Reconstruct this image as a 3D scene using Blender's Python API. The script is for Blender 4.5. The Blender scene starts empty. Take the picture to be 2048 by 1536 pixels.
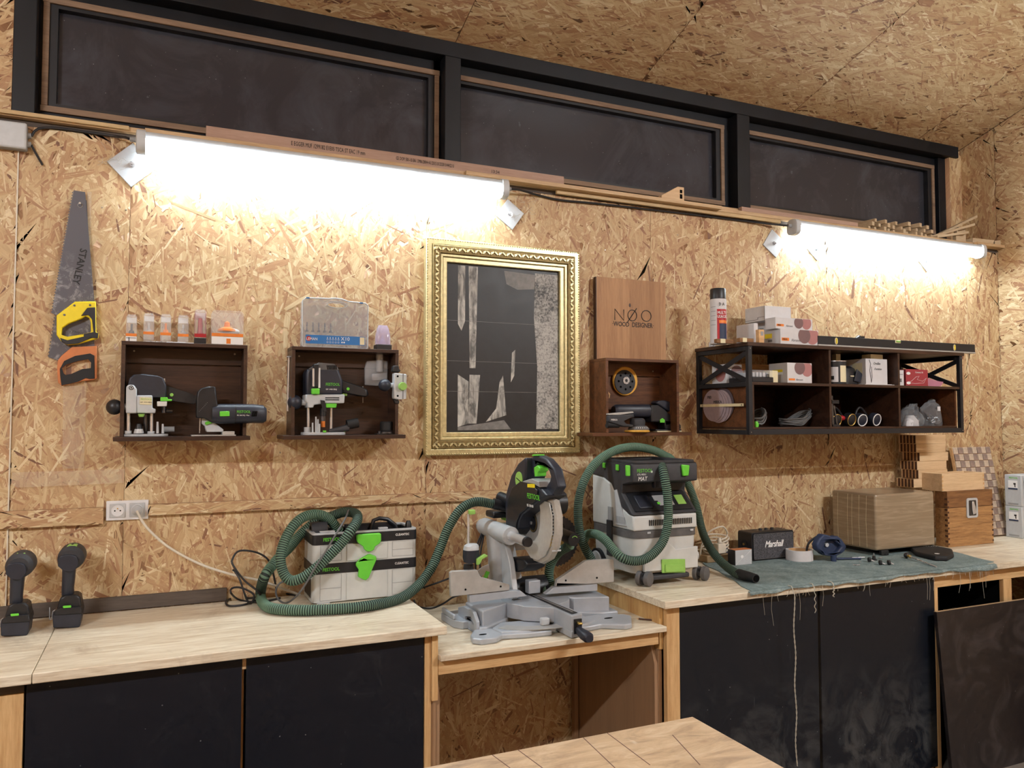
import bpy, bmesh, math, random
from math import pi, sin, cos, tan, radians as rad, sqrt, atan2
from mathutils import Vector, Matrix, Euler, noise
from mathutils.geometry import tessellate_polygon
random.seed(7)
scene = bpy.context.scene
COL = scene.collection

# ------------------------------------------------------------------ camera
CY, CP, FO = 0.42216, 0.0442, 1568.0
CAM = Vector((0.0, -3.4, 1.6))
cd = bpy.data.cameras.new('camera'); cam = bpy.data.objects.new('camera', cd); COL.objects.link(cam)
cam.location = CAM; cam.rotation_euler = (pi/2 + CP, 0, -CY)
cd.sensor_width = 36; cd.lens = FO/2048*36; cd.clip_start = .05; cd.clip_end = 60
scene.camera = cam
# ------------------------------------------------------------------ world, exposure
wd = bpy.data.worlds.new('night'); scene.world = wd; wd.use_nodes = True
wd.node_tree.nodes['Background'].inputs[0].default_value = (.012, .014, .022, 1)
wd.node_tree.nodes['Background'].inputs[1].default_value = 1.0
scene.view_settings.view_transform = 'Standard'; scene.view_settings.look = 'None'
scene.view_settings.gamma = 1; scene.view_settings.use_curve_mapping = False
scene.view_settings.exposure = 0.0
scene.cycles.max_bounces = 6; scene.cycles.use_light_tree = False; scene.cycles.adaptive_threshold = .03; scene.cycles.adaptive_min_samples = 12; scene.cycles.diffuse_bounces = 3; scene.cycles.transparent_max_bounces = 16
scene.cycles.sample_clamp_indirect = 6.0
TUBE_WALL = 66.0      # emission strength of the two wall fixtures
TUBE_CEIL = 480.0      # emission strength of the ceiling fixtures behind the camera

# pixel -> point (a pixel gives a ray; the plane it is cut with gives the distance)
_R = cam.rotation_euler.to_matrix()
def ray(px, py): return _R @ Vector(((px-1024)/FO, (768-py)/FO, -1))
def W(px, py, y=0.0):
    d = ray(px, py); return CAM + d*((y-CAM.y)/d.y)
def ZP(px, py, z):
    d = ray(px, py); return CAM + d*((z-CAM.z)/d.z)
def XP(px, py, x):
    d = ray(px, py); return CAM + d*(x/d.x)

# ------------------------------------------------------------------ nodes
def srgb(r, g, b):
    f = lambda c: (c/255/12.92) if c/255 <= .04045 else ((c/255+.055)/1.055)**2.4
    return (f(r), f(g), f(b), 1)
class N:
    def __init__(s, name):
        s.m = bpy.data.materials.new(name); s.m.use_nodes = True; s.t = s.m.node_tree
        s.b = s.t.nodes['Principled BSDF']; s.out = s.t.nodes['Material Output']
    def n(s, typ, **kw):
        nd = s.t.nodes.new(typ)
        for k, v in kw.items():
            if k.startswith('i_'):
                key = k[2:]; key = int(key) if key.isdigit() else key.replace('_', ' ')
                s.put(nd.inputs[key], v)
            else: setattr(nd, k, v)
        return nd
    def put(s, sock, v):
        if isinstance(v, bpy.types.NodeSocket): s.t.links.new(v, sock)
        elif v is not None: sock.default_value = v
    def math(s, op, a, b=None, c=None, clamp=False):
        nd = s.t.nodes.new('ShaderNodeMath'); nd.operation = op; nd.use_clamp = clamp
        for i, v in enumerate((a, b, c)): s.put(nd.inputs[i], v)
        return nd.outputs[0]
    def vmath(s, op, a, b=None):
        nd = s.t.nodes.new('ShaderNodeVectorMath'); nd.operation = op
        s.put(nd.inputs[0], a)
        if b is not None: s.put(nd.inputs[1], b)
        return nd.outputs[0]
    def mix(s, f, a, b, typ='RGBA', blend='MIX'):
        nd = s.t.nodes.new('ShaderNodeMix'); nd.data_type = typ
        if typ == 'RGBA': nd.blend_type = blend
        o = {'FLOAT': 2, 'VECTOR': 4, 'RGBA': 6}[typ]
        s.put(nd.inputs[0], f); s.put(nd.inputs[o], a); s.put(nd.inputs[o+1], b)
        return nd.outputs[{'FLOAT': 0, 'VECTOR': 1, 'RGBA': 2}[typ]]
    def ramp(s, f, stops, interp='LINEAR'):
        nd = s.t.nodes.new('ShaderNodeValToRGB'); cr = nd.color_ramp; cr.interpolation = interp
        while len(cr.elements) < len(stops): cr.elements.new(.5)
        for e, (p, c) in zip(cr.elements, stops): e.position = p; e.color = c
        s.put(nd.inputs[0], f); return nd.outputs[0]
    def obj(s): return s.n('ShaderNodeTexCoord').outputs['Object']
    def mapping(s, v, loc=(0,0,0), rot=(0,0,0), sc=(1,1,1)):
        return s.n('ShaderNodeMapping', i_Vector=v, i_Location=loc, i_Rotation=rot, i_Scale=sc).outputs[0]
    def noise(s, v, scale=5, detail=3, rough=.5, dist=0.):
        return s.n('ShaderNodeTexNoise', i_Vector=v, i_Scale=scale, i_Detail=detail, i_Roughness=rough, i_Distortion=dist).outputs[0]
    def bump(s, h, strength=.3, dist=.002):
        return s.n('ShaderNodeBump', i_Height=h, i_Strength=strength, i_Distance=dist).outputs[0]
    def set(s, **kw):
        for k, v in kw.items(): s.put(s.b.inputs[k.replace('_', ' ')], v)
        return s.m
M = {}
def plain(name, rgb, rough=.5, metal=0., wear=.12, scale=30, spec=.5, bump=0., **kw):
    """one colour with a little procedural mottling and roughness variation"""
    q = N(name); o = q.obj(); nz = q.noise(o, scale, 4, .6)
    c = srgb(*rgb); d = tuple(x*(1-wear) for x in c[:3])+(1,); l = tuple(min(1, x*(1+wear)) for x in c[:3])+(1,)
    q.set(Base_Color=q.ramp(nz, [(.3, d), (.7, l)]), Metallic=metal, Specular_IOR_Level=spec,
          Roughness=q.math('MULTIPLY_ADD', nz, .2, rough-.1, True))
    if bump: q.set(Normal=q.bump(nz, bump, .002))
    for k, v in kw.items(): q.put(q.b.inputs[k.replace('_', ' ')], v)
    M[name] = q.m; return q.m

# oriented strand board: the strands are real flat flakes (see osb_sheet); the material gives each its own tone and grain
q = N('osb')
tone = q.n('ShaderNodeAttribute', attribute_name='tone').outputs['Fac']
uvm = q.n('ShaderNodeUVMap', uv_map='strand').outputs[0]
grain = q.noise(q.mapping(uvm, sc=(14, 210, 1)), 1., 4, .65); big = q.noise(q.mapping(uvm, sc=(6, 40, 1)), 1., 1, .5)
col = q.ramp(q.math('MULTIPLY_ADD', big, .3, q.math('SUBTRACT', tone, .15), True), [(0., srgb(126, 86, 62)), (.1, srgb(162, 112, 74)), (.3, srgb(184, 140, 94)), (.55, srgb(198, 164, 114)), (.8, srgb(213, 187, 138)), (1., srgb(229, 210, 168))])
col = q.mix(q.ramp(grain, [(.3, (1, 1, 1, 1)), (.6, (0, 0, 0, 1))]), col, q.mix(1., col, (.78, .71, .64, 1), blend='MULTIPLY'))
col = q.n('ShaderNodeHueSaturation', i_Saturation=.88, i_Color=col).outputs[0]
q.set(Base_Color=col, Roughness=q.math('MULTIPLY_ADD', grain, .3, .4, True), Specular_IOR_Level=.35); M['osb'] = q.m

def wood(name, light, dark, axis='x', fine=160, coarse=5., rough=.55, stain=None, planks=0, lacquer=0., contrast=1.):
    """long-grained timber; axis = grain direction in object space"""
    q = N(name); o = q.obj(); rnd = q.n('ShaderNodeObjectInfo').outputs['Random']
    p = q.vmath('ADD', o, q.n('ShaderNodeCombineXYZ', i_0=q.math('MULTIPLY', rnd, 7.), i_1=q.math('MULTIPLY', rnd, 3.), i_2=q.math('MULTIPLY', rnd, 5.)).outputs[0])
    long_, across = 1.2, 14.
    sc = {'x': (long_, across, across), 'y': (across, long_, across), 'z': (across, across, long_)}[axis]
    w = q.mapping(p, sc=sc)
    n1 = q.noise(w, coarse*.35, 5, .6, .6); n2 = q.noise(q.mapping(w, sc=(1, 1, 1)), fine/14., 3, .7)
    f = q.math('MULTIPLY_ADD', n2, .45, q.math('MULTIPLY', n1, .62), True)
    L, D = srgb(*light), srgb(*dark)
    lo, hi = .5-.2*contrast*.9, .5+.2*contrast*.9
    col = q.ramp(f, [(.33, D), (.5, tuple((x+y)/2 for x, y in zip(L, D))), (.68, L)])
    if planks:
        ax = {'x': 1, 'y': 0, 'z': 0}[axis]
        s = q.n('ShaderNodeSeparateXYZ', i_0=o).outputs[ax]
        cell = q.math('FLOOR', q.math('MULTIPLY', s, 1./planks))
        wn = q.n('ShaderNodeTexWhiteNoise', noise_dimensions='1D', i_W=cell).outputs[0]
        col = q.mix(1., col, q.ramp(wn, [(0., (.74, .70, .66, 1)), (1., (1, 1, 1, 1))]), blend='MULTIPLY')
    if stain:
        st = q.noise(o, 3.2, 5, .68, .8)
        col = q.mix(q.ramp(st, [(.52, (0, 0, 0, 1)), (.72, (.6, .6, .6, 1))]), col, srgb(*stain))
    q.set(Base_Color=col, Roughness=q.math('MULTIPLY_ADD', n2, .2, rough-.1, True), Normal=q.bump(f, .12, .0012), Specular_IOR_Level=.4, Coat_Weight=lacquer)
    M[name] = q.m; return q.m
wood('pine_top', (240, 231, 210), (190, 168, 138), 'x', stain=(152, 128, 104), rough=.42, coarse=12.)
wood('pine', (226, 190, 140), (186, 140, 90), 'x')
wood('pine_y', (226, 190, 140), (186, 140, 90), 'y')
wood('pine_z', (226, 190, 138), (188, 142, 92), 'z')
wood('pine_strips', (226, 190, 130), (190, 140, 84), 'z', planks=.035)
wood('pale_plank', (206, 178, 140), (166, 132, 96), 'x')
wood('yellow_plank', (206, 182, 138), (170, 140, 100), 'x')
wood('pink_plank', (178, 150, 134), (152, 122, 106), 'x', rough=.6)
wood('pine_edge', (206, 172, 126), (172, 134, 94), 'x')
wood('stick', (206, 186, 156), (172, 148, 118), 'x')
wood('walnut', (74, 50, 38), (36, 23, 18), 'x', rough=.4)
wood('walnut_warm', (112, 70, 42), (48, 28, 18), 'x', rough=.4)
wood('walnut_side', (82, 58, 44), (40, 26, 20), 'y', rough=.4)
wood('oak', (192, 150, 108), (156, 112, 76), 'z', planks=.19)
wood('maple', (226, 198, 160), (198, 164, 124), 'x')
wood('walnut_box', (188, 144, 94), (120, 82, 50), 'x', coarse=9)
wood('walnut_box_dark', (150, 108, 68), (94, 60, 38), 'x', coarse=9)
wood('beech', (222, 182, 132), (184, 138, 92), 'x')
wood('dark_endgrain', (96, 62, 46), (58, 34, 26), 'z')
wood('window_bead', (150, 126, 104), (110, 88, 72), 'x', rough=.7)
wood('grey_board', (98, 88, 80), (66, 58, 54), 'x', rough=.8)
wood('mdf', (166, 132, 100), (148, 116, 88), 'z', contrast=.3)

plain('osb_plain', (196, 154, 108), .7, wear=.25, scale=12)
plain('black_paint', (20, 22, 28), .5, wear=.3, scale=8, spec=.35)
plain('black_metal', (34, 34, 38), .5, wear=.15, spec=.4)
plain('black_plastic', (27, 28, 33), .42, wear=.2, scale=40)
plain('blue_black', (38, 42, 54), .42, wear=.15, scale=30)
plain('dusty_black', (52, 52, 56), .62, wear=.35, scale=14)
plain('rubber', (30, 30, 32), .7, wear=.2)
plain('grey_rubber', (92, 90, 90), .75, wear=.25, scale=22)
plain('white_plastic', (212, 212, 210), .42, wear=.05)
plain('dusty_white', (200, 202, 200), .5, wear=.08, scale=9)
plain('grey_plastic', (150, 152, 154), .45, wear=.08)
plain('light_grey', (186, 190, 194), .4, wear=.06)
plain('cast_grey', (172, 178, 186), .45, metal=.25, wear=.08, scale=14)
plain('alu', (182, 182, 180), .4, metal=.35, wear=.1, scale=20)
plain('steel', (190, 192, 196), .28, metal=.7, wear=.08)
plain('dark_steel', (96, 96, 100), .35, metal=.9, wear=.12)
plain('chrome', (222, 224, 228), .18, metal=.6, wear=.03)
plain('blade_steel', (92, 90, 96), .42, metal=.55, wear=.25, scale=26)
plain('green', (104, 206, 62), .4, wear=.06)
plain('pale_green', (146, 196, 96), .4, wear=.06)
plain('hose_green', (92, 122, 102), .6, wear=.12, scale=16)
plain('hose_groove', (22, 36, 32), .7, wear=.2)
plain('hose_grey', (84, 90, 84), .6, wear=.12)
plain('cable_grey', (92, 92, 92), .55)
plain('cable_black', (30, 30, 34), .5)
plain('cable_white', (214, 206, 190), .5, wear=.08)
plain('socket_white', (224, 224, 226), .35, wear=.03)
plain('socket_grey', (186, 188, 190), .4, wear=.05)
plain('saw_yellow', (238, 214, 30), .4, wear=.06)
plain('saw_orange', (204, 124, 72), .5, wear=.1)
plain('orange', (230, 130, 50), .45, wear=.08)
plain('yellow_pad', (228, 172, 70), .6, wear=.12)
plain('red', (176, 34, 44), .4, wear=.1)
plain('red_card', (158, 54, 62), .55, wear=.06)
plain('blue_label', (44, 116, 186), .45, wear=.06)
plain('navy', (40, 54, 84), .6, wear=.25, scale=24)
plain('gold', (204, 192, 146), .36, metal=.6, wear=.2, scale=60, bump=.25)
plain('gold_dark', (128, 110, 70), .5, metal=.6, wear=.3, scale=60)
plain('brass', (214, 184, 110), .3, metal=.9)
plain('card_white', (206, 204, 206), .6, wear=.04)
plain('card_brown', (160, 134, 100), .5, wear=.06)
plain('card_mauve', (120, 92, 92), .6, wear=.05)
plain('card_rose', (172, 118, 116), .6, wear=.05)
plain('disc_mauve', (150, 132, 136), .85, wear=.1, scale=60)
plain('disc_back', (84, 70, 74), .85, wear=.1)
plain('pink_sheet', (184, 120, 140), .5, wear=.05)
plain('cream', (222, 212, 176), .55, wear=.05)
plain('strap', (222, 206, 164), .6, wear=.1)
plain('ink', (22, 20, 20), .6)
plain('ink_faint', (110, 80, 70), .7)
plain('ink_grey', (120, 120, 124), .6)
plain('ink_white', (236, 236, 236), .5, wear=.02)
plain('screw', (176, 170, 160), .35, metal=.9)
plain('thread', (186, 182, 168), .8)
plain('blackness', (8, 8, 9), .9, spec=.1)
plain('rag', (150, 164, 160), .9, wear=.2, scale=30)
def glassy(name, rgb, alpha, rough=.08, trans=0.):
    q = N(name); c = srgb(*rgb); nz = q.noise(q.obj(), 60, 3, .6)
    q.set(Base_Color=c, Roughness=rough, IOR=1.45, Alpha=q.math('MULTIPLY_ADD', nz, .16, alpha-.08, True))
    q.m.use_transparent_shadow = True if hasattr(q.m, 'use_transparent_shadow') else None
    M[name] = q.m
glassy('clear_plastic', (226, 228, 232), .24)
glassy('acrylic', (236, 224, 208), .10, .05)
glassy('case_plastic', (176, 182, 192), .34, .3)
glassy('purple_plastic', (196, 186, 220), .42)
glassy('bag_plastic', (182, 186, 190), .22, .15)
glassy('guard_plastic', (214, 210, 202), .55, .25)

def emit(name, rgb, strength):
    q = N(name); e = q.n('ShaderNodeEmission', i_Color=rgb, i_Strength=strength)
    q.t.links.new(e.outputs[0], q.out.inputs[0]); M[name] = q.m
emit('tube_wall', (.80, .93, 1., 1), TUBE_WALL)
emit('tube_ceiling', (.94, .975, 1., 1), TUBE_CEIL)

# window glass at night: dark, reflective, dusty and specked
q = N('night_glass'); o = q.obj()
sp = q.n('ShaderNodeTexVoronoi', i_Vector=o, i_Scale=26.).outputs['Distance']
ds = q.noise(o, 2.2, 5, .65, 1.2); sm = q.noise(o, 14, 4, .7)
c = q.mix(q.ramp(ds, [(.45, (0, 0, 0, 1)), (.8, (1, 1, 1, 1))]), srgb(58, 59, 67), srgb(82, 87, 98))
c = q.mix(q.math('MULTIPLY', q.math('LESS_THAN', sp, .045), .55), c, srgb(170, 176, 186))
c = q.mix(q.math('MULTIPLY', q.math('GREATER_THAN', sm, .70), .5), c, srgb(96, 104, 116))
q.set(Base_Color=c, Roughness=.16, Specular_IOR_Level=.5, Transmission_Weight=.15); M['night_glass'] = q.m
# painted black boards with scuffs and scratches
def scuffed(name, base, scuff, amount, zfade=None):
    q = N(name); o = q.obj()
    s1 = q.noise(o, 5, 6, .7, 1.6); s2 = q.noise(q.mapping(o, sc=(60, 60, 4)), 2., 3, .6)
    sp = q.n('ShaderNodeTexVoronoi', i_Vector=o, i_Scale=17.).outputs['Distance']
    f = q.ramp(s1, [(.62-amount*.2, (0, 0, 0, 1)), (.80-amount*.2, (1, 1, 1, 1))])
    f = q.math('MULTIPLY', f, .42)
    if zfade:
        z = q.n('ShaderNodeSeparateXYZ', i_0=o).outputs[2]
        f = q.math('MULTIPLY', f, q.n('ShaderNodeMapRange', i_0=z, i_1=zfade[0], i_2=zfade[1], i_3=1., i_4=.0).outputs[0])
    c = q.mix(f, srgb(*base), srgb(*scuff))
    c = q.mix(q.math('MULTIPLY', q.math('LESS_THAN', sp, .035), .6), c, srgb(150, 150, 150))
    c = q.mix(q.math('MULTIPLY', q.math('GREATER_THAN', s2, .74), .25), c, srgb(140, 140, 142))
    q.set(Base_Color=c, Roughness=q.math('MULTIPLY_ADD', s1, .3, .28, True), Specular_IOR_Level=.45); M[name] = q.m
scuffed('door_black', (16, 20, 31), (54, 56, 60), .1)
scuffed('door_black_worn', (18, 22, 31), (96, 98, 98), .9, (.10, .50))
scuffed('film_ply', (34, 29, 30), (74, 68, 68), .7)
# worn foreground table
q = N('worn_table'); o = q.obj()
a = q.noise(q.mapping(o, sc=(1, 3, 1)), 6, 6, .7, 1.); b = q.noise(o, 2.4, 5, .65, 1.5); d = q.noise(o, 30, 3, .6)
c = q.ramp(a, [(.3, srgb(160, 134, 108)), (.5, srgb(200, 172, 138)), (.7, srgb(220, 198, 168))])
c = q.mix(q.ramp(b, [(.6, (0, 0, 0, 1)), (.7, (.6, .6, .6, 1))]), c, srgb(148, 104, 78))
c = q.mix(q.ramp(q.noise(q.mapping(o, loc=(3, 1, 0)), 3., 4, .6, 2.), [(.66, (0, 0, 0, 1)), (.72, (.7, .7, .7, 1))]), c, srgb(232, 218, 196))
q.set(Base_Color=c, Roughness=q.math('MULTIPLY_ADD', d, .3, .3, True)); M['worn_table'] = q.m
# felt mat
q = N('felt'); o = q.obj(); a = q.noise(o, 9, 6, .75, 1.); b = q.noise(q.mapping(o, sc=(40, 220, 1)), 1.5, 3, .7)
c = q.ramp(q.math('MULTIPLY_ADD', b, .5, q.math('MULTIPLY', a, .5)), [(.34, srgb(86, 100, 100)), (.5, srgb(124, 140, 140)), (.68, srgb(164, 178, 178))])
q.set(Base_Color=c, Roughness=.95, Normal=q.bump(b, .5, .002), Specular_IOR_Level=.1); M['felt'] = q.m
# brown cardboard under packing tape
q = N('taped_card'); o = q.obj(); a = q.noise(q.mapping(o, sc=(2, 2, 26)), 2, 3, .6, 1.2)
c = q.mix(q.ramp(a, [(.45, (0, 0, 0, 1)), (.7, (1, 1, 1, 1))]), srgb(146, 128, 104), srgb(170, 152, 128))
q.set(Base_Color=c, Roughness=.3, Normal=q.bump(a, .08, .003), Coat_Weight=.4); M['taped_card'] = q.m
# speaker cloth, saw blade
q = N('grille'); ck = q.n('ShaderNodeTexNoise', i_Vector=q.obj(), i_Scale=420., i_Detail=1.).outputs[0]
q.set(Base_Color=q.ramp(ck, [(.4, srgb(40, 40, 44)), (.6, srgb(92, 92, 98))]), Roughness=.8); M['grille'] = q.m
q = N('saw_blade'); o = q.obj(); a = q.noise(o, 22, 6, .75, .6)
z = q.n('ShaderNodeSeparateXYZ', i_0=o).outputs[2]
f = q.math('MULTIPLY', q.ramp(a, [(.5, (0, 0, 0, 1)), (.62, (1, 1, 1, 1))]), q.n('ShaderNodeMapRange', i_0=z, i_1=.34, i_2=.22, i_3=0., i_4=.8).outputs[0])
q.set(Base_Color=q.mix(f, srgb(88, 86, 92), srgb(150, 148, 150)), Metallic=.35, Roughness=.5); M['saw_blade'] = q.m

# ------------------------------------------------------------------ mesh helpers
def frame_for(d):
    d = d.normalized(); u = Vector((0, 0, 1)) if abs(d.z) < .9 else Vector((1, 0, 0))
    a = d.cross(u).normalized(); return a, d.cross(a).normalized()
class MB:
    """collects shapes; build() links them as ONE mesh object"""
    def __init__(s): s.v = []; s.f = []; s.mi = []; s.cur = 0; s.X = Matrix.Identity(4)
    def mat(s, i): s.cur = i; return s
    def at(s, loc=(0,0,0), rot=(0,0,0)): s.X = Matrix.Translation(Vector(loc)) @ Euler(rot).to_matrix().to_4x4(); return s
    def add(s, vs, fs):
        k = len(s.v); s.v += [s.X @ Vector(p) for p in vs]
        for f in fs: s.f.append([i+k for i in f]); s.mi.append(s.cur)
        return s
    def box(s, x0, x1, y0, y1, z0, z1):
        return s.add([(x0,y0,z0),(x1,y0,z0),(x1,y1,z0),(x0,y1,z0),(x0,y0,z1),(x1,y0,z1),(x1,y1,z1),(x0,y1,z1)],
                     [(0,3,2,1),(4,5,6,7),(0,1,5,4),(1,2,6,5),(2,3,7,6),(3,0,4,7)])
    def obox(s, c, size, rot=(0,0,0)):
        X = s.X; s.X = X @ Matrix.Translation(Vector(c)) @ Euler(rot).to_matrix().to_4x4()
        a, b, d = (q/2 for q in size); s.box(-a, a, -b, b, -d, d); s.X = X; return s
    def bar(s, p0, p1, w, h=None, up=(0,0,1)):
        """rectangular bar between two points"""
        p0, p1 = Vector(p0), Vector(p1); d = (p1-p0).normalized(); u = Vector(up)
        a = d.cross(u); a = a.normalized() if a.length > 1e-5 else Vector((1,0,0)); b = a.cross(d); h = h or w
        vs = [p + a*(i*w/2) + b*(j*h/2) for p in (p0, p1) for i, j in ((-1,-1),(1,-1),(1,1),(-1,1))]
        return s.add(vs, [(0,1,2,3),(7,6,5,4),(0,4,5,1),(1,5,6,2),(2,6,7,3),(3,7,4,0)])
    def rings(s, rs, closed=False, cap=True):
        n = len(rs[0]); vs = [p for r in rs for p in r]; fs = []
        m = len(rs)
        for i in range(m if closed else m-1):
            for j in range(n):
                a, b = i*n+j, i*n+(j+1) % n; c, d = ((i+1) % m)*n+(j+1) % n, ((i+1) % m)*n+j
                fs.append((a, b, c, d))
        if cap and not closed: fs.append(tuple(range(n-1, -1, -1))); fs.append(tuple(range((m-1)*n, m*n)))
        return s.add(vs, fs)
    def cyl(s, p0, p1, r0, r1=None, n=16, cap=True):
        p0, p1 = Vector(p0), Vector(p1); r1 = r0 if r1 is None else r1; a, b = frame_for(p1-p0)
        rs = [[p + a*(r*cos(2*pi*i/n)) + b*(r*sin(2*pi*i/n)) for i in range(n)] for p, r in ((p0, r0), (p1, r1))]
        return s.rings(rs, cap=cap)
    def pipe(s, p0, p1, r, ri, n=20):
        """hollow cylinder"""
        p0, p1 = Vector(p0), Vector(p1); a, b = frame_for(p1-p0)
        rs = [[p + a*(q*cos(2*pi*i/n)) + b*(q*sin(2*pi*i/n)) for i in range(n)] for p, q in ((p0, r), (p1, r), (p1, ri), (p0, ri))]
        return s.rings(rs, closed=True)
    def lathe(s, prof, c=(0,0,0), axis=(0,0,1), n=20, cap=True):
        c = Vector(c); d = Vector(axis).normalized(); a, b = frame_for(d)
        rs = [[c + d*h + a*(r*cos(2*pi*i/n)) + b*(r*sin(2*pi*i/n)) for i in range(n)] for r, h in prof]
        return s.rings(rs, cap=cap)
    def tube(s, pts, r, n=8, closed=False, cap=True):
        pts = [Vector(p) for p in pts]; m = len(pts); rs = []; a = None
        for i, p in enumerate(pts):
            if closed: d = pts[(i+1) % m]-pts[i-1]
            else: d = pts[min(i+1, m-1)]-pts[max(i-1, 0)]
            d.normalize()
            if a is None: a, _ = frame_for(d)
            a = (a-d*a.dot(d)); a = a.normalized() if a.length > 1e-6 else frame_for(d)[0]
            b = d.cross(a); rr = r[i] if isinstance(r, (list, tuple)) else r
            rs.append([p + a*(rr*cos(2*pi*k/n)) + b*(rr*sin(2*pi*k/n)) for k in range(n)])
        return s.rings(rs, closed=closed, cap=cap)
    def prism(s, pts, d0, d1, plane='xz', holes=()):
        """outline (2D, any winding) extruded from d0 to d1; plane gives the 2D axes"""
        def P(u, v, d): return {'xz': (u, d, v), 'xy': (u, v, d), 'yz': (d, u, v)}[plane]
        loops = [list(pts)] + [list(h) for h in holes]
        tris = tessellate_polygon([[Vector((u, v, 0)) for u, v in L] for L in loops])
        flat = [p for L in loops for p in L]; n = len(flat)
        vs = [P(u, v, d0) for u, v in flat] + [P(u, v, d1) for u, v in flat]
        fs = [tuple(t) for t in tris] + [tuple(i+n for i in reversed(t)) for t in tris]
        k = 0
        for L in loops:
            m = len(L)
            for i in range(m):
                a, b = k+i, k+(i+1) % m; fs.append((a, b, b+n, a+n))
            k += m
        return s.add(vs, fs)
    def ball(s, c, r, n=14, m=8):
        c = Vector(c); r = (r, r, r) if not isinstance(r, (tuple, list)) else r
        rs = [[c + Vector((r[0]*sin(pi*i/m)*cos(2*pi*j/n), r[1]*sin(pi*i/m)*sin(2*pi*j/n), r[2]*cos(pi*i/m))) for j in range(n)] for i in range(1, m)]
        rs = [[c+Vector((0,0,r[2]))*.999 + (p-c)*.02 for p in rs[0]]] + rs + [[c-Vector((0,0,r[2]))*.999 + (p-c)*.02 for p in rs[-1]]]
        return s.rings(rs)
    def loft(s, secs, axis='z', n=16, e=2.6, cap=True):
        """secs: (h, cu, cv, ru, rv[, exponent]) superellipse rings stacked along an axis"""
        rs = []
        for sec in secs:
            h, cu, cv, ru, rv = sec[:5]; ex = sec[5] if len(sec) > 5 else e; ring = []
            for i in range(n):
                t = 2*pi*(i+.5)/n; c_, s_ = cos(t), sin(t)
                u = cu + ru*math.copysign(abs(c_)**(2/ex), c_); v = cv + rv*math.copysign(abs(s_)**(2/ex), s_)
                ring.append({'z': (u, v, h), 'x': (h, u, v), 'y': (u, h, v)}[axis])
            rs.append(ring)
        return s.rings(rs, cap=cap)
    def build(s, name, mat, parent=None, bevel=0., smooth=True, seg=2, ang=38, loc=None, rot=None):
        me = bpy.data.meshes.new(name); me.from_pydata([tuple(p) for p in s.v], [], s.f)
        mats = mat if isinstance(mat, (list, tuple)) else [mat]
        for m in mats: me.materials.append(M[m] if isinstance(m, str) else m)
        if len(mats) > 1: me.polygons.foreach_set('material_index', s.mi)
        bm = bmesh.new(); bm.from_mesh(me); bmesh.ops.recalc_face_normals(bm, faces=bm.faces); bm.to_mesh(me); bm.free()
        if smooth:
            me.polygons.foreach_set('use_smooth', [True]*len(me.polygons)); me.set_sharp_from_angle(angle=rad(ang))
        o = bpy.data.objects.new(name, me); COL.objects.link(o)
        if parent: o.parent = parent
        if loc is not None: o.location = loc
        if rot is not None: o.rotation_euler = rot
        if bevel:
            b = o.modifiers.new('bevel', 'BEVEL'); b.width = bevel; b.segments = seg; b.limit_method = 'ANGLE'; b.angle_limit = rad(40)
        return o
def tag(o, label=None, cat=None, group=None, kind=None):
    if label: o['label'] = label
    if cat: o['category'] = cat
    if group: o['group'] = group
    if kind: o['kind'] = kind
    return o
def thing(name, label, cat, loc=(0,0,0), rz=0., group=None):
    o = bpy.data.objects.new(name, None); COL.objects.link(o); o.empty_display_size = .05
    o.location = loc; o.rotation_euler = (0, 0, rz); return tag(o, label, cat, group)
def part(name, mat, parent, fn, bevel=0., **kw):
    m = MB(); fn(m); return m.build(name, mat, parent, bevel, **kw)
def bx(name, mat, parent, x0, x1, y0, y1, z0, z1, bevel=0., **kw):
    return MB().box(x0, x1, y0, y1, z0, z1).build(name, mat, parent, bevel, **kw)
def copy_tree(o, parent=None):
    c = o.copy(); COL.objects.link(c); c.parent = parent
    for ch in list(o.children): copy_tree(ch, c)
    return c
FONTS = {}
def text(s, size, mat, parent, loc, rot=(pi/2, 0, 0), name='lettering', align='LEFT', ext=.0004, sx=1., spacing=1., shear=0., bold=0.):
    cu = bpy.data.curves.new(name, 'FONT'); cu.body = s; cu.size = size; cu.align_x = align; cu.extrude = ext
    cu.space_character = spacing; cu.shear = shear; cu.offset = bold; cu.resolution_u = 2
    ob = bpy.data.objects.new(name, cu); me = bpy.data.meshes.new_from_object(ob); bpy.data.objects.remove(ob); bpy.data.curves.remove(cu)
    me.materials.clear(); me.materials.append(M[mat]); me.name = name
    o = bpy.data.objects.new(name, me); COL.objects.link(o); o.parent = parent; o.location = loc; o.rotation_euler = rot; o.scale = (sx, 1, 1)
    return o
def rrect(x0, x1, z0, z1, r, n=5):
    out = []
    for cx, cz, a0 in ((x1-r, z1-r, 0), (x0+r, z1-r, pi/2), (x0+r, z0+r, pi), (x1-r, z0+r, 1.5*pi)):
        for i in range(n+1): t = a0+pi/2*i/n; out.append((cx+r*cos(t), cz+r*sin(t)))
    return out
def circ(cx, cz, r, n=20, rz=None): return [(cx+r*cos(2*pi*i/n), cz+(rz or r)*sin(2*pi*i/n)) for i in range(n)]
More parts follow.
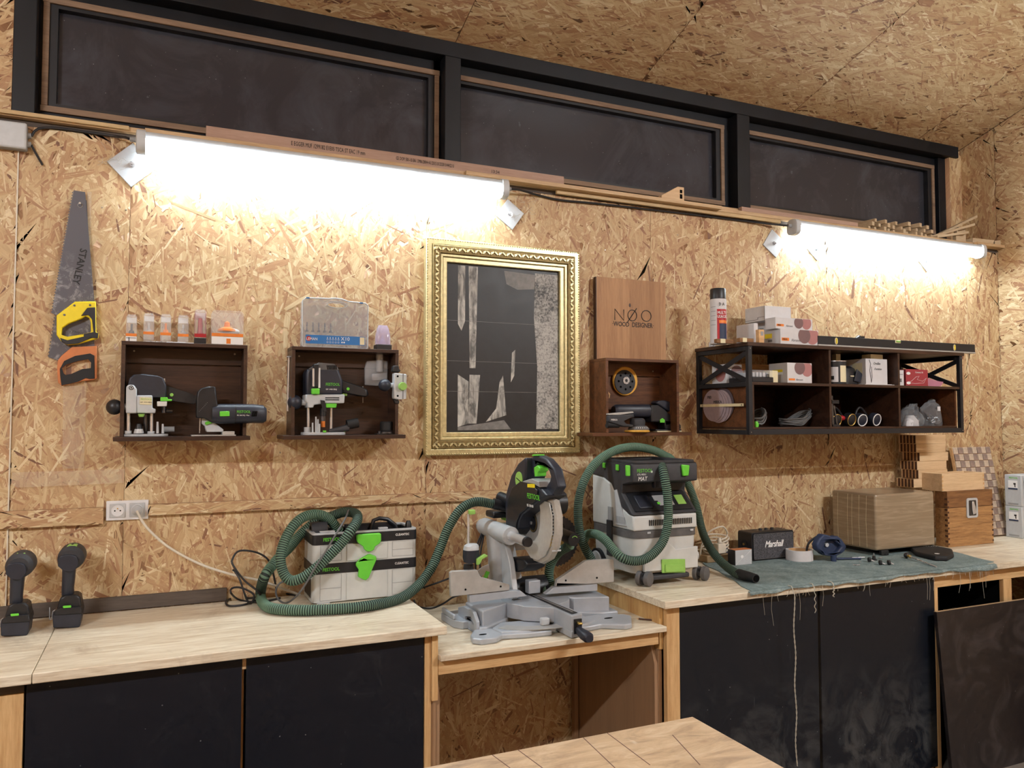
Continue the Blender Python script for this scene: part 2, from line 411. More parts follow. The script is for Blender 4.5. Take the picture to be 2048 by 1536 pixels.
def spline(pts, step=.02, closed=False):
    """Catmull-Rom through the points, resampled evenly"""
    P = [Vector(p) for p in pts]; n = len(P); out = []
    for i in range(n if closed else n-1):
        if closed: a, b, c, d = P[i-1], P[i], P[(i+1) % n], P[(i+2) % n]
        else: a, b, c, d = P[max(i-1, 0)], P[i], P[i+1], P[min(i+2, n-1)]
        k = 24
        for j in range(k):
            t = j/k
            out.append(.5*((2*b)+(c-a)*t+(2*a-5*b+4*c-d)*t*t+(3*b-a-3*c+d)*t**3))
    if not closed: out.append(P[-1])
    else: out.append(out[0].copy())
    res = [out[0]]; acc = 0.
    for a, b in zip(out, out[1:]):
        L = (b-a).length
        while acc+L >= step:
            t = (step-acc)/L; a = a+(b-a)*t; L = (b-a).length; acc = 0.; res.append(a.copy())
        acc += L
    if not closed: res.append(out[-1])
    return res
def relpx(pts, y, org):
    """photo outline on the plane y -> (x, z) relative to an origin"""
    return [((p := W(a, b, y)).x-org[0], p.z-org[2]) for a, b in pts]
def struct(o): o['kind'] = 'structure'; return o

# ------------------------------------------------------------------ strand board sheets
import numpy as np
RNG = np.random.default_rng(5)
def osb_sheet(name, parent, plane, u0, u1, v0, v1, d0, d1, front, ang0, swing, density=1., vmax=None, kind=None):
    """slab u0..u1 x v0..v1 between depths d0 and d1; strands lie on the face at d0 and face along `front` (-1 or +1)"""
    area = (u1-u0)*(v1-v0)
    groups = ((.072, .025, 380), (.062, .017, 500), (.050, .0105, 640), (.070, .0062, 320), (.030, .004, 640))
    cu, cv, ln, wd, hh = [], [], [], [], []
    base = 0.
    for L, w_, n_ in groups:
        n = max(1, int(n_*area*density)); 
        cu.append(RNG.uniform(u0, u1, n)); cv.append(RNG.uniform(v0, v1, n))
        ln.append(L*RNG.uniform(.45, 1.35, n)); wd.append(w_*RNG.uniform(.35, 1.25, n))
        hh.append(base+RNG.uniform(0, .0003, n)); base += .0002
    cu, cv, ln, wd, hh = map(np.concatenate, (cu, cv, ln, wd, hh)); n = len(cu)
    an = ang0+swing*np.sign(RNG.uniform(-1, 1, n))*RNG.uniform(0, 1, n)**1.35
    ca, sa = np.cos(an), np.sin(an)
    shape = np.array([(-1, -.75), (-.35, -1), (.9, -.85), (1, .55), (.3, 1), (-.95, .8)])
    k = 6
    lu = (shape[None, :, 0]*RNG.uniform(.8, 1.15, (n, k)))*ln[:, None]; lv = (shape[None, :, 1]*RNG.uniform(.6, 1.15, (n, k)))*wd[:, None]
    skew = RNG.uniform(-.5, .5, n)[:, None]*wd[:, None]; lu = lu+lv*skew/ wd[:, None]
    U = cu[:, None]+lu*ca[:, None]-lv*sa[:, None]; V = cv[:, None]+lu*sa[:, None]+lv*ca[:, None]
    tu, tv = RNG.normal(0, .011, n)[:, None], RNG.normal(0, .011, n)[:, None]
    H = .0003+hh[:, None]+np.abs(lu*tu*.4+lv*tv)
    U = np.clip(U, u0, u1); V = np.clip(V, v0, v1)
    if vmax is not None: V = np.minimum(V, vmax(U))
    D = d0+front*H
    P = {'xz': (U, D, V), 'xy': (U, V, D), 'yz': (D, U, V)}[plane]
    co = np.stack([p.reshape(-1) for p in P], 1)
    c8 = [(u, v, d) for d in (d0, d1) for u, v in ((u0, v0), (u1, v0), (u1, v1), (u0, v1))]
    if vmax is not None: c8 = [(u, min(v, vmax(u)), d) for u, v, d in c8]
    sl = np.array([{'xz': (u, d, v), 'xy': (u, v, d), 'yz': (d, u, v)}[plane] for u, v, d in c8])
    quads = np.array([(0, 1, 2, 3), (4, 7, 6, 5), (0, 4, 5, 1), (1, 5, 6, 2), (2, 6, 7, 3), (3, 7, 4, 0)])
    nf = n*k
    me = bpy.data.meshes.new(name); me.vertices.add(nf+8); me.vertices.foreach_set('co', np.concatenate([co, sl]).astype(np.float32).ravel())
    idx = np.arange(nf).reshape(n, k)
    outward = {'xz': -1, 'xy': 1, 'yz': 1}[plane]           # winding that faces along `front`
    if outward*front < 0: idx = idx[:, ::-1]
    me.loops.add(nf+24); me.loops.foreach_set('vertex_index', np.concatenate([idx.ravel(), quads.ravel()+nf]).astype(np.int32))
    me.polygons.add(n+6); me.polygons.foreach_set('loop_start', np.concatenate([np.arange(n)*k, nf+np.arange(6)*4]).astype(np.int32))
    me.update(calc_edges=True)
    tone = np.concatenate([np.clip(RNG.normal(.55, .215, n), 0, 1), np.full(6, .22)]).astype(np.float32)
    me.attributes.new('tone', 'FLOAT', 'FACE').data.foreach_set('value', tone)
    uv = np.stack([lu+RNG.uniform(0, 9, n)[:, None], lv+RNG.uniform(0, 9, n)[:, None]], -1)
    if outward*front < 0: uv = uv[:, ::-1]
    slu = np.stack([sl[quads.ravel()].sum(1), sl[quads.ravel()].sum(1)*.3], 1)
    me.uv_layers.new(name='strand').data.foreach_set('uv', np.concatenate([uv.reshape(-1, 2), slu]).astype(np.float32).ravel())
    me.materials.append(M['osb']); me.validate()
    o = bpy.data.objects.new(name, me); COL.objects.link(o)
    if parent: o.parent = parent
    return o

# ------------------------------------------------------------------ the room
FZ = -.10                                           # floor level
XR, XL, YF = 5.07, -3.6, -6.4                       # right wall, left wall, wall behind the camera
CS = .30; CZ = lambda y: 3.551-CS*y                 # sloping ceiling
struct(bx('floor', plain('concrete', (120, 112, 104), .8, wear=.2, scale=6), None, XL, XR, YF, .45, FZ-.1, FZ))
# lower back wall: OSB sheets on a stud wall
wb = struct(bx('wall_back', 'blackness', None, XL, XR, .014, .20, FZ, 2.70))
seams = [-3.6, -2.56, -1.34, -.5, -.12, 1.10, 2.32, 3.54, 4.76, 5.07]
for a, b in zip(seams, seams[1:]):
    y0 = -.006 if b == -.5 else 0.
    osb_sheet('osb_panel', wb, 'xz', a+.0006, b-.0006, FZ+.001, 2.70, y0, .0135, -1, pi/2, 1.35, 1. if b > -.6 else .3)
m = MB().box(-.5015, -.4975, -.0085, -.001, .9, 2.66); struct(m.build('trim_1', 'cable_white'))
# raised OSB batten with the gap for the socket
def batten(n, a, b, z0, z1):
    struct(osb_sheet('trim_%d' % n, None, 'xz', a, b, z0, z1, -.022, -.0005, -1, .1, .8, 1.4))
batten(2, -2.6, -.188, 1.199, 1.262); batten(3, -.034, 1.62, 1.224, 1.266)
struct(bx('trim_4', 'grey_board', None, -3.2, .26, -.016, -.0005, .867, .918, .001))
# ceiling
ceil = thing('ceiling', None, None); struct(ceil)
ang = -math.atan(CS)
cx = [ZP(1317, 120, 9.)]    # placeholder, replaced by the ray cut below
def ceil_hit(px, py):
    d = ray(px, py); t = (3.551-CS*CAM.y-CAM.z)/(d.z+CS*d.y); return CAM+d*t
s1 = ceil_hit(1317, 120).x; s2 = ceil_hit(1800, 34).x
ce = MB().box(XL, XR+.2, YF-.2, .5, .0135, .15).build('backing_board', 'blackness', ceil, loc=(0, 0, 3.551), rot=(ang, 0, 0))
L0 = 1/cos(ang)
xs = sorted([s1, s2]); wdt = xs[1]-xs[0]
edges = [xs[0]-wdt*k for k in range(6, 0, -1)]+xs+[xs[1]+wdt*k for k in (1, 2, 3)]
edges = [e for e in edges if XL < e < XR]; edges = [XL]+edges+[XR]
for a, b in zip(edges, edges[1:]):
    for c, d in ((-7.2, -4.56), (-4.56, -2.06), (-2.06, .44)):
        o = osb_sheet('osb_panel', ceil, 'xy', a+.0015, b-.0015, c+.0015, d-.0015, 0, .0133, -1, 0., .85, 1. if d > -2 else .15)
        o.location = (0, 0, 3.551); o.rotation_euler = (ang, 0, 0)
# right wall: sheets up to the slope
wr = struct(part('wall_right', 'blackness', None, lambda m: m.prism([(YF, FZ), (.45, FZ), (.45, CZ(.45)+.1), (YF, CZ(YF)+.1)], XR+.014, XR+.16, 'yz')))
ys = [YF, -4.9, -3.68, -2.44, -1.22, 0, .40]
for a, b in zip(ys, ys[1:]):
    zt = 2.44 if b <= 0 else 9
    tops = [(FZ, 2.08), (2.08, 9)] if b <= 0 else [(FZ, 9)]
    for z0, z1 in tops:
        za, zb = min(z1, CZ(a)-.004), min(z1, CZ(b)-.004)
        osb_sheet('osb_panel', wr, 'yz', a+.0015, b-.0015, z0+.0015, max(za, zb), XR, XR+.0135, -1, .1 if b <= 0 else 1.5, 1.0, 1. if a > -2.5 else .2, lambda u: np.minimum(z1, 3.547-CS*u))
struct(part('wall_left', 'osb_plain', None, lambda m: m.prism([(YF, FZ), (.45, FZ), (.45, CZ(.45)), (YF, CZ(YF))], XL-.1, XL, 'yz')))
struct(bx('wall_front', 'osb_plain', None, XL, XR, YF-.1, YF, FZ, CZ(YF)))

# upper back wall: black timber frame with three night windows, set back behind the ledge
YP, YG = .22, .30                                   # post faces, glazing beads
wu = struct(osb_sheet('wall_upper', None, 'xz', XL, W(25, 120, YP).x, 2.70, CZ(.3), YP, .38, -1, .3, .9))
xe = W(1905, 380, YP).x
struct(osb_sheet('wall_upper_return', None, 'xz', xe, XR, 2.70, CZ(.3), YP+.02, .38, -1, 1.5, .6))
def vx(px, y): return W(px, 250, y).x
zb0 = 2.70
ztop = CZ(YP)-.004
def beam(n, name_mat, x0, x1, y0, y1, z0, z1): struct(bx('trim_%d' % n, name_mat, None, x0, x1, y0, y1, z0, z1, .003))
zbm = W(700, 72, YP).z
beam(5, 'black_paint', vx(25, YP), XR-.05, YP-.0, .36, zbm, ztop)                       # header
beam(6, 'black_paint', W(25, 120, YP).x, W(72, 120, YP).x, YP, .36, zb0, zbm)             # posts
beam(7, 'black_paint', W(890, 200, YP).x, W(922, 200, YP).x, YP, .36, zb0, zbm)
beam(8, 'black_paint', W(1475, 300, YP).x, W(1500, 300, YP).x, YP, .36, zb0, zbm)
beam(9, 'black_paint', W(1870, 380, YG).x, W(1905, 380, YP).x, YP+.05, .36, zb0, zbm)
beam(10, 'black_paint', W(25, 120, YP).x, W(1905, 380, YP).x, YP+.05, .36, zb0, 2.80)      # sill rail
zs = W(240, 240, YG).z; zt = W(480, 72, YG).z
def window(n, x0, x1):
    w = thing('window_%d' % n, None, None, (0, 0, 0)); struct(w)
    part('frame', 'black_paint', w, lambda m: m.box(x0-.10, x0, YG, .36, zs-.06, zt+.16).box(x1, x1+.10, YG, .36, zs-.06, zt+.16).box(x0, x1, YG, .36, zt, zt+.16).box(x0, x1, YG, .36, zs-.06, zs))
    bx('pane', 'night_glass', w, x0, x1, YG+.035, YG+.041, zs, zt)
    b = .026
    bx('glazing_bead', 'window_bead', w, x0-b, x1+b, YG-.012, YG-.0005, zt-b*.6, zt+b*.4, .002)
    bx('glazing_bead', 'window_bead', w, x0-b, x1+b, YG-.012, YG-.0005, zs-b*.4, zs+b*.6, .002)
    bx('glazing_bead', 'window_bead', w, x0-b*.9, x0, YG-.012, YG-.0005, zs+b*.6, zt-b*.6, .002)
    bx('glazing_bead', 'window_bead', w, x1, x1+b*.9, YG-.012, YG-.0005, zs+b*.6, zt-b*.6, .002)
    # inner dark lip around the pane
    part('inner_frame', 'black_metal', w, lambda m: m.box(x0, x0+.03, YG, YG+.034, zs, zt).box(x1-.03, x1, YG, YG+.034, zs, zt).box(x0+.03, x1-.03, YG, YG+.034, zt-.03, zt).box(x0+.03, x1-.03, YG, YG+.034, zs, zs+.03))
window(1, W(97, 150, YG).x, W(868, 250, YG).x); window(2, W(905, 250, YG).x, W(1440, 300, YG).x); window(3, W(1492, 330, YG).x, W(1862, 380, YG).x)
# the ledge on top of the lower wall
struct(bx('trim_11', 'pale_plank', None, XL, XR-.002, -.028, YP, 2.722, 2.742, .002))
struct(bx('trim_12', 'grey_board', None, XL, XR-.002, .0, .02, 2.7005, 2.7215))
# ------------------------------------------------------------------ light fixtures
def tube_light(x0, x1, y, z, label, mat='tube_wall', wall=True, name='tube_light', group=None):
    t = thing(name, label, 'light', ((x0+x1)/2, y, z), 0, group); L = (x1-x0)/2
    part('housing', 'light_grey', t, lambda m: m.loft([(-L+.03, 0, .018, .032, .022, 4), (L-.03, 0, .018, .032, .022, 4)], 'x', 16), .002)
    part('diffuser', mat, t, lambda m: m.loft([(-L+.032, -.006, -.012, .034, .028, 2.6), (L-.032, -.006, -.012, .034, .028, 2.6)], 'x', 20))
    for s in (-1, 1):
        part('end_cap', 'light_grey', t, lambda m: m.loft([(s*(L-.034), -.003, .001, .04, .045, 3), (s*(L-.004), -.003, .001, .04, .045, 3), (s*L, -.003, .001, .034, .038, 3)], 'x', 20))
        part('cable_gland', 'grey_plastic', t, lambda m: m.cyl((s*L, 0, .008), (s*(L+.022), 0, .008), .011, .009, 12))
    for s in (-.62, .62):
        part('clip', 'steel', t, lambda m: m.box(s*L-.008, s*L+.008, .0, .042, .006, .046), .001)
    return t
A0, A1 = W(272, 290, -.07).x, W(1013, 385, -.07).x
zt_ = W(640, 330, -.07).z
tube_light(A0, A1, -.07, 2.672, 'long lit fluorescent fixture above the saws and the gilt picture frame')
B0, B1 = W(1582, 460, -.07).x, W(1962, 495, -.07).x
tube_light(B0, B1, -.07, 2.672, 'long lit fluorescent fixture above the metal-framed shelf in the corner')
for i, (x, y, z, lab) in enumerate(((-2.1, -3.7, 3.35, 'ceiling fluorescent fixture hung behind the camera on the left'), (3.7, -3.9, 3.6, 'ceiling fluorescent fixture hung behind the camera on the right'))):
    t = tube_light(x-.6, x+.6, y, z, lab, 'tube_ceiling', name='ceiling_light')
    for s in (-.5, .5):
        part('hanger', 'steel', t, lambda m: m.cyl((s, .0, .04), (s, 0, CZ(y)-z-.002), .002, None, 6))
# ------------------------------------------------------------------ benches and cabinets
ZB, YB, TB = .866, -.742, .030           # worktop height, front edge, thickness
XA, XM, XZ = .942, 1.862, 4.01           # left top ends / right top starts / right top ends at the front
def joint(m, x, y0, y1, z): m.box(x-.0012, x+.0012, y0, y1, z-.002, z+.0004)
# left worktop: two boards
XJ = ZP(80, 1315, ZB).x
t = bx('worktop', 'pine_top', None, XJ+.001, XA, YB, -.0205, ZB-TB, ZB, .0025)
tag(t, 'long pale worktop carrying the corded portable vacuum and its green hose', 'worktop')
t = bx('worktop', 'pine_top', None, -2.0, XJ-.001, YB, -.0205, ZB-TB, ZB, .0025)
tag(t, 'short pale worktop end at the left edge under the nearer drill', 'worktop')
# left cabinet with black doors
YD = YB+.045
c = thing('cabinet', 'base cabinet with two plain black doors under the long worktop', 'cabinet', (0, 0, 0))
zt_ = ZB-TB-.001
x0 = XJ+.004; x1 = W(857, 1300, YB+.06).x+.0
part('carcass', 'pine_z', c, lambda m: m.box(x0, x0+.018, YD+.022, -.024, FZ, zt_).box(.246, .266, YD+.022, -.024, FZ, zt_).box(x0+.018, .246, YD+.022, -.024, .06, .08).box(.266, XA-.07, YD+.022, -.024, .06, .08).box(x0+.018, .246, YD+.03, YD+.05, zt_-.05, zt_).box(.266, XA-.07, YD+.03, YD+.05, zt_-.05, zt_).box(x0+.02, XA-.07, -.03, -.024, .08, zt_))
dL0, dM0, dM1, dR1 = W(52, 1400, YD).x, W(483, 1400, YD).x, W(492, 1400, YD).x, W(847, 1400, YD).x
bx('door', 'door_black', c, dL0, dM0, YD, YD+.019, .08, zt_-.006, .0015)
bx('door', 'door_black', c, dM1, dR1, YD, YD+.019, .08, zt_-.006, .0015)
bx('spacer_block', 'pale_plank', c, dM0+.001, dM1-.001, YD+.002, YD+.02, zt_-.045, zt_-.004)
bx('end_post', 'pine_z', c, dR1+.003, XA-.045, YD-.004, YD+.04, FZ, zt_, .001)
bx('end_panel', 'pine_z', c, XA-.0445, XA-.022, YD-.012, -.024, .60, zt_, .001)
bx('leg_post', 'mdf', c, XA-.0445, XA-.022, YD+.01, YD+.03, FZ, .599)
# open face-framed cabinet at the far left
c = thing('cabinet', 'open face-framed pine cabinet at the far left beside the black doors', 'cabinet', (0, 0, 0))
xr = XJ+.0; xr = dL0-.006
part('carcass', 'pine', c, lambda m: m.box(-1.2, -1.182, YD+.02, -.024, FZ, zt_).box(xr-.03, xr-.012, YD+.024, -.024, FZ, zt_).box(-1.182, xr-.03, -.04, -.024, .05, zt_).box(-1.182, xr-.03, YD+.03, -.04, .05, .068))
bx('stile', 'pine_z', c, xr-.062, xr, YD+.0, YD+.022, FZ, zt_-.0345, .001)
bx('rail', 'pine', c, -1.2, xr-.0625, YD+.0, YD+.022, zt_-.105, zt_-.0345, .001)
bx('apron', 'grey_board', c, -1.2, xr, YD+.004, YD+.022, zt_-.034, zt_, .001)
bb = thing('cardboard_box', 'brown cardboard box inside the open cabinet at the far left', 'box', (-.62, -.38, .069))
part('carton', 'card_brown', bb, lambda m: m.box(-.17, .17, -.15, .15, 0, .30), .003); bx('tape_strip', 'cream', bb, -.171, .171, -.03, .03, .3005, .3015)
# low saw table between the cabinets
ZM = .762; YM = -.735
tag(bx('saw_table_top', 'pine_top', None, XA-.021, XM+.02, YM, -.0205, ZM-.02, ZM, .002), 'low pale board carrying the mitre saw between the cabinets', 'worktop')
c = thing('table_support', 'pine rail with fibreboard cheeks under the mitre saw board', 'table support', (0, 0, 0))
bx('rail', 'pine', c, XA-.02, XM+.0, YM+.03, YM+.05, ZM-.075, ZM-.0205, .001)
part('cheek', 'mdf', c, lambda m: m.prism([(YM+.055, FZ), (YM+.055, .60), (YM+.085, ZM-.08), (-.03, ZM-.08), (-.03, FZ)], XA-.021, XA-.005, 'yz'))
part('cheek', 'mdf', c, lambda m: m.prism([(YM+.055, FZ), (YM+.055, .60), (YM+.085, ZM-.08), (-.03, ZM-.08), (-.03, FZ)], XM-.004, XM+.012, 'yz'))
for x in (XA+.0, XM-.03): bx('back_stile', 'mdf', c, x, x+.02, -.05, -.022, FZ, ZM-.0205)
# right worktop and cabinet
tag(bx('worktop', 'pine_top', None, XM, XR-.004, YB-.01, -.0205, ZB-TB, ZB, .0025), 'wide pale worktop carrying the wheeled vacuum and the felt mat', 'worktop')
c = thing('cabinet', 'base cabinet with two scuffed black doors under the felt mat', 'cabinet', (0, 0, 0))
YE = YB+.03
e0, e1, e2, e3 = W(1360, 1300, YE).x, W(1637, 1300, YE).x, W(1642, 1300, YE).x, W(1868, 1180, YE).x
part('carcass', 'pine_z', c, lambda m: m.box(e1-.01, e1+.012, YE+.022, -.024, FZ, zt_).box(e3-.02, e3-.002, YE+.022, -.024, FZ, zt_).box(XM+.032, e1-.01, YE+.024, -.024, .03, .05).box(e1+.012, e3-.02, YE+.024, -.024, .03, .05).box(XM+.032, e3-.02, -.03, -.024, .05, zt_))
bx('door', 'door_black_worn', c, e0, e1, YE, YE+.019, FZ+.02, zt_-.008, .0015)
bx('door', 'door_black_worn', c, e2, e3, YE, YE+.019, FZ+.02, zt_-.008, .0015)
bx('side_panel', 'pine_strips', c, XM+.013, XM+.031, YE+.02, -.024, .66, zt_, .001)
bx('side_panel', 'mdf', c, XM+.013, XM+.031, YE+.03, -.024, FZ, .659, .001)
bx('corner_post', 'pine_z', c, XM+.0325, e0-.004, YE-.004, YE+.021, FZ, zt_, .001)
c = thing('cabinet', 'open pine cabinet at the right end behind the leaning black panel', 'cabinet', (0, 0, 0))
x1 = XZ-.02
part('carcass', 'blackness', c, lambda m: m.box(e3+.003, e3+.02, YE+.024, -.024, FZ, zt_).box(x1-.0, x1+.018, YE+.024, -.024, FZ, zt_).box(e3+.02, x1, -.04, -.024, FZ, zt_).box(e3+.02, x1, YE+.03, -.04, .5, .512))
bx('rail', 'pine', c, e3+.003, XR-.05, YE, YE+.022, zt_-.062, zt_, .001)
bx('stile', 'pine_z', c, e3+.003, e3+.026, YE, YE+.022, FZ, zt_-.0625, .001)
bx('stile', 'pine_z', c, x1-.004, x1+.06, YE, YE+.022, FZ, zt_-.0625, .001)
for i, (px, py, s, lab) in enumerate(((1906, 1222, .035, 'crumpled grey rag lying low in the open right cabinet'), (1948, 1216, .038, 'crumpled pale rag rolled up in the open right cabinet'))):
    p = W(px, py, -.45); r = thing('rag', lab, 'rag', (p.x, -.45, .513))
    m = MB(); h = p.z-.513+.02
    m.loft([(0, 0, 0, s*1.5, s*1.2), (h*.3, .01, 0, s*1.2, s), (h*.6, -.012, .01, s*.8, s*.75), (h*.85, .015, 0, s*.65, s*.5), (h, .0, 0, s*.25, s*.25)], 'z', 14)
    m.v = [v+noise.noise_vector(v*28+Vector((i*9, 0, 0)))*.014 for v in m.v]; m.v = [Vector((v.x, v.y, max(v.z, 0.))) for v in m.v]
    m.build('cloth', 'rag', r)
# film-faced black panel leaning on the right cabinet
a = W(1872, 1224, -.755)
lp = thing('leaning_panel', 'black film-faced plywood panel with chalky scribbles leaning against the right cabinet', 'panel', (a.x, -.825, FZ))
tilt = math.atan(.065/.76); hP = (a.z-FZ)/cos(tilt)
part('sheet', 'film_ply', lp, lambda m: m.at((0, 0, 0), (-tilt, 0, 0)).box(0, 1.4, -.0, .018, .0, hP), .001)
part('edge_strip', 'pale_plank', lp, lambda m: m.at((0, 0, 0), (-tilt, 0, 0)).box(0, 1.4, .001, .017, hP+.0002, hP+.0012))
# crate corner at the far right edge
cr = thing('crate', 'rough pine crate corner at the right edge below the worktop', 'crate', (XZ+.07, -1.0, FZ))
bx('corner_post', 'pine_z', cr, 0, .035, 0, .035, 0, .94, .002)
for i in range(7): bx('board', 'pine', cr, -.006 if i > 5 else -.0, .6, -.016, -.001, .02+i*.145, .135+i*.145, .002)
# ------------------------------------------------------------------ foreground table
ZT = .85
A = ZP(1372, 1435, ZT)
ft = thing('work_table', 'worn scratched work table in the foreground with sawn grooves', 'table', (A.x, A.y, 0))
m = MB().box(-3.0, .02, -1.45, .0, ZT-.025, ZT)
m.build('table_top', 'worn_table', ft, .003)
def groove(p, q):
    a_, b_ = ZP(*p, ZT)-Vector((A.x, A.y, 0)), ZP(*q, ZT)-Vector((A.x, A.y, 0))
    part('groove', 'ink_faint', ft, lambda m: m.bar((a_.x, min(a_.y, -.004), ZT), (b_.x, b_.y, ZT), .002, .0008))
for p, q in (((1020, 1485), (1085, 1536)), ((970, 1495), (1020, 1536)), ((1150, 1463), (1230, 1536)), ((1200, 1456), (1300, 1530)), ((1345, 1470), (1400, 1530))): groove(p, q)
for x in (-.04, -2.9):
    for y in (-.08, -1.4): bx('leg', 'pine_z', ft, x-.04, x+.04, y-.04, y+.04, FZ, ZT-.0255, .002)
part('apron', 'pine', ft, lambda m: m.box(-2.86, -.08, -.09, -.07, ZT-.10, ZT-.0255).box(-2.86, -.08, -1.41, -1.39, ZT-.10, ZT-.0255))
# ------------------------------------------------------------------ things on the wall
class Crop:
    """reads coordinates off an enlarged view of the photograph: (u, v) -> local (x, z) on the plane y"""
    def __init__(s, x0, y0, k, Y, org=(0, 0, 0)): s.a = (x0, y0, k); s.Y = Y; s.o = org
    def __call__(s, u, v, y=None):
        p = W(s.a[0]+s.a[2]*u, s.a[1]+s.a[2]*v, s.Y if y is None else y); return (p.x-s.o[0], p.z-s.o[2])
    def poly(s, pts, y=None): return [s(u, v, y) for u, v in pts]
    def v3(s, u, v, y=None): x, z = s(u, v, y); return Vector((x, (s.Y if y is None else y)-s.o[1], z))
def screwhead(parent, x, y, z, r=.004): part('screw', 'screw', parent, lambda m: m.cyl((x, y, z), (x, y-.002, z), r, r*.7, 10))

def wall_box(label, x0, x1, z0, z1, d, bx0, bx1, bd, mat='walnut', side='walnut_side', screws=()):
    t = thing('wall_shelf', label, 'shelf', (x0, 0, z0)); w, h = x1-x0, z1-z0; th = .014
    bx('back_panel', mat, t, th, w-th, -.012, -.001, 0, h-th)
    bx('hanging_rail', mat, t, th, w-th, -.026, -.0125, h-.075, h-th-.0005)
    bx('top_board', mat, t, 0, w, -d, -.001, h-th, h, .001)
    bx('side_board', side, t, 0, th, -d, -.001, 0, h-th-.0003, .001); bx('side_board', side, t, w-th, w, -d, -.001, 0, h-th-.0003, .001)
    bx('bottom_board', mat, t, bx0-x0, bx1-x0, -bd, -.001, -.016, -.0003, .001)
    for sx, sz in screws: screwhead(t, sx, -.0265, sz)
    return t
D1 = .13
def fx(px, y): return W(px, 780, y).x
S1 = (fx(241, -D1), fx(494, -D1), 1.533, W(370, 686, -D1).z)
wall_box('dark wooden wall box holding a plunge router and a jigsaw', *S1, D1, fx(228, -.19), fx(502, -.19), .19, screws=((.04, .33), (.41, .33)))
S2 = (fx(583, -D1), fx(797, -D1), 1.533, W(690, 696, -D1).z)
wall_box('dark wooden wall box beside the gilt frame holding a large router', *S2, D1, fx(568, -.19), fx(812, -.19), .19, screws=((.045, .33), (.40, .33)))
S3 = (fx(1212, -.16), fx(1358, -.16), 1.533, W(1285, 718, -.16).z)
wall_box('small dark wall box under the wooden sign holding sanders', *S3, .16, fx(1185, -.19), fx(1383, -.19), .19, 'walnut_warm', 'walnut_warm', screws=((.36, .31),))
ZS = 1.533    # floor of the wall boxes

# --- compact plunge router in the left box
O = ((S1[0]+S1[1])/2-.1, -.10, ZS); t = thing('plunge_router', 'grey and black plunge router with left ball knob in the left box', 'power tool', O)
k = Crop(200, 560, .2214, -.11, O)
part('motor_body', 'blue_black', t, lambda m: m.prism(k.poly([(258, 1000), (256, 940), (268, 890), (305, 860), (400, 852), (520, 868), (572, 890), (598, 950), (600, 1062), (330, 1062)]), -.045, .04), .012, seg=3)
part('column_housing', 'light_grey', t, lambda m: m.prism(k.poly([(238, 1205), (240, 970), (262, 950), (310, 952), (336, 990), (336, 1205)]), -.06, .03).prism(k.poly([(336, 1045), (475, 1045), (475, 1160), (505, 1165), (500, 1204), (336, 1204)]), -.062, .02), .004)
part('type_plate', 'cream', t, lambda m: m.prism(k.poly([(362, 1062), (470, 1066), (470, 1130), (362, 1126)]), -.0645, -.0625))
text('FESTOOL', .011, 'pale_green', t, (*[k(370, 1088)[0], -.0648], k(370, 1088)[1]), name='lettering', sx=.85)
text('OF 1010 EBQ', .007, 'ink', t, (k(366, 1112)[0], -.0648, k(366, 1112)[1]))
a, b = k.v3(130, 1148), k.v3(240, 1145)
part('ball_knob', 'black_plastic', t, lambda m: m.ball(a, (.029, .028, .029), 18, 10).cyl(a, b-Vector((.004, 0, 0)), .016, .009))
part('knob_stem', 'light_grey', t, lambda m: m.cyl(b-Vector((.01, 0, 0)), b+Vector((.012, 0, 0)), .012))
part('handle', 'black_plastic', t, lambda m: m.prism(k.poly([(596, 955), (660, 975), (800, 1020), (872, 1050), (878, 1085), (850, 1120), (760, 1108), (640, 1090), (600, 1085)]), -.022, .022), .009, seg=3)
p = k.v3(647, 1038); part('switch_button', 'pale_green', t, lambda m: m.cyl((p.x, -.0225, p.z), (p.x, -.027, p.z), .0065))
p = k.v3(286, 978); part('badge', 'ink', t, lambda m: m.cyl((p.x, -.0605, p.z), (p.x, -.062, p.z), .008)); part('badge_mark', 'ink_white', t, lambda m: m.pipe((p.x, -.0622, p.z), (p.x, -.0628, p.z), .005, .0035, 12))
for u, u0, v0, v1, r in ((258, 0, 1205, 1372, .0062), (465, 0, 1205, 1372, .0058), (578, 0, 890, 1062, .0045)):
    part('guide_rod', 'chrome', t, lambda m: m.cyl(k.v3(u, v0, -.13), k.v3(u, v1, -.13), r))
part('collet', 'dark_steel', t, lambda m: m.cyl(k.v3(415, 1215), k.v3(415, 1300), .009).cyl(k.v3(415, 1300), k.v3(415, 1380), .0075, .005))
part('depth_clamp', 'green', t, lambda m: m.prism(k.poly([(545, 1062), (608, 1062), (610, 1078), (648, 1080), (648, 1096), (545, 1098)]), -.068, -.03), .002)
part('depth_block', 'white_plastic', t, lambda m: m.prism(k.poly([(515, 1099), (606, 1099), (602, 1142), (515, 1142)]), -.066, -.03), .002)
part('depth_stop', 'dark_steel', t, lambda m: m.cyl(k.v3(575, 1143), k.v3(575, 1200), .008).cyl(k.v3(600, 1180), k.v3(655, 1185), .007))
part('lock_lever', 'pale_green', t, lambda m: m.cyl(k.v3(374, 1210, -.165), k.v3(374, 1236, -.165), .012, .008))
bz = [(204, 1418), (206, 1388), (250, 1382), (560, 1382), (616, 1388), (614, 1418)]
X0, X1 = k(204, 1400)[0], k(616, 1400)[0]
part('base_plate', 'light_grey', t, lambda m: m.prism([(X0+.045+.045*cos(2*pi*i/20), -.0+.055*sin(2*pi*i/20)) for i in range(5, 16)]+[(X1-.03+.03*cos(2*pi*i/20), .055*sin(2*pi*i/20)) for i in range(-5, 6)], .0003, .009, 'xy'), .002)
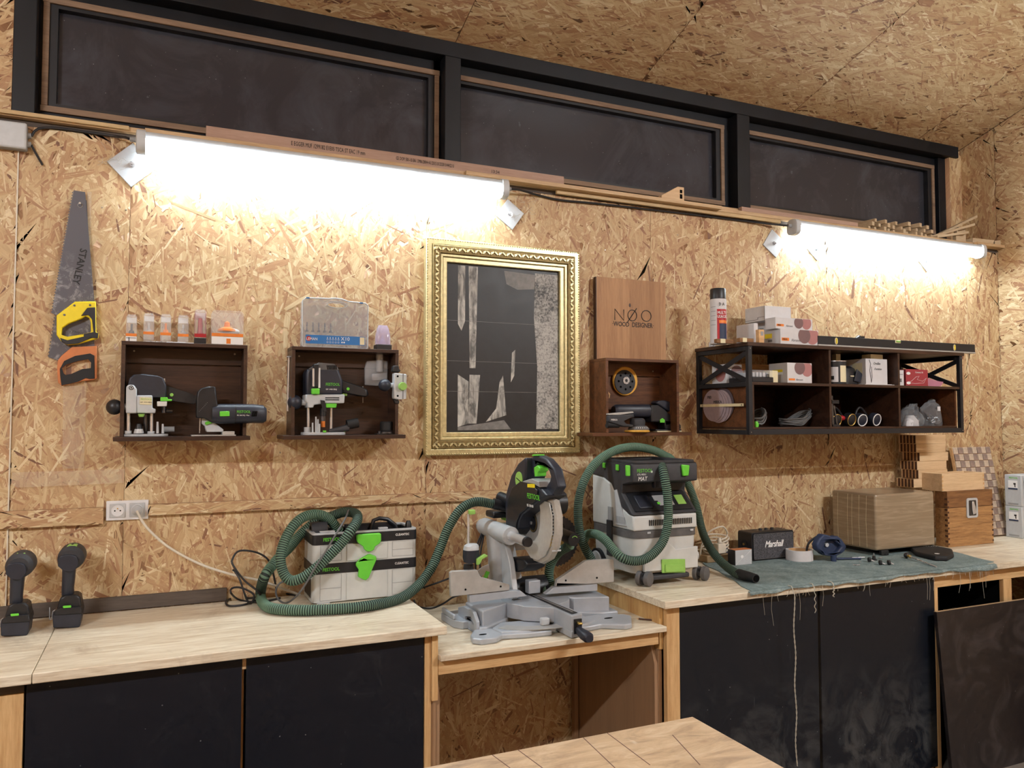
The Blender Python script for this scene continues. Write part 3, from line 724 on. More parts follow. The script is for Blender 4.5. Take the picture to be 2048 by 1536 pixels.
part('base_collar', 'light_grey', t, lambda m: m.cyl(k.v3(256, 1388, -.13), k.v3(256, 1362, -.13), .012).cyl(k.v3(462, 1388, -.13), k.v3(462, 1366, -.13), .013).cyl(k.v3(520, 1385, -.14), k.v3(520, 1280, -.14), .005, .0035).cyl(k.v3(567, 1385, -.14), k.v3(567, 1300, -.14), .005, .0035).cyl(k.v3(350, 1385, -.14), k.v3(350, 1345, -.14), .018, .014))
part('turret_stop', 'black_plastic', t, lambda m: m.cyl(k.v3(350, 1345, -.14), k.v3(350, 1300, -.14), .013, .008))
part('dust_spout', 'grey_plastic', t, lambda m: m.pipe(k.v3(560, 1350, -.075), k.v3(672, 1348, -.075), .011, .009))

# --- barrel-grip jigsaw
O = (S1[0]+.30, -.13, ZS); t = thing('jigsaw', 'black barrel-grip jigsaw with green switch in the left box', 'power tool', O)
k = Crop(200, 560, .2214, -.15, O)
a, b = k(1060, 1210), k(1500, 1208)
part('barrel', 'blue_black', t, lambda m: m.loft([(a[0]-.02, -.02, a[1], .032, .034), (a[0]+.01, -.02, a[1], .036, .039), (b[0]-.05, -.02, b[1], .036, .038), (b[0]-.012, -.02, b[1]-.002, .034, .036), (b[0], -.02, b[1]-.004, .024, .026)], 'x', 20, 2.6))
part('barrel_seam', 'black_plastic', t, lambda m: m.loft([(k(1214, 1200)[0], -.02, a[1], .0368, .0392), (k(1224, 1200)[0], -.02, a[1], .0368, .0392)], 'x', 20, 2.6))
part('gear_head', 'black_plastic', t, lambda m: m.prism(k.poly([(868, 1180), (872, 1060), (880, 1010), (910, 980), (980, 962), (1042, 968), (1050, 1060), (1060, 1130), (1070, 1280), (1010, 1290), (940, 1250), (868, 1245)]), -.045, .02), .012, seg=3)
part('switch', 'green', t, lambda m: m.prism(k.poly([(1075, 1188), (1162, 1186), (1164, 1230), (1076, 1232)]), -.0600, -.054), .002)
for i in range(5): part('vent_slot', 'blackness', t, lambda m: m.prism(k.poly([(1368+i*10, 1185+i*0), (1374+i*10, 1185), (1364+i*10, 1232), (1358+i*10, 1232)]), -.0572, -.052))
q_ = k(1228, 1202); text('FESTOOL', .0145, 'green', t, (q_[0], -.0572, q_[1]), sx=.85)
q_ = k(1230, 1228); text('PS 300 EQ  Plus', .007, 'ink_white', t, (q_[0], -.0572, q_[1]))
part('rating_dots', 'ink_grey', t, lambda m: [m.cyl((k(965-i*10, 1110+i*11)[0], -.0455, k(965-i*10, 1110+i*11)[1]), (k(965-i*10, 1110+i*11)[0], -.0465, k(965-i*10, 1110+i*11)[1]), .0012, None, 6) for i in range(8)])
part('foot_bracket', 'light_grey', t, lambda m: m.prism(k.poly([(920, 1250), (985, 1250), (1050, 1300), (1118, 1352), (1110, 1372), (960, 1372), (945, 1320), (920, 1300)]), -.02, .015), .003)
part('pendulum_lever', 'green', t, lambda m: m.prism(k.poly([(945, 1285), (1005, 1268), (1022, 1290), (955, 1312)]), -.026, -.0202), .002)
part('saw_blade', 'steel', t, lambda m: m.prism(k.poly([(900, 1245), (912, 1245), (905, 1385), (897, 1385)]), -.004, -.002))
x0, x1 = k(822, 1395)[0], k(1222, 1395)[0]
part('foot_plate', 'alu', t, lambda m: m.box(x0, x1, -.055, .02, .0003, .005).box(x1-.05, x1-.005, -.05, .015, .005, .018), .001)

# --- cases on top of the left box
ZT1 = S1[3]+.0005
k1 = Crop(200, 560, .2214, -.07)
def bit_box(u0, u1, v0, label, col='orange', bit='dark_steel', name='bit_case', base=None, depth=.022, dz=0.):
    x0, x1 = k1(u0, 500)[0], k1(u1, 500)[0]; z1 = k1((u0+u1)/2, v0)[1]; w = x1-x0; h = z1-ZT1-dz
    t = thing(name, label, 'case', ((x0+x1)/2, -.07, ZT1+dz), 0, 'small clear bit cases')
    part('clear_case', 'clear_plastic', t, lambda m: m.box(-w/2, w/2, -depth, depth, 0.0, h-.008).box(-w/2+.004, w/2-.004, -.001, .001, h-.008, h), .002)
    bx('header_card', 'ink_white', t, -w/2+.002, w/2-.002, depth-.004, depth-.002, h*.72, h-.009)
    if base: bx('black_base', base, t, -w/2-.0006, w/2+.0006, -depth-.0006, depth+.0006, 0, h*.18, .001)
    bx('label_strip', col, t, -w/2-.0004, w/2+.0004, -depth-.0006, -depth-.0002, h*.20, h*.30)
    part('cutter', bit, t, lambda m: m.cyl((0, 0, h*.3), (0, 0, h*.42), w*.3, w*.22, 12).cyl((0, 0, h*.42), (0, 0, h*.66), .004, None, 10))
    return t, w, h, depth
t, w, h, d = bit_box(236, 332, 312, 'clear bit case at the left end of the row, dark cutter inside')
bx('lower_label', 'ink_white', t, -w/2-.0004, w/2+.0004, -d-.0006, -d-.0002, .001, h*.19); part('label_mark', 'ink', t, lambda m: m.box(-.009, -.006, -d-.001, -d-.0007, .003, h*.16).box(-w/2+.001, w/2-.001, -d-.001, -d-.0007, h*.13, h*.15))
bit_box(392, 488, 300, 'clear bit case second from the left, empty looking with pale strip', 'orange', 'clear_plastic', dz=.010)
bit_box(545, 640, 308, 'clear bit case third from the left with an orange cutter', 'orange', 'orange', dz=.009)
bit_box(702, 798, 318, 'clear bit case fourth from the left with steel cutter and orange card', 'orange', 'steel', dz=.006)
t, w, h, d = bit_box(852, 956, 268, 'tall clear case with red cutter on a black base', 'red', 'red', base='black_plastic')
part('red_shank', 'red', t, lambda m: m.cyl((0, 0, h*.3), (0, 0, h*.75), .010, .008, 12).box(-w/2+.001, -w/2+.002, -.02, .02, h*.2, h*.9).box(w/2-.002, w/2-.001, -.02, .02, h*.2, h*.9))
x0, x1 = k1(1003, 500)[0], k1(1290, 500)[0]; h = k1(1150, 285)[1]-ZT1; w = x1-x0
t = thing('blister_case', 'wide clear blister case with a large orange cutter and orange strip', 'case', ((x0+x1)/2, -.065, ZT1))
part('clear_case', 'clear_plastic', t, lambda m: m.prism(rrect(-w/2, w/2, 0, h, .014), -.03, .03), .003)
bx('label_strip', 'orange', t, -w/2+.001, w/2-.001, -.0314, -.0306, h*.25, h*.34); bx('lower_label', 'ink_white', t, -w/2+.001, w/2-.001, -.0314, -.0306, .004, h*.24); bx('orange_mark', 'orange', t, -.004, .012, -.0320, -.0315, .006, h*.19)
part('cutter', 'orange', t, lambda m: m.lathe([(.002, h*.72), (.010, h*.68), (.012, h*.55), (.034, h*.48), (.036, h*.42), (.014, h*.38)], (0, 0, 0), (0, 0, 1), 16)); part('packing_film', 'card_white', t, lambda m: m.ball((.012, -.006, h*.42), (.036, .014, .014), 14, 8))
# stack of thin steel strips lying under the small cases
sx = [(386, 845, 0), (392, 838, .0016), (400, 770, .0032), (388, 700, .0048), (395, 650, .0064)]
for i, (u0, u1, dz) in enumerate(sx):
    if i < 3:
        a = k1(u0, 520)[0]; b = k1(u1, 540)[0]
        tag(bx('steel_strip', 'steel', None, a, b, -.115+.004*i, -.095+.004*i, ZT1+dz*1.0, ZT1+dz+.0014, .0003), ['lowest and longest thin steel strip lying under the small cases', 'middle thin steel strip in the pile under the small cases', 'topmost thin steel strip in the pile under the small cases'][i], 'metal strip', 'thin steel strips')
# blocks that keep the small cases up on the strips
# --- large plunge router in the second box
O = (S2[0]+.15, -.10, ZS); t = thing('plunge_router', 'large black plunge router with ribbed vents in the middle box', 'power tool', O)
k = Crop(540, 560, .2213, -.11, O)
part('motor_body', 'blue_black', t, lambda m: m.prism(k.poly([(312, 1045), (312, 850), (325, 815), (385, 780), (420, 755), (560, 765), (592, 790), (622, 860), (640, 910), (640, 1040)]), -.05, .045), .012, seg=3)
part('motor_cap', 'grey_rubber', t, lambda m: m.prism(k.poly([(330, 812), (390, 776), (425, 752), (560, 764), (590, 790), (605, 820)]), -.0512, -.044).prism(k.poly([(425, 752), (560, 764), (590, 790), (570, 775), (430, 760)]), -.05, .04), .002)
for i in range(7): part('vent_slot', 'blackness', t, lambda m: m.prism(k.poly([(495+i*13, 776), (502+i*13, 776), (508+i*13, 815), (501+i*13, 815)]), -.0525, -.0513))
q_ = k(486, 958); text('FESTOOL', .0165, 'green', t, (q_[0], -.0508, q_[1]), sx=.85); q_ = k(487, 996); text('OF 1400 EBQ', .008, 'ink_white', t, (q_[0], -.0508, q_[1]))
part('depth_column', 'black_plastic', t, lambda m: m.prism(k.poly([(372, 768), (420, 768), (412, 970), (374, 970)]), -.064, -.045), .002)
part('depth_rod', 'chrome', t, lambda m: m.cyl(k.v3(392, 800, -.168), k.v3(392, 962, -.168), .0045)); part('scale_strip', 'ink_white', t, lambda m: m.prism(k.poly([(418, 800), (436, 800), (436, 978), (418, 978)]), -.056, -.0502))
part('depth_clamp', 'green', t, lambda m: m.prism(k.poly([(356, 985), (424, 985), (424, 1035), (356, 1035)]), -.072, -.05), .002)
part('housing_band', 'light_grey', t, lambda m: m.prism(k.poly([(305, 1038), (655, 1038), (652, 1115), (480, 1118), (380, 1130), (375, 1155), (322, 1155), (322, 1110), (305, 1100)]), -.056, .03), .004)
for v in (1068, 1086): part('band_slot', 'blackness', t, lambda m: m.prism(k.poly([(480, v-5), (605, v-5), (605, v+3), (480, v+3)]), -.0572, -.0562))
part('lock_button', 'green', t, lambda m: m.prism(k.poly([(482, 1119), (584, 1119), (578, 1155), (484, 1155)]), -.058, -.02), .002)
a, b = k.v3(225, 1105), k.v3(320, 1108)
part('ball_knob', 'blue_black', t, lambda m: m.ball(a, (.030, .029, .030), 18, 10)); part('knob_stem', 'light_grey', t, lambda m: m.cyl(a+Vector((.02, 0, 0)), b, .012, .012))
part('handle', 'black_plastic', t, lambda m: m.prism(k.poly([(636, 880), (660, 908), (800, 955), (880, 990), (888, 1030), (872, 1060), (760, 1040), (660, 1020), (638, 1010)]), -.022, .022), .009, seg=3)
p = k.v3(698, 985); part('switch_button', 'green', t, lambda m: m.cyl((p.x, -.0225, p.z), (p.x, -.027, p.z), .0062)); part('trigger', 'pale_green', t, lambda m: m.prism(k.poly([(655, 1022), (700, 1028), (695, 1048), (655, 1045)]), -.012, .012), .002)
for u in (346, 552): part('guide_rod', 'chrome', t, lambda m: m.cyl(k.v3(u, 1150), k.v3(u, 1360), .0058))
part('spindle', 'black_plastic', t, lambda m: m.cyl(k.v3(480, 1150), k.v3(480, 1230), .013).prism(k.poly([(435, 1088), (472, 1092), (490, 1190), (462, 1190), (440, 1120)]), -.064, -.057)); part('collet_nut', 'dark_steel', t, lambda m: m.cyl(k.v3(480, 1230), k.v3(480, 1275), .010, None, 6)); part('cutter', 'orange', t, lambda m: m.cyl(k.v3(480, 1275), k.v3(480, 1330), .0085))
X0, X1 = k(285, 1385)[0], k(670, 1385)[0]
part('base_plate', 'light_grey', t, lambda m: m.prism(rrect(X0, X1, -.065, .05, .035), .0003, .011, 'xy'), .002)
part('base_post', 'light_grey', t, lambda m: m.cyl(k.v3(338, 1380), k.v3(338, 1330), .014).cyl(k.v3(415, 1380, -.15), k.v3(415, 1235, -.15), .004, .003).cyl(k.v3(433, 1380, -.15), k.v3(433, 1258, -.15), .004, .003).cyl(k.v3(385, 1380, -.15), k.v3(385, 1290, -.15), .004, .003).cyl(k.v3(448, 1380, -.15), k.v3(448, 1300, -.15), .003))
part('base_latch', 'green', t, lambda m: m.box(k(470, 1350)[0]-.006, k(470, 1350)[0]+.006, -.068, -.06, .011, .019).box(k(667, 1360)[0]-.003, k(667, 1360)[0]+.003, -.03, -.022, .011, .022))
part('extraction_elbow', 'dusty_black', t, lambda m: m.loft([(k(520, 1350)[0], -.03, .017, .012, .006), (k(620, 1330)[0], -.03, .024, .016, .011), (k(700, 1308)[0], -.03, .030, .018, .016)], 'x', 14)); part('hose_socket', 'rubber', t, lambda m: m.pipe(k.v3(695, 1308, -.13), k.v3(795, 1290, -.13), .0205, .017))
# clear dust hood hanging on the back panel
O = (S2[0]+.36, -.03, ZS+.16); t = thing('dust_hood', 'clear plastic dust hood hanging inside the middle wall box', 'dust hood', O)
k = Crop(540, 560, .2213, -.03, O)
part('hood', 'clear_plastic', t, lambda m: m.prism(k.poly([(852, 950), (850, 800), (868, 735), (960, 725), (1055, 735), (1052, 950), (960, 958)]), -.02, -.001), .003)
part('neck', 'clear_plastic', t, lambda m: m.pipe(k.v3(990, 660, -.05), k.v3(990, 830, -.05), .016, .0145)); part('inner_rim', 'clear_plastic', t, lambda m: m.prism(k.poly([(905, 850), (1045, 842), (1045, 905), (905, 910)]), -.028, -.0205), .003)
part('hanging_strap', 'light_grey', t, lambda m: m.prism(k.poly([(836, 960), (842, 960), (842, 1110), (836, 1110)]), -.0015, -.0005))
# chip collar on the floor of the box
O = (k(1020, 1380)[0]+O[0], -.085, ZS); t = thing('template_collar', 'black round chip collar on a steel base in the middle box', 'tool part', O)
part('collar', 'rubber', t, lambda m: m.lathe([(.027, .018), (.027, .050), (.023, .055), (.020, .055), (.020, .02)], n=20)); part('steel_base', 'dark_steel', t, lambda m: m.box(-.045, .038, -.025, .025, .0003, .004).cyl((-.034, -.015, .004), (-.034, -.015, .014), .007).cyl((.03, -.01, .004), (.03, -.01, .018), .004), .001); part('flange', 'dark_steel', t, lambda m: m.lathe([(.034, .004), (.034, .010), (.026, .018), (.02, .018)], n=20))
# side fence hooked over the right side board of the middle box
O = (S2[1]-.002, -.135, 1.66); t = thing('router_fence', 'grey router side fence with green knob hooked on the middle box side', 'tool part', O)
k = Crop(540, 560, .2213, -.16, O)
part('bracket', 'light_grey', t, lambda m: m.prism(k.poly([(1115, 840), (1228, 852), (1225, 1075), (1140, 1082), (1112, 1070)]), -.04, -.005), .004)
part('slot', 'ink_grey', t, lambda m: m.prism(k.poly([(1190, 850), (1198, 850), (1196, 1078), (1188, 1078)]), -.0412, -.0405)); part('hole', 'blackness', t, lambda m: [m.cyl((k(u, v)[0], -.0402, k(u, v)[1]), (k(u, v)[0], -.0408, k(u, v)[1]), .0045, None, 12) for u, v in ((1145, 872), (1145, 1048))])
p = k.v3(1186, 963); part('green_knob', 'pale_green', t, lambda m: m.cyl((p.x, -.0409, p.z), (p.x, -.058, p.z), .0185, .016, 14)); a = k.v3(1040, 950)
part('ball_knob', 'blue_black', t, lambda m: m.ball((a.x, -.02, a.z), (.027, .026, .026), 16, 10)); part('knob_stem', 'light_grey', t, lambda m: m.cyl((a.x+.02, -.02, a.z), (k(1115, 950)[0], -.02, a.z), .010)); part('top_clamp', 'black_plastic', t, lambda m: m.prism(k.poly([(1110, 775), (1160, 775), (1162, 808), (1175, 812), (1172, 832), (1100, 828)]), -.035, -.008), .003); part('lower_clamp', 'black_plastic', t, lambda m: m.prism(k.poly([(1112, 1072), (1140, 1083), (1168, 1090), (1165, 1120), (1130, 1118)]), -.03, -.008), .003)
# fence rods standing by the left side of the middle box
O = (S2[0]-.012, -.10, 1.62); t = thing('fence_rod', 'thin steel guide rod hanging beside the middle wall box', 'tool part', O)
k = Crop(540, 560, .2213, -.10, O)
part('rod', 'chrome', t, lambda m: m.cyl(k.v3(172, 700), k.v3(160, 1185), .0045, None, 10)); part('cross_pin', 'steel', t, lambda m: m.cyl(k.v3(152, 696), k.v3(192, 694), .0035, None, 8)); part('wall_hook', 'screw', t, lambda m: m.bar(k.v3(176, 960), k.v3(176, 960)+Vector((.008, .0, 0)), .003).cyl(k.v3(176, 720), k.v3(176, 720)+Vector((0, .099, 0)), .0018, None, 8))
# --- bit case and purple case on the middle box
ZT2 = S2[3]+.0005
O = (fx(670, -.07), -.07, ZT2); t = thing('bit_set_case', 'translucent grey carry case of ten router bits with a blue label', 'case', O); k = Crop(540, 560, .2213, -.10, O)
w = k(884, 400)[0]; w0 = k(292, 400)[0]; h = k(590, 178)[1]
out = [(w0+.004, .0005), (w-.004, .0005), (w, .012), (w, h-.028), (w-.01, h-.014), (w*.45+w0*.55+.062, h-.004)]
out = [(w0+.006, .0005), (w-.006, .0005), (w, .007), (w, h-.018), (w-.01, h-.008), (.045, h-.004), (.02, h+.004), (-.01, h+.006), (-.035, h+.003), (w0+.012, h), (w0, h-.012), (w0, .007)]
hole = [(x, z) for x, z in circ(-.0, h-.022, .042, 20, .013)]
part('shell', 'case_plastic', t, lambda m: m.prism(out, -.030, .022, 'xz', [hole]), .003)
part('rim', 'light_grey', t, lambda m: m.tube([(x, -.031, z) for x, z in out], .0028, 6, closed=True).tube([(x, -.031, z) for x, z in hole], .0024, 6, closed=True))
p0, p1 = k(352, 545), k(836, 460)
bx('label', 'blue_label', t, w0+.014, w-.012, -.0314, -.0303, .016, .052)
part('label_disc', 'red', t, lambda m: m.cyl((w0+.026, -.0316, .036), (w0+.026, -.0322, .036), .0105, None, 16)); text('LEMAN', .016, 'ink_white', t, (w0+.016, -.0328, .030), sx=.9)
text('X10', .022, 'ink_white', t, (.016, -.0318, .033)); bx('label_photo', 'cream', t, w-.034, w-.014, -.0322, -.0316, .018, .05)
part('label_icons', 'ink_white', t, lambda m: [m.pipe((-.040+i*.0115, -.0316, z), (-.040+i*.0115, -.0321, z), .0036, .0027, 10) for i in range(5) for z in (.024, .036)]+[m.box(-.041+i*.0115, -.039+i*.0115, -.0321, -.0316, .0395, .046) for i in range(5)]+[m.cyl((.021+i*.009, -.0316, .025), (.021+i*.009, -.0322, .025), .0035, None, 10) for i in range(2)])
part('latch', 'blue_label', t, lambda m: m.box(w0+.014, w0+.028, -.034, -.026, h-.002, h+.003).box(w-.036, w-.022, -.034, -.026, h-.010, h-.005))
for i in range(5):
    for j in range(2):
        x = w0+.022+i*.0245; part('router_bit', 'dark_steel', t, lambda m: m.cyl((x, -.012, .066+j*.022), (x, -.012, .074+j*.022), .0065-.0028*j, .005-.0025*j, 10).cyl((x, -.012, .074+j*.022), (x, -.012, .086+j*.02), .0025, None, 8))
x0, x1 = fx(750, -.08), fx(779, -.08); h = W(765, 651, -.08).z-ZT2; w = x1-x0
t = thing('bit_case', 'small lilac-tinted cutter case on a black base beside the gilt frame', 'case', ((x0+x1)/2, -.08, ZT2))
part('clear_case', 'purple_plastic', t, lambda m: m.loft([(h*.22, 0, 0, w*.5, .025, 4), (h*.6, 0, 0, w*.48, .024, 4), (h*.85, 0, 0, w*.40, .018, 4), (h, 0, 0, w*.3, .01, 4)], 'z', 20)); bx('black_base', 'black_plastic', t, -w*.52, w*.52, -.027, .027, 0, h*.215, .002)
part('cutter', 'purple_plastic', t, lambda m: m.lathe([(.012, h*.26), (.014, h*.36), (.003, h*.5), (.003, h*.74)], n=12))

# --- hand saws, one hung over the other
def handsaw(O, k, blade, teeth, grip, holes, hm, label, y0):
    t = thing('hand_saw', label, 'saw', O)
    P = k.poly(blade)
    part('blade', 'saw_blade', t, lambda m: m.prism(P, y0-.0012, y0))
    a, b = Vector((*k(*teeth[0]), 0)), Vector((*k(*teeth[1]), 0)); n = 44
    part('teeth', 'dark_steel', t, lambda m: [m.prism([tuple((a+(b-a)*(i/n))[:2]), tuple((a+(b-a)*((i+.9)/n))[:2]), ((a+(b-a)*((i+.45)/n)).x-.0042, (a+(b-a)*((i+.45)/n)).y)], y0-.0011, y0-.0001) for i in range(n)])
    return t
O = (-.30, -.02, 1.90); k = Crop(0, 350, .358, -.02, O)
t = handsaw(O, k, [(412, 86), (476, 96), (528, 712), (400, 790), (322, 786), (290, 772)], ((290, 772), (410, 90)), None, None, None, 'handsaw with yellow and black grip hung in front of the other saw', 0.)
g = [(318, 786), (340, 770), (420, 710), (536, 708), (538, 880), (552, 885), (548, 915), (440, 945), (378, 950), (345, 932), (318, 895)]
hl = [(345, 895), (350, 855), (385, 832), (455, 805), (478, 790), (500, 800), (508, 825), (510, 880), (440, 895), (380, 905)]
part('handle', 'saw_yellow', t, lambda m: m.prism(k.poly(g), -.014, .010, 'xz', [k.poly(hl)]), .003)
part('grip_insert', 'black_plastic', t, lambda m: m.prism(k.poly([(455, 790), (490, 745), (534, 742), (536, 882), (552, 886), (548, 916), (470, 905), (470, 890), (524, 880), (516, 810), (496, 785)]), -.019, -.0145).prism(k.poly([(338, 912), (380, 925), (470, 905), (530, 905), (440, 944), (378, 949), (348, 935)]), -.019, -.0145), .0015)
q_ = k(468, 884); text('STANLEY', .0125, 'ink', t, (q_[0]+.001, -.0155, q_[1]+.001), (pi/2, pi+.18, 0), sx=.9)
q_ = k(450, 412); text('STANLEY', .034, 'ink', t, (q_[0], -.0017, q_[1]+.002), (pi/2, pi/2+.17, 0), sx=1.0, bold=.0006)
part('rivet', 'dark_steel', t, lambda m: [m.cyl((k(u, v)[0], -.0145, k(u, v)[1]), (k(u, v)[0], -.017, k(u, v)[1]), .004, None, 10) for u, v in ((362, 784), (418, 732), (505, 730))])
q_ = k(448, 162); part('nail', 'screw', t, lambda m: m.cyl((q_[0], .019, q_[1]), (q_[0], -.014, q_[1]), .0016, None, 8).cyl((q_[0], -.014, q_[1]), (q_[0], -.0155, q_[1]), .004, None, 10).tube([(q_[0]+.008*cos(a), -.003, q_[1]-.006+.008*sin(a)) for a in [i*.6 for i in range(11)]], .0009, 5, closed=True))
O = (-.32, -.008, 1.73); k = Crop(0, 350, .358, -.01, O)
t = handsaw(O, k, [(420, 140), (484, 140), (528, 958), (400, 965), (325, 1036), (272, 1018)], ((272, 1018), (400, 180)), None, None, None, 'handsaw with orange and black grip hung behind the yellow one', .002)
g = [(325, 1035), (345, 1010), (402, 962), (540, 956), (542, 1135), (528, 1145), (470, 1150), (400, 1165), (345, 1178), (325, 1160), (320, 1080)]
hl = [(358, 1110), (348, 1080), (372, 1060), (440, 1040), (495, 1030), (510, 1050), (508, 1080), (460, 1085), (400, 1112), (370, 1118)]
part('handle', 'saw_orange', t, lambda m: m.prism(k.poly(g), -.010, .006, 'xz', [k.poly(hl)]), .003)
part('grip_insert', 'rubber', t, lambda m: m.prism(k.poly([(336, 1085), (360, 1040), (420, 1012), (505, 998), (528, 1010), (530, 1138), (500, 1140), (480, 1135), (440, 1155), (400, 1165), (345, 1176), (338, 1120)]), -.014, -.0105, 'xz', [k.poly(hl)]), .002)
# clear acrylic T-square behind the saws
O = (-.33, -.004, 1.32); k = Crop(0, 350, .358, -.004, O); t = thing('t_square', 'clear acrylic T-square hanging on the wall behind the hand saws', 'ruler', O)
part('blade', 'acrylic', t, lambda m: m.prism(k.poly([(488, 96), (512, 96), (470, 1660), (345, 1660), (352, 1180), (340, 1180)][0:2]+[(470, 1640), (350, 1640), (352, 1180), (470, 1175)]), -.003, 0))
k0 = lambda px, py: ((p := W(px, py, -.004)).x-O[0], p.z-O[2])
part('head', 'acrylic', t, lambda m: m.prism([k0(25, 945), k0(250, 938), k0(248, 966), k0(35, 975), k0(22, 968)], -.009, -.0035), .001)
part('rivet', 'screw', t, lambda m: [m.cyl((k0(u, v)[0], -.0092, k0(u, v)[1]), (k0(u, v)[0], -.0115, k0(u, v)[1]), .0025, None, 8) for u, v in ((127, 964), (157, 963))])
# screws in the wall sheets
scr = [(204, 415), (252, 420), (581, 805), (618, 808), (1355, 470), (300, 640), (700, 470), (1210, 500), (1600, 560), (1700, 590), (1870, 610), (1930, 580), (1948, 582), (560, 905), (760, 930), (1255, 880)]
for px, py in scr:
    p = W(px, py, 0); s_ = part('screw', 'screw', wb, lambda m: m.cyl((p.x, -.001, p.z), (p.x, -.0035, p.z), .0035, .0025, 8))

# --- gilt frame with a black and white print (plain generic picture)
X0, X1, Z0, Z1 = 1.104, 1.902, 1.434, 2.44
yf = -.05
X0, X1 = W(853, 700, yf).x, W(1162, 700, yf).x; Z1, Z0 = W(1000, 487, yf).z, W(1000, 909, yf).z
O = (X0, -.002, Z0); t = thing('picture_frame', 'ornate gilt frame holding a tall black and white print', 'picture', O); w, h = X1-X0, Z1-Z0
def ring(m, a, b, y0, y1): m.prism([(a, a), (w-a, a), (w-a, h-a), (a, h-a)], y0, y1, 'xz', [[(b, b), (w-b, b), (w-b, h-b), (b, h-b)]])
part('outer_moulding', 'gold', t, lambda m: ring(m, 0, .030, -.038, 0), .004)
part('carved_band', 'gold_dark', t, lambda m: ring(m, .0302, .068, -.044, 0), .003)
part('inner_moulding', 'gold', t, lambda m: (ring(m, .0682, .082, -.036, 0), ring(m, .0822, .104, -.028, 0)), .003)
m = MB(); L = [((.049, z), 1) for z in [.05+i*.0205 for i in range(int((h-.09)/.0205)+1)]]
pts = []
for i in range(int((h-.08)/.02)+1): pts += [(.049, .04+i*.02, 1), (w-.049, .04+i*.02, 1)]
for i in range(int((w-.08)/.02)+1): pts += [(.04+i*.02, .049, 0), (.04+i*.02, h-.049, 0)]
for i, (x, z, v) in enumerate(pts):
    s_ = 1 if (i//2) % 2 else -1
    m.obox((x, -.046, z), (.020, .009, .0055), (0, s_*.75+(pi/2 if v else 0), 0)); m.ball((x, -.046, z), (.006, .005, .006), 6, 4)
m.build('carved_leaves', 'gold', t, .0)
m = MB()
for i in range(int(h/.012)): m.ball((.006, -.039, .008+i*.012), .0035, 6, 4); m.ball((w-.006, -.039, .008+i*.012), .0035, 6, 4)
for i in range(int(w/.012)): m.ball((.008+i*.012, -.039, .006), .0035, 6, 4); m.ball((.008+i*.012, -.039, h-.006), .0035, 6, 4)
m.build('beading', 'gold', t)
q = N('print_wall'); o = q.obj(); f = q.noise(o, 120, 3, .7); f2 = q.noise(o, 6, 3, .6)
q.set(Base_Color=q.ramp(q.math('MULTIPLY_ADD', f2, .5, q.math('MULTIPLY', f, .6)), [(.42, srgb(46, 46, 46)), (.62, srgb(176, 174, 170))]), Roughness=.5); M['print_wall'] = q.m
q = N('print_stone'); o = q.obj(); f = q.noise(q.mapping(o, sc=(3, 1, 1)), 9, 5, .65, .8)
q.set(Base_Color=q.ramp(f, [(.38, srgb(92, 92, 90)), (.62, srgb(196, 194, 188))]), Roughness=.5); M['print_stone'] = q.m
plain('print_black', (26, 26, 28), .42, wear=.35, scale=26); plain('print_grey', (120, 118, 116), .5, wear=.3, scale=40)
pr = bx('print', 'print_black', t, .1045, w-.1045, -.012, -.002, .1045, h-.1045)
pw, ph = w-.209, h-.209
U = lambda u, v: (.1045+u*pw, .1045+(1-v)*ph)
def patch(name, mat, pts, d=.0004): return part(name, mat, pr, lambda m: m.prism([U(*p) for p in pts], -.0121-d, -.012))
patch('print_patch', 'print_stone', [(.10, .01), (.16, .01), (.16, .34), (.13, .40), (.10, .36)]); patch('print_patch', 'print_stone', [(.19, .01), (.27, .01), (.25, .62), (.20, .62)])
patch('print_patch', 'print_grey', [(.50, .02), (.78, .03), (.78, .12), (.62, .13), (.52, .10)]); patch('print_patch', 'print_wall', [(.78, .02), (.995, .02), (.995, .985), (.79, .985), (.80, .6), (.77, .3)])
patch('print_patch', 'print_stone', [(.10, .66), (.19, .70), (.19, .95), (.10, .97)]); patch('print_patch', 'print_stone', [(.20, .66), (.29, .66), (.26, .95), (.19, .95)]); patch('print_patch', 'print_stone', [(.46, .70), (.49, .66), (.52, .90), (.34, .94), (.43, .86)])
patch('print_patch', 'print_grey', [(.10, .97), (.50, .93), (.56, .985), (.10, .99)]); patch('print_patch', 'print_stone', [(.57, .52), (.60, .50), (.59, .66), (.56, .70)])
for v in (.34, .58, .76): part('print_fold', 'print_grey', pr, lambda m: m.box(.106, w-.106, -.0130, -.0126, .1045+(1-v)*ph-.0008, .1045+(1-v)*ph+.0008))
# --- wooden name board on top of the small box
yb = -.04; X0, X1 = W(1193, 620, yb).x, W(1331, 640, yb).x; z0 = S3[3]+.0005; z1 = W(1260, 559, yb).z
t = thing('sign_board', 'oak name board standing on the small wall box', 'sign', (X0, -.02, z0)); w, h = X1-X0, z1-z0
part('board', 'oak', t, lambda m: m.box(0, w, -.022, .004, 0, h), .001)
bx('dark_edge', 'walnut', t, -.0035, -.0003, -.0215, .0035, 0, h)
part('knot', 'walnut', t, lambda m: m.prism(circ(w*.47, h*.68, .006, 12, .010), -.0225, -.0221))
cx_, cz_ = W(1265, 630, yb).x-X0, W(1265, 631, yb).z-z0
def ell(m, cx, cz, rx, rz): m.tube([(cx+rx*cos(i*pi/16), -.0228, cz+rz*sin(i*pi/16)) for i in range(32)], .0022, 5, closed=True)
n0, n1 = W(1229, 618, yb), W(1247, 641, yb); zt1, zt2 = n0.z-z0, n1.z-z0
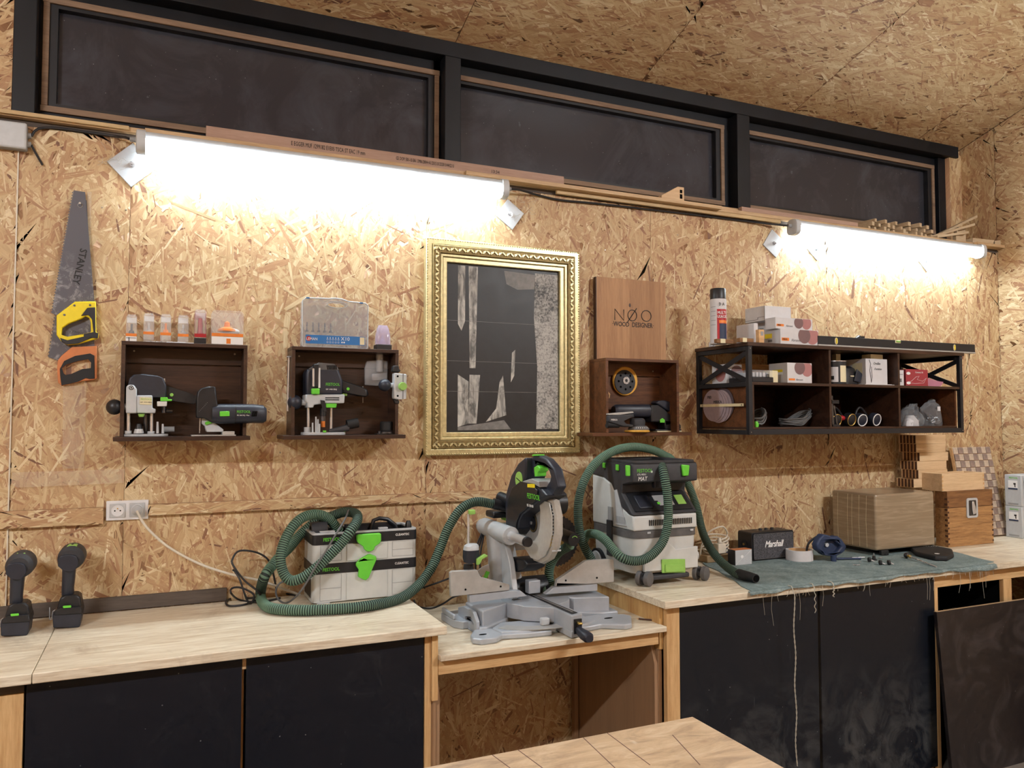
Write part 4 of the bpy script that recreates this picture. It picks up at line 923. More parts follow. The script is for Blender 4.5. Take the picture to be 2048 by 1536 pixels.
part('letter_n', 'ink', t, lambda m: m.tube([(n0.x-X0, -.0228, zt2), (n0.x-X0, -.0228, zt1), (n1.x-X0, -.0228, zt2), (n1.x-X0, -.0228, zt1)], .0022, 5))
c1, c2 = W(1264, 631, yb), W(1292, 632, yb); rz = (zt1-zt2)/2; 
part('letter_o_slash', 'ink', t, lambda m: (ell(m, c1.x-X0, c1.z-z0, .026, rz), m.tube([(c1.x-X0-.028, -.0228, c1.z-z0-rz*1.25), (c1.x-X0+.026, -.0228, c1.z-z0+rz*1.35)], .0022, 5)))
part('letter_o', 'ink', t, lambda m: ell(m, c2.x-X0, c2.z-z0, .029, rz))
p = W(1266, 654, yb); text('·WOOD  DESIGNER·', .034, 'ink', t, (p.x-X0, -.0226, p.z-z0), align='CENTER', sx=.80, bold=.0004)
# --- small box contents: spare pad, key, two sanders
O = (W(1251, 762, -.03).x, -.02, W(1251, 762, -.03).z); t = thing('backing_pad', 'round yellow and black sanding pad hung inside the small wall box', 'sanding pad', O)
part('foam', 'yellow_pad', t, lambda m: m.lathe([(.072, 0), (.074, .006), (.070, .012)], (0, 0, 0), (0, -1, 0), 28)); part('face', 'dusty_black', t, lambda m: m.lathe([(.062, .0122), (.060, .016), (.03, .017)], (-.006, 0, -.006), (0, -1, 0), 28)); part('hub', 'steel', t, lambda m: m.pipe((-.002, -.0172, .002), (-.002, -.022, .002), .019, .008, 20)); part('hub_bolt', 'black_plastic', t, lambda m: m.cyl((-.002, -.0172, .002), (-.002, -.021, .002), .0078, None, 12)); part('pad_hole', 'blackness', t, lambda m: [m.cyl((-.004+.04*cos(a), -.0162, -.002+.04*sin(a)), (-.004+.04*cos(a), -.0172, -.002+.04*sin(a)), .006, None, 10) for a in [i*pi/4 for i in range(8)]])
k0 = lambda px, py, y: W(px, py, y)
O = (S3[0]+.016, -.05, 1.66); t = thing('pad_key', 'flat bare-metal spanner key hung inside the small wall box', 'wrench', O)
kk = Crop(1160, 530, .2344, -.05, O)
part('shank', 'beech', t, lambda m: m.prism(kk.poly([(224, 900), (234, 905), (234, 1065), (244, 1088), (256, 1100), (250, 1135), (244, 1135), (246, 1108), (226, 1092)]), -.003, 0), .0006); part('hanging_pin', 'screw', t, lambda m: m.cyl((kk(229, 912)[0], .037, kk(229, 912)[1]), (kk(229, 912)[0], -.006, kk(229, 912)[1]), .0015, None, 8))
# front: random orbital sander with yellow pad
O = (W(1262, 860, -.165).x, -.165, ZS); t = thing('orbital_sander', 'flat black orbital sander on a yellow pad in the small box', 'power tool', O); kk = Crop(1160, 530, .2344, -.165, O)
part('pad', 'yellow_pad', t, lambda m: m.lathe([(.055, .0004), (.062, .004), (.062, .009), (.056, .012)], (kk(485, 1400)[0], 0, 0), (0, 0, 1), 28)); part('skirt', 'grey_rubber', t, lambda m: m.lathe([(.052, .0125), (.050, .022), (.038, .032)], (kk(500, 1380)[0], 0, 0), (0, 0, 1), 24))
part('head', 'dusty_black', t, lambda m: m.lathe([(.036, .032), (.038, .05), (.036, .062), (.024, .070)], (kk(490, 1300)[0], 0, 0), (0, 0, 1), 22)); a, b = kk(240, 1300), kk(460, 1270)
part('palm_lever', 'alu', t, lambda m: m.prism(kk.poly([(228, 1268), (330, 1258), (440, 1250), (448, 1262), (330, 1280), (228, 1280)]), -.014, .014), .002); part('handle', 'dusty_black', t, lambda m: m.prism(kk.poly([(228, 1285), (330, 1282), (440, 1268), (450, 1300), (400, 1312), (360, 1330), (380, 1355), (440, 1362), (440, 1385), (350, 1380), (228, 1340)]), -.02, .02), .006, seg=3); part('hose_spigot', 'rubber', t, lambda m: m.cyl(kk.v3(228, 1362), kk.v3(330, 1365), .016, .014)); q_ = kk(246, 1328); text('MIRKA', .012, 'ink_white', t, (q_[0], -.0208, q_[1]))
part('speed_slots', 'ink_white', t, lambda m: [m.box(kk(430+i*18, 1358)[0], kk(430+i*18, 1358)[0]+.002, -.0505, -.049, .020, .026) for i in range(6)])
# rear: delta sander with black barrel
O = (W(1300, 850, -.07).x, -.07, ZS); t = thing('delta_sander', 'black barrel sander with green tab behind the orbital sander', 'power tool', O); kk = Crop(1160, 530, .2344, -.07, O)
part('barrel', 'blue_black', t, lambda m: m.loft([(kk(285, 1240)[0], 0, kk(0, 1245)[1], .022, .024), (kk(310, 1240)[0], 0, kk(0, 1243)[1], .030, .032), (kk(580, 1240)[0], 0, kk(0, 1243)[1], .031, .034)], 'x', 20)); part('body', 'black_plastic', t, lambda m: m.prism(kk.poly([(575, 1195), (640, 1195), (690, 1230), (790, 1330), (830, 1365), (830, 1398), (690, 1398), (690, 1340), (575, 1340)]), -.034, .03), .008, seg=3); part('palm_grip', 'blue_black', t, lambda m: m.prism(kk.poly([(620, 1180), (640, 1158), (700, 1155), (760, 1175), (790, 1210), (775, 1250), (730, 1250), (660, 1205)]), -.03, .026), .010, seg=3); part('switch_tab', 'green', t, lambda m: m.prism(kk.poly([(648, 1320), (668, 1305), (690, 1322), (688, 1345), (648, 1345)]), -.0365, -.0342), .001); part('sole_plate', 'cream', t, lambda m: m.box(kk(620, 1400)[0], kk(830, 1400)[0], -.04, .04, .0003, .006), .001); part('sole_pad', 'black_plastic', t, lambda m: m.box(kk(610, 1400)[0], kk(825, 1400)[0], -.038, .038, .006, .014), .002)
# ------------------------------------------------------------------ metal-framed corner shelf
YS = -.41
sx0 = XP(1388, 780, 2.60).x; sx1 = W(1926, 780, YS).x
sz0, sz1 = 1.522, 1.972
xd1, xd2 = W(1660, 770, YS).x, W(1798, 770, YS).x
zm = (W(1560, 766, YS).z+W(1860, 771, YS).z)/2
t = thing('metal_shelf', 'long dark shelf with black steel X-braced ends fixed in the corner', 'shelf', (sx0, 0, sz0))
w = sx1-sx0; h = sz1-sz0; f = .022; zmid = zm-sz0
bx('top_board', 'walnut', t, -.006, w+.012, YS-.004, -.002, h-.018, h, .001)
bx('middle_board', 'walnut', t, f+.0005, w-f-.0005, YS+.004, -.002, zmid-.014, zmid, .001)
bx('bottom_board', 'walnut', t, f+.0005, w-f-.0005, YS+.024, -.002, .026, .036, .001)
for xx, nm in ((0, 'end_frame'), (w-f, 'end_frame')):
    fr = part(nm, 'black_metal', t, lambda m: m.box(xx, xx+f, YS, YS+f, 0, h-.0185).box(xx, xx+f, -f-.002, -.002, 0, h-.0185).box(xx, xx+f, YS+f, -f-.002, 0, f).box(xx, xx+f, YS+f, -f-.002, h-.0185-f, h-.0185).box(xx, xx+f, YS+f, -f-.002, zmid-f, zmid), .001)
    for a, b in (((YS+f, zmid+.004), (-f-.002, h-.045)), ((YS+f, h-.045), (-f-.002, zmid+.004))):
        part('cross_brace', 'black_metal', fr, lambda m: m.bar((xx+f/2+.003*(1 if a[1] > b[1] else -1), a[0], a[1]), (xx+f/2+.003*(1 if a[1] > b[1] else -1), b[0], b[1]), .024, .006, (1, 0, 0)))
    part('frame_screw', 'screw', fr, lambda m: [m.cyl((xx+.011, YS-.0002, z), (xx+.011, YS-.002, z), .003, None, 8) for z in (h-.03, .012)])
bx('front_rail', 'black_metal', t, f+.0005, w-f-.0005, YS, YS+f, 0, .026, .001)
bx('end_panel', 'walnut_warm', t, f+.001, f+.013, YS+.026, -.004, .0365, zmid-.0145); bx('end_panel', 'walnut_warm', t, w-f-.013, w-f-.001, YS+.026, -.004, .0365, zmid-.0145)
bx('front_post', 'walnut', t, f+.001, f+.013, YS+.004, YS+.0255, .0265, zmid-.0145)
for x in (xd1-sx0, xd2-sx0):
    bx('divider', 'walnut', t, x, x+.014, YS+.005, -.004, .0365, zmid-.0145); bx('divider', 'walnut', t, x, x+.014, YS+.005, -.004, zmid+.0003, h-.0183)
xb = W(1536, 700, -.01).x-sx0
bx('back_panel', 'walnut', t, xb, xd2-sx0-.0005, -.0115, -.0045, zmid+.0005, h-.0185); bx('back_panel', 'walnut', t, f+.0135, w-f-.0135, -.0115, -.0045, .037, zmid-.015)
ZTS, ZMS, ZLS = sz1+.0005, zm+.0005, sz0+.0365
def carton(name, label, cat, pL, pR, pB, pT, pBot, yf, z0, mat='card_white', depth=None, bev=.001, group=None, rz=0.):
    x0, x1 = W(pL, pBot, yf).x, W(pR, pBot, yf).x; yb = XP(pB, (pT+pBot)/2, x0).y if depth is None else yf+depth
    yb = min(yb, -.03); z1 = W(pL, pT, yf).z
    t = thing(name, label, cat, (x0, yf, z0), rz, group); w, d, h = x1-x0, yb-yf, max(z1-z0, .004)
    bx('carton', mat, t, 0, w, 0, d, 0, h, bev); return t, w, d, h
def disc_print(t, w, h, r=None, f0=.62, f1=.83):
    r = r or h*.52; pc = lambda c, rr: [(min(max(x, .002), w-.0005), min(max(z, .001), h-.001)) for x, z in circ(c, h*.62, rr, 24)]
    part('rose_disc', 'card_rose', t, lambda m: m.prism(pc(w*f1, r*1.1), -.0008, -.0003)); part('mauve_disc', 'card_mauve', t, lambda m: m.prism(pc(w*f0+.0, r), -.0013, -.0009))
    bx('logo_patch', 'orange', t, w*.03, w*.22, -.0009, -.0003, h*.22, h*.42); text('MIRKA', h*.18, 'ink', t, (w*.05, -.0012, h*.26), sx=.75)
    text('Abranet', h*.26, 'ink_grey', t, (w*.28, -.0005, h*.2), sx=.9)
yf = -.395
t, w, d, h = carton('abrasive_box', 'lower white abrasive box on the shelf top with yellow side stickers', 'box', 1561, 1637, 1528, 657, 681, yf, ZTS); disc_print(t, w, h); hA = h
bx('side_sticker', 'saw_yellow', t, -.0006, -.0003, d*.5, d*.95, h*.45, h*.75); bx('side_sticker', 'ink_grey', t, -.0006, -.0003, d*.5, d*.75, h*.2, h*.35)
t, w, d, h = carton('abrasive_box', 'upper white abrasive box with mauve discs, stacked on another', 'box', 1551, 1625, 1530, 634, 657, yf+.01, ZTS+hA+.0005); disc_print(t, w, h)
t, w, d, h = carton('white_carton', 'plain white carton behind the abrasive boxes, lower of two', 'box', 1550, 1590, 1480, 642, 675, -.25, ZTS, depth=.16); hC = h
text('Quality Matters', .012, 'ink_grey', t, (-.0006, d*.9, h*.75), (pi/2, 0, -pi/2), sx=.8)
t, w, d, h = carton('white_carton', 'plain white carton topmost on the stack with a dark flap seam', 'box', 1530, 1582, 1486, 611, 642, -.25, ZTS+hC+.0005, depth=.15)
part('flap_seam', 'ink', t, lambda m: m.box(-.0007, -.0002, d*.02, d*.03, 0, h).box(-.0007, -.0002, d*.03, d*.35, h*.25, h*.27).box(-.0007, -.0002, d*.34, d*.36, h*.13, h*.27).box(-.0007, -.0002, d*.36, d*.98, h*.11, h*.13))
t, w, d, h = carton('white_carton', 'small open-ended white carton beside the spray can', 'box', 1508, 1516, 1464, 646, 679, -.34, ZTS, depth=.13)
t = thing('wood_offcut', 'small birch offcut standing before the open-ended white carton', 'offcut', (W(1520, 680, -.385).x, -.385, ZTS)); part('block', 'beech', t, lambda m: m.box(-.016, .016, -.012, .012, 0, .066).box(-.007, .012, -.0125, -.0118, .034, .052), .001); bx('dark_mortise', 'grey_plastic', t, -.006, .010, -.0135, -.0127, .036, .056)
for i, (p0, p1, dz, lab) in enumerate(((1424, 1478, 0, 'reddish hardwood strip with pale tape lying near the spray can'), (1465, 1516, .0, 'reddish hardwood strip with pale tape lying beside the birch offcut'))):
    a, b = ZP(p0, 682 if i == 0 else 676, ZTS), ZP(p1, 678 if i == 0 else 672, ZTS); yy = -.36 if i == 0 else -.37
    a = W(p0+2, 684, -.28-.0); x0 = a.x if i == 0 else W(1475, 680, -.375).x; 
    tt = thing('hardwood_strip', lab, 'offcut', (x0, -.30 if i == 0 else -.38, ZTS), .0); L = (.10, .085)[i]
    bx('strip', 'red_card' if False else 'walnut_box_dark', tt, 0, L, -.012, .012, 0, .020, .001); bx('tape', 'cream', tt, L*.2, L*.5, -.0126, .0126, .0202, .0212); bx('tape_end', 'cream', tt, L*.2, L*.5, -.0135, -.0124, .0, .0208)
p = W(1407, 690, -.16); t = thing('tiny_box', 'tiny printed sample box at the wall end of the shelf top', 'box', (sx0+.03, -.10, ZTS)); part('carton', 'card_white', t, lambda m: m.box(-.012, .012, -.012, .012, 0, .026), .001); part('print', 'ink_grey', t, lambda m: m.box(-.008, .004, -.0128, -.0122, .008, .022).box(-.010, .010, -.0126, -.0122, .003, .005))
# spray can
yy = -.24; p = W(1437, 684, yy); zt1 = W(1437, 578, yy).z; H = zt1-ZTS; r = (W(1450, 640, yy).x-W(1424, 640, yy).x)/2
t = thing('spray_can', 'tall white and red aerosol can with black cap', 'can', (p.x, yy, ZTS))
part('can_body', 'card_white', t, lambda m: m.lathe([(r*.92, 0), (r, .004), (r, H*.80), (r*.93, H*.81)], n=28)); part('cap', 'black_plastic', t, lambda m: m.lathe([(r*.96, H*.812), (r*.96, H*.985), (r*.88, H)], n=28)); part('base_rim', 'steel', t, lambda m: m.lathe([(r*1.01, .0005), (r*1.01, .005)], n=28))
aw = atan2(-CAM.y+yy*0+yy, 0); face = atan2(CAM.y-yy, CAM.x-p.x)
def wrap(name, mat, a0, a1, z0, z1, e=.0006):
    m = MB(); n = 10; vs = []; 
    rs = [[(q*cos(face+a0+(a1-a0)*i/n), q*sin(face+a0+(a1-a0)*i/n), z) for i in range(n+1)] for q, z in ((r+e, z0), (r+e, z1))]
    m.add(rs[0]+rs[1], [(i, i+1, n+2+i, n+1+i) for i in range(n)]); return m.build(name, mat, t)
wrap('red_panel', 'red', -.15, 1.3, H*.03, H*.62); wrap('label_art', 'navy', .15, 1.2, H*.06, H*.36, .0012); wrap('label_band', 'orange', .1, 1.25, H*.37, H*.42, .0012)
for i, v in enumerate((.34, .42, .50, .58, .66)): wrap('fine_print', 'ink_grey', -1.0, -.3, H*v, H*(v+.006), .0008)
for s_, z, sz, mt in (('MULTI', H*.53, .020, 'ink_white'), ('USAGE', H*.46, .020, 'ink_white'), ('D A', H*.68, .022, 'ink')):
    an = face+.42; o = text(s_, sz, mt, t, ((r+.0022)*cos(an), (r+.0022)*sin(an), z), (pi/2, 0, an+pi/2), align='CENTER', sx=.8)
# spirit level
yl = YS+.012; a, b = W(1636, 690, yl).x, W(1950, 700, yl).x
t = thing('spirit_level', 'long black spirit level with three yellow vials along the shelf edge', 'spirit level', (a, yl, ZTS)); L = b-a; H = W(1790, 680, yl).z-ZTS; H = .052
part('beam', 'black_metal', t, lambda m: m.box(0, L, .0, .004, .008, H-.004).box(0, L, .0, .022, H-.004, H).box(0, L, .018, .022, .008, H-.004), .0008); part('lower_lip', 'alu', t, lambda m: m.box(0, L, -.004, .026, .0003, .008), .001)
for u in (1672, 1908):
    x = W(u, 680, yl).x-a; part('plumb_vial', 'cream', t, lambda m: m.prism(circ(x, H*.55, .010, 18, .018), -.003, -.0005)); part('vial_tube', 'saw_yellow', t, lambda m: m.cyl((x, -.004, H*.3), (x, -.004, H*.8), .004, None, 10))
x = W(1795, 676, yl).x-a; bx('level_vial', 'cream', t, x-.02, x+.02, -.003, -.0005, H-.016, H+.0005); part('vial_tube', 'pale_green', t, lambda m: m.cyl((x-.014, -.0045, H-.008), (x+.014, -.0045, H-.008), .0045, None, 10))
# sliding bar clamp lying behind the level
p = W(1705, 668, -.30); t = thing('bar_clamp', 'dark bar clamp lying on the shelf top behind the level', 'clamp', (p.x, -.28, ZTS))
part('bar', 'dark_steel', t, lambda m: m.bar((.05, .0, .062), (.66, .06, .022), .006, .020)); part('fixed_jaw', 'steel', t, lambda m: m.prism([(.0, .0), (.05, .0), (.10, .045), (.10, .075), (.06, .08), (.03, .05), (0, .03)], -.009, .009), .003); part('jaw_pad', 'black_plastic', t, lambda m: m.cyl((.045, 0, .052), (.075, 0, .07), .016).box(.075, .10, -.012, .012, .05, .078)); part('sliding_jaw', 'dark_steel', t, lambda m: m.box(.55, .66, .04, .065, .0, .034), .003)
# ---- middle level
t, w, d, h = carton('abrasive_box', 'square white abrasive box on the middle level with mauve and rose discs', 'box', 1575, 1624, 1538, 725, 762, -.39, ZMS)
part('rose_disc', 'card_rose', t, lambda m: m.prism([(min(x, w-.001), min(z, h-.001)) for x, z in circ(w*.8, h*.68, h*.36, 24)], -.0008, -.0003)); part('mauve_disc', 'card_mauve', t, lambda m: m.prism([(x, min(z, h-.001)) for x, z in circ(w*.5, h*.76, h*.34, 24)], -.0014, -.0009)); bx('logo_patch', 'orange', t, w*.05, w*.3, -.0009, -.0003, h*.12, h*.22); text('Abranet', h*.14, 'ink_grey', t, (w*.34, -.0006, h*.12)); bx('side_sticker', 'saw_yellow', t, -.0006, -.0002, d*.25, d*.8, h*.55, h*.68); bx('side_sticker', 'ink_white', t, -.0006, -.0002, d*.25, d*.8, h*.42, h*.53)
t, w, d, h = carton('foam_block', 'small cream block beside the square abrasive box', 'block', 1540, 1556, 1536, 741, 761, -.38, ZMS, 'cream', depth=.05)
# organiser case with clear lid, seen through the end frame
yq = -.33; x0, x1 = W(1452, 756, -.36).x, W(1540, 756, -.36).x
t = thing('organiser_case', 'flat black organiser case with clear lid on the middle level', 'case', (sx0+.045, -.385, ZMS)); L = W(1540, 756, -.36).x-sx0-.045
part('tray', 'black_plastic', t, lambda m: m.box(0, L, 0, .175, 0, .026), .003); part('clear_lid', 'clear_plastic', t, lambda m: m.box(.003, L-.003, .003, .172, .0262, .060), .003); part('lid_latch', 'black_plastic', t, lambda m: m.tube([(L-.045, -.003, .022), (L-.045, -.004, .040), (L-.035, -.004, .040), (L-.035, -.003, .022)], .0022, 6)); part('insert', 'card_white', t, lambda m: [m.box(.02+i*.022, .032+i*.022, .02, .155, .0265, .05) for i in range(5)])
t, w, d, h = carton('abrasive_box', 'white abrasive box behind the X brace at the shelf end', 'box', 1452, 1484, 1402, 728, 765, -.20, ZMS, depth=.11)
part('mauve_disc', 'card_mauve', t, lambda m: m.prism([(x, min(max(z, .001), h-.001)) for x, z in [(-.0, 0)]*0+circ(.07, h*.55, h*.4, 22)], -.0008, -.0002)); part('end_disc', 'card_rose', t, lambda m: m.prism([(y, min(max(z, .001), h-.001)) for y, z in circ(d*.4, h*.5, h*.4, 22)], -.0008, -.0002, 'yz'))
t, w, d, h = carton('brown_carton', 'flat brown carton wedged at the back behind the organiser case', 'box', 1470, 1560, 1450, 727, 765, -.10, ZMS, 'beech', depth=.06); bx('logo_patch', 'orange', t, .02, .06, -.0008, -.0002, h*.5, h*.75)
# paint can
yy = -.36; x0, x1 = W(1657, 760, yy).x, W(1686, 760, yy).x; r = (x1-x0)/2; H = W(1671, 722, yy).z-ZMS
x0 = max(x0, xd1+.016); t = thing('metal_tin', 'small black and white metal tin at the front of the middle level', 'tin', (x0+r, yy, ZMS))
part('tin_body', 'black_metal', t, lambda m: m.lathe([(r, .0), (r, H*.97)], n=28)); part('tin_lid', 'steel', t, lambda m: m.lathe([(r*1.02, H*.955), (r*1.02, H*.99), (r*.9, H)], n=28)); face = atan2(CAM.y-yy, CAM.x-x0-r)
wrap('white_label', 'card_white', -1.0, .25, H*.08, H*.72); wrap('cream_label', 'cream', .45, 1.3, H*.08, H*.78); wrap('label_bar', 'ink', -.8, -.15, H*.18, H*.34, .0012)
t, w, d, h = carton('small_box', 'tall narrow cream box behind the metal tin', 'box', 1673, 1682, 1656, 705, 760, -.22, ZMS, 'cream', depth=.03)
# black tool bag and white scribbled box
yy = -.34; x0 = W(1687, 760, yy).x; x1 = W(1728, 760, yy).x
t = thing('tool_pouch', 'black plastic tool pouch between the tin and the white box', 'pouch', ((x0+x1)/2, yy+.06, ZMS)); W2 = (x1-x0)/2
part('pouch', 'black_plastic', t, lambda m: m.loft([(0, 0, 0, W2, .05), (.05, 0, 0, W2*.98, .048), (.09, -.004, .006, W2*.85, .04), (.104, -.006, .01, W2*.7, .02)], 'z', 18)); part('flap', 'blue_black', t, lambda m: m.prism([(W2*.1, .02), (W2*.7, .015), (W2*.95, .06), (W2*.4, .085)], -.056, -.05), .002); bx('tag', 'cream', t, -W2*.2, W2*.15, -.0525, -.0505, .045, .05)
t, w, d, h = carton('white_carton', 'dented white carton with handwriting on the middle level', 'box', 1732, 1775, 1718, 717, 760, -.36, ZMS, depth=.15); hW = h
text('Oreilles', .020, 'ink', t, (w*.35, -.0005, h*.78), shear=.3, sx=.8); text('d\'isolation', .017, 'ink', t, (w*.38, -.0005, h*.58), shear=.3, sx=.8)
part('torn_edge', 'ink', t, lambda m: m.tube([(w*.16, -.0006, h*.96), (w*.22, -.0006, h*.8), (w*.18, -.0006, h*.55), (w*.22, -.0006, h*.3), (w*.24, -.0006, h*.1), (w*.28, -.0006, h*.3), (w*.26, -.0006, h*.7)], .0016, 5)); bx('side_window', 'cream', t, -.0008, -.0002, d*.15, d*.6, h*.4, h*.85)
t2 = thing('small_box', 'small cream box lying on the dented white carton', 'box', (W(1740, 715, -.34).x, -.345, ZMS+hW+.0005)); bx('carton', 'cream', t2, 0, .09, 0, .06, 0, .026, .001)
for i in range(2): tag(bx('leaflet', 'card_white', None, W(1729, 762, -.395).x+i*.01, W(1788, 762, -.395).x-i*.012, -.397+i*.006, -.367, ZMS+i*.0022, ZMS+i*.0022+.002), ['lower white leaflet in front of the dented carton', 'upper white leaflet in front of the dented carton'][i], 'leaflet')
# red box, white box and pink sheet
t, w, d, h = carton('tool_box', 'flat dark red carton with a white line drawing in the right bay', 'box', 1812, 1856, 1806, 738, 765, -.36, ZMS, 'red_card', depth=.10)
part('line_drawing', 'ink_white', t, lambda m: m.tube([(w*.08, -.0006, h*.2), (w*.25, -.0006, h*.3), (w*.45, -.0006, h*.55), (w*.6, -.0006, h*.6), (w*.5, -.0006, h*.4), (w*.75, -.0006, h*.3), (w*.92, -.0006, h*.5), (w*.8, -.0006, h*.2), (w*.4, -.0006, h*.15), (w*.08, -.0006, h*.2)], .0008, 4)); text('Connect 16', h*.14, 'ink_white', t, (w*.42, -.0006, h*.78)); part('badge', 'ink_white', t, lambda m: [m.prism(circ(w*.08+.006, z, .016, 14, .008), -.0007, -.0002) for z in (h*.18, h*.75)])
t, w, d, h = carton('small_box', 'small white box with a barcode beside the red carton', 'box', 1797, 1808, 1796, 740, 766, -.385, ZMS, 'card_white', depth=.05); part('barcode', 'ink', t, lambda m: [m.box(w*.12+i*.0026, w*.12+i*.0026+.0012, -.0006, -.0002, h*.22, h*.45) for i in range(8)]); bx('print_line', 'ink_grey', t, w*.1, w*.8, -.0006, -.0002, h*.7, h*.74)
x0, x1 = W(1857, 762, -.33).x, sx1-.03
t = thing('plastic_sheet', 'curled pink plastic sheet lying beside the red carton', 'sheet', (x0+.004, -.325, ZMS)); L = x1-x0-.01
part('sheet', 'pink_sheet', t, lambda m: m.at((0, 0, 0), (-.25, 0, 0)).prism([(0, .002), (L*.6, .002), (L*.8, .008), (L, .032), (L*.75, .034), (L*.4, .042), (0, .056)], -.001, .001)); part('curled_back', 'pink_sheet', t, lambda m: m.box(0, L*.7, .016, .14, .0005, .0017))
# ---- lower level: cables, headsets, bags, strapped discs
def coil(name, label, cx, cy, z0, rx, ry, turns, mat, r=.0035, tilt=0., seed=1, group=None, tail=None):
    rg = random.Random(seed); t = thing(name, label, 'cable', (cx, cy, z0), 0, group); pts = []
    for i in range(int(turns*16)+1):
        a = 2*pi*i/16; k = i/(turns*16); wob = 1+.10*sin(a*.37+seed)+.05*rg.uniform(-1, 1)
        pts.append((rx*wob*cos(a), ry*wob*sin(a), r+.0005+k*turns*r*1.2+max(0, tilt*cos(a))+abs(.006*sin(a*1.7+seed))))
    if tail: pts += tail
    part('cable', mat, t, lambda m: m.tube(spline(pts, .012), r, 6)); return t
cx1 = W(1520, 835, -.30).x
coil('power_cable', 'grey coiled cable in the lower left bay beside the frame', sx0+.115, -.30, ZLS, .055, .065, 8, 'cable_grey', .004, .05, 3, 'cables in the lower left bay')
coil('power_cable', 'grey coiled cable lying flat in the middle of the lower left bay', W(1590, 838, -.27).x, -.27, ZLS, .088, .052, 7, 'cable_grey', .004, .05, 5, 'cables in the lower left bay')
p = W(1511, 843, -.37); t = thing('green_plug', 'small bright green plug at the front of the lower left bay', 'plug', (p.x, -.372, ZLS)); part('plug_body', 'green', t, lambda m: m.loft([(0, 0, 0, .010, .012), (.012, .002, 0, .012, .013), (.028, .0, 0, .008, .009)], 'z', 12)); part('plug_collar', 'black_plastic', t, lambda m: m.cyl((0, 0, .028), (0, .0, .036), .006))
def headset(name, label, px, cup_mats, seed):
    p = W(px, 845, -.33); t = thing(name, label, 'ear defenders', (p.x, -.31, ZLS))
    for i, (dx, dz, rot) in enumerate(((-.055, .036, .3), (.05, .038, -.4))):
        cu = part('ear_cup', cup_mats[0], t, lambda m: m.at((dx, -.012, dz), (.2, rot, 0)).lathe([(.034, -.016), (.036, 0), (.032, .014), (.018, .020)], (0, 0, 0), (0, -1, 0), 20)); part('cup_rim', cup_mats[1], cu, lambda m: m.at((dx, -.012, dz), (.2, rot, 0)).tube([(.031*cos(a), -.0165, .031*sin(a)) for a in [j*pi/10 for j in range(20)]], .0026, 6, closed=True))
    part('headband', 'cable_black', t, lambda m: m.tube([(-.055+.11*(j/10), .03+.01*sin(pi*j/10), .040+.062*sin(pi*j/10)) for j in range(11)], .006, 6)); return t
headset('ear_defenders', 'blue-black ear defenders with pale rims in the lower middle bay', 1738, ('blue_black', 'ink_white'), 1)
t = headset('ear_defenders', 'dark ear defenders with red shells beside the bay divider', 1687, ('black_plastic', 'brass'), 2); part('red_shell', 'red', t, lambda m: m.ball((.0, -.006, .045), (.026, .016, .014), 12, 6))
p = W(1668, 845, -.36); t = thing('hand_clamp', 'small black steel clamp standing against the bay divider', 'clamp', (max(p.x, xd1+.035), -.36, ZLS)); part('clamp_bar', 'dark_steel', t, lambda m: m.bar((-.008, 0, .0005), (-.014, 0, .16), .006, .012).bar((.022, 0, .0005), (.0, 0, .11), .006, .010)); part('clamp_head', 'black_plastic', t, lambda m: m.box(-.018, .03, -.008, .008, .12, .138).box(-.018, .032, -.01, .01, .0003, .012))
def bag(label, px, sx_, sz_, seed, mat='bag_plastic', y=-.30):
    p = W(px, 840, y); t = thing('plastic_bag', label, 'bag', (p.x, y, ZLS)); m = MB()
    m.loft([(0.0, 0, 0, sx_, .055), (.02, 0, 0, sx_*1.03, .06), (sz_*.3, .004, 0, sx_*.98, .055), (sz_*.5, .0, 0, sx_*.9, .05), (sz_*.68, -.004, 0, sx_*.75, .04), (sz_*.82, .008, 0, sx_*.55, .028), (sz_*.92, .015, 0, sx_*.45, .016), (sz_, .03, 0, sx_*.30, .008)], 'z', 30, 2.2)
    m.v = [v+noise.noise_vector(v*34+Vector((seed*5, 0, 0)))*.022*(1 if v.z > .01 else .3) for v in m.v]; m.v = [Vector((v.x, v.y, max(v.z, .0003))) for v in m.v]
    m.build('film', mat, t, smooth=False); rg = random.Random(seed)
    m = MB()
    for i in range(16): a = Vector((rg.uniform(-sx_, sx_)*.6, rg.uniform(-.03, .02), rg.uniform(.012, sz_*.45))); m.cyl(a, a+Vector((rg.uniform(-.02, .02), rg.uniform(-.01, .01), rg.uniform(-.006, .012))), .004, None, 8)
    m.build('hardware', 'steel', t); return t
t = bag('crumpled clear bag with pale cloth at the left of the lower right bay', 1820, .075, .125, 4); part('cloth', 'card_white', t, lambda m: m.loft([(.0005, -.02, -.02, .05, .03), (.03, -.02, -.02, .045, .03), (.06, -.015, -.01, .02, .02)], 'z', 12))
t = bag('knotted clear bag of steel hardware at the right of the lower right bay', 1860, .062, .145, 9); bx('paper_tag', 'card_white', t, -.012, .012, -.058, -.056, .085, .11)
p_ = part('screw', 'screw', bpy.data.objects['metal_shelf'], lambda m: m.cyl((W(1906, 785, -.03).x-sx0, -.012, W(1906, 785, -.03).z-sz0), (W(1906, 785, -.03).x-sx0, -.016, W(1906, 785, -.03).z-sz0), .009, None, 12))
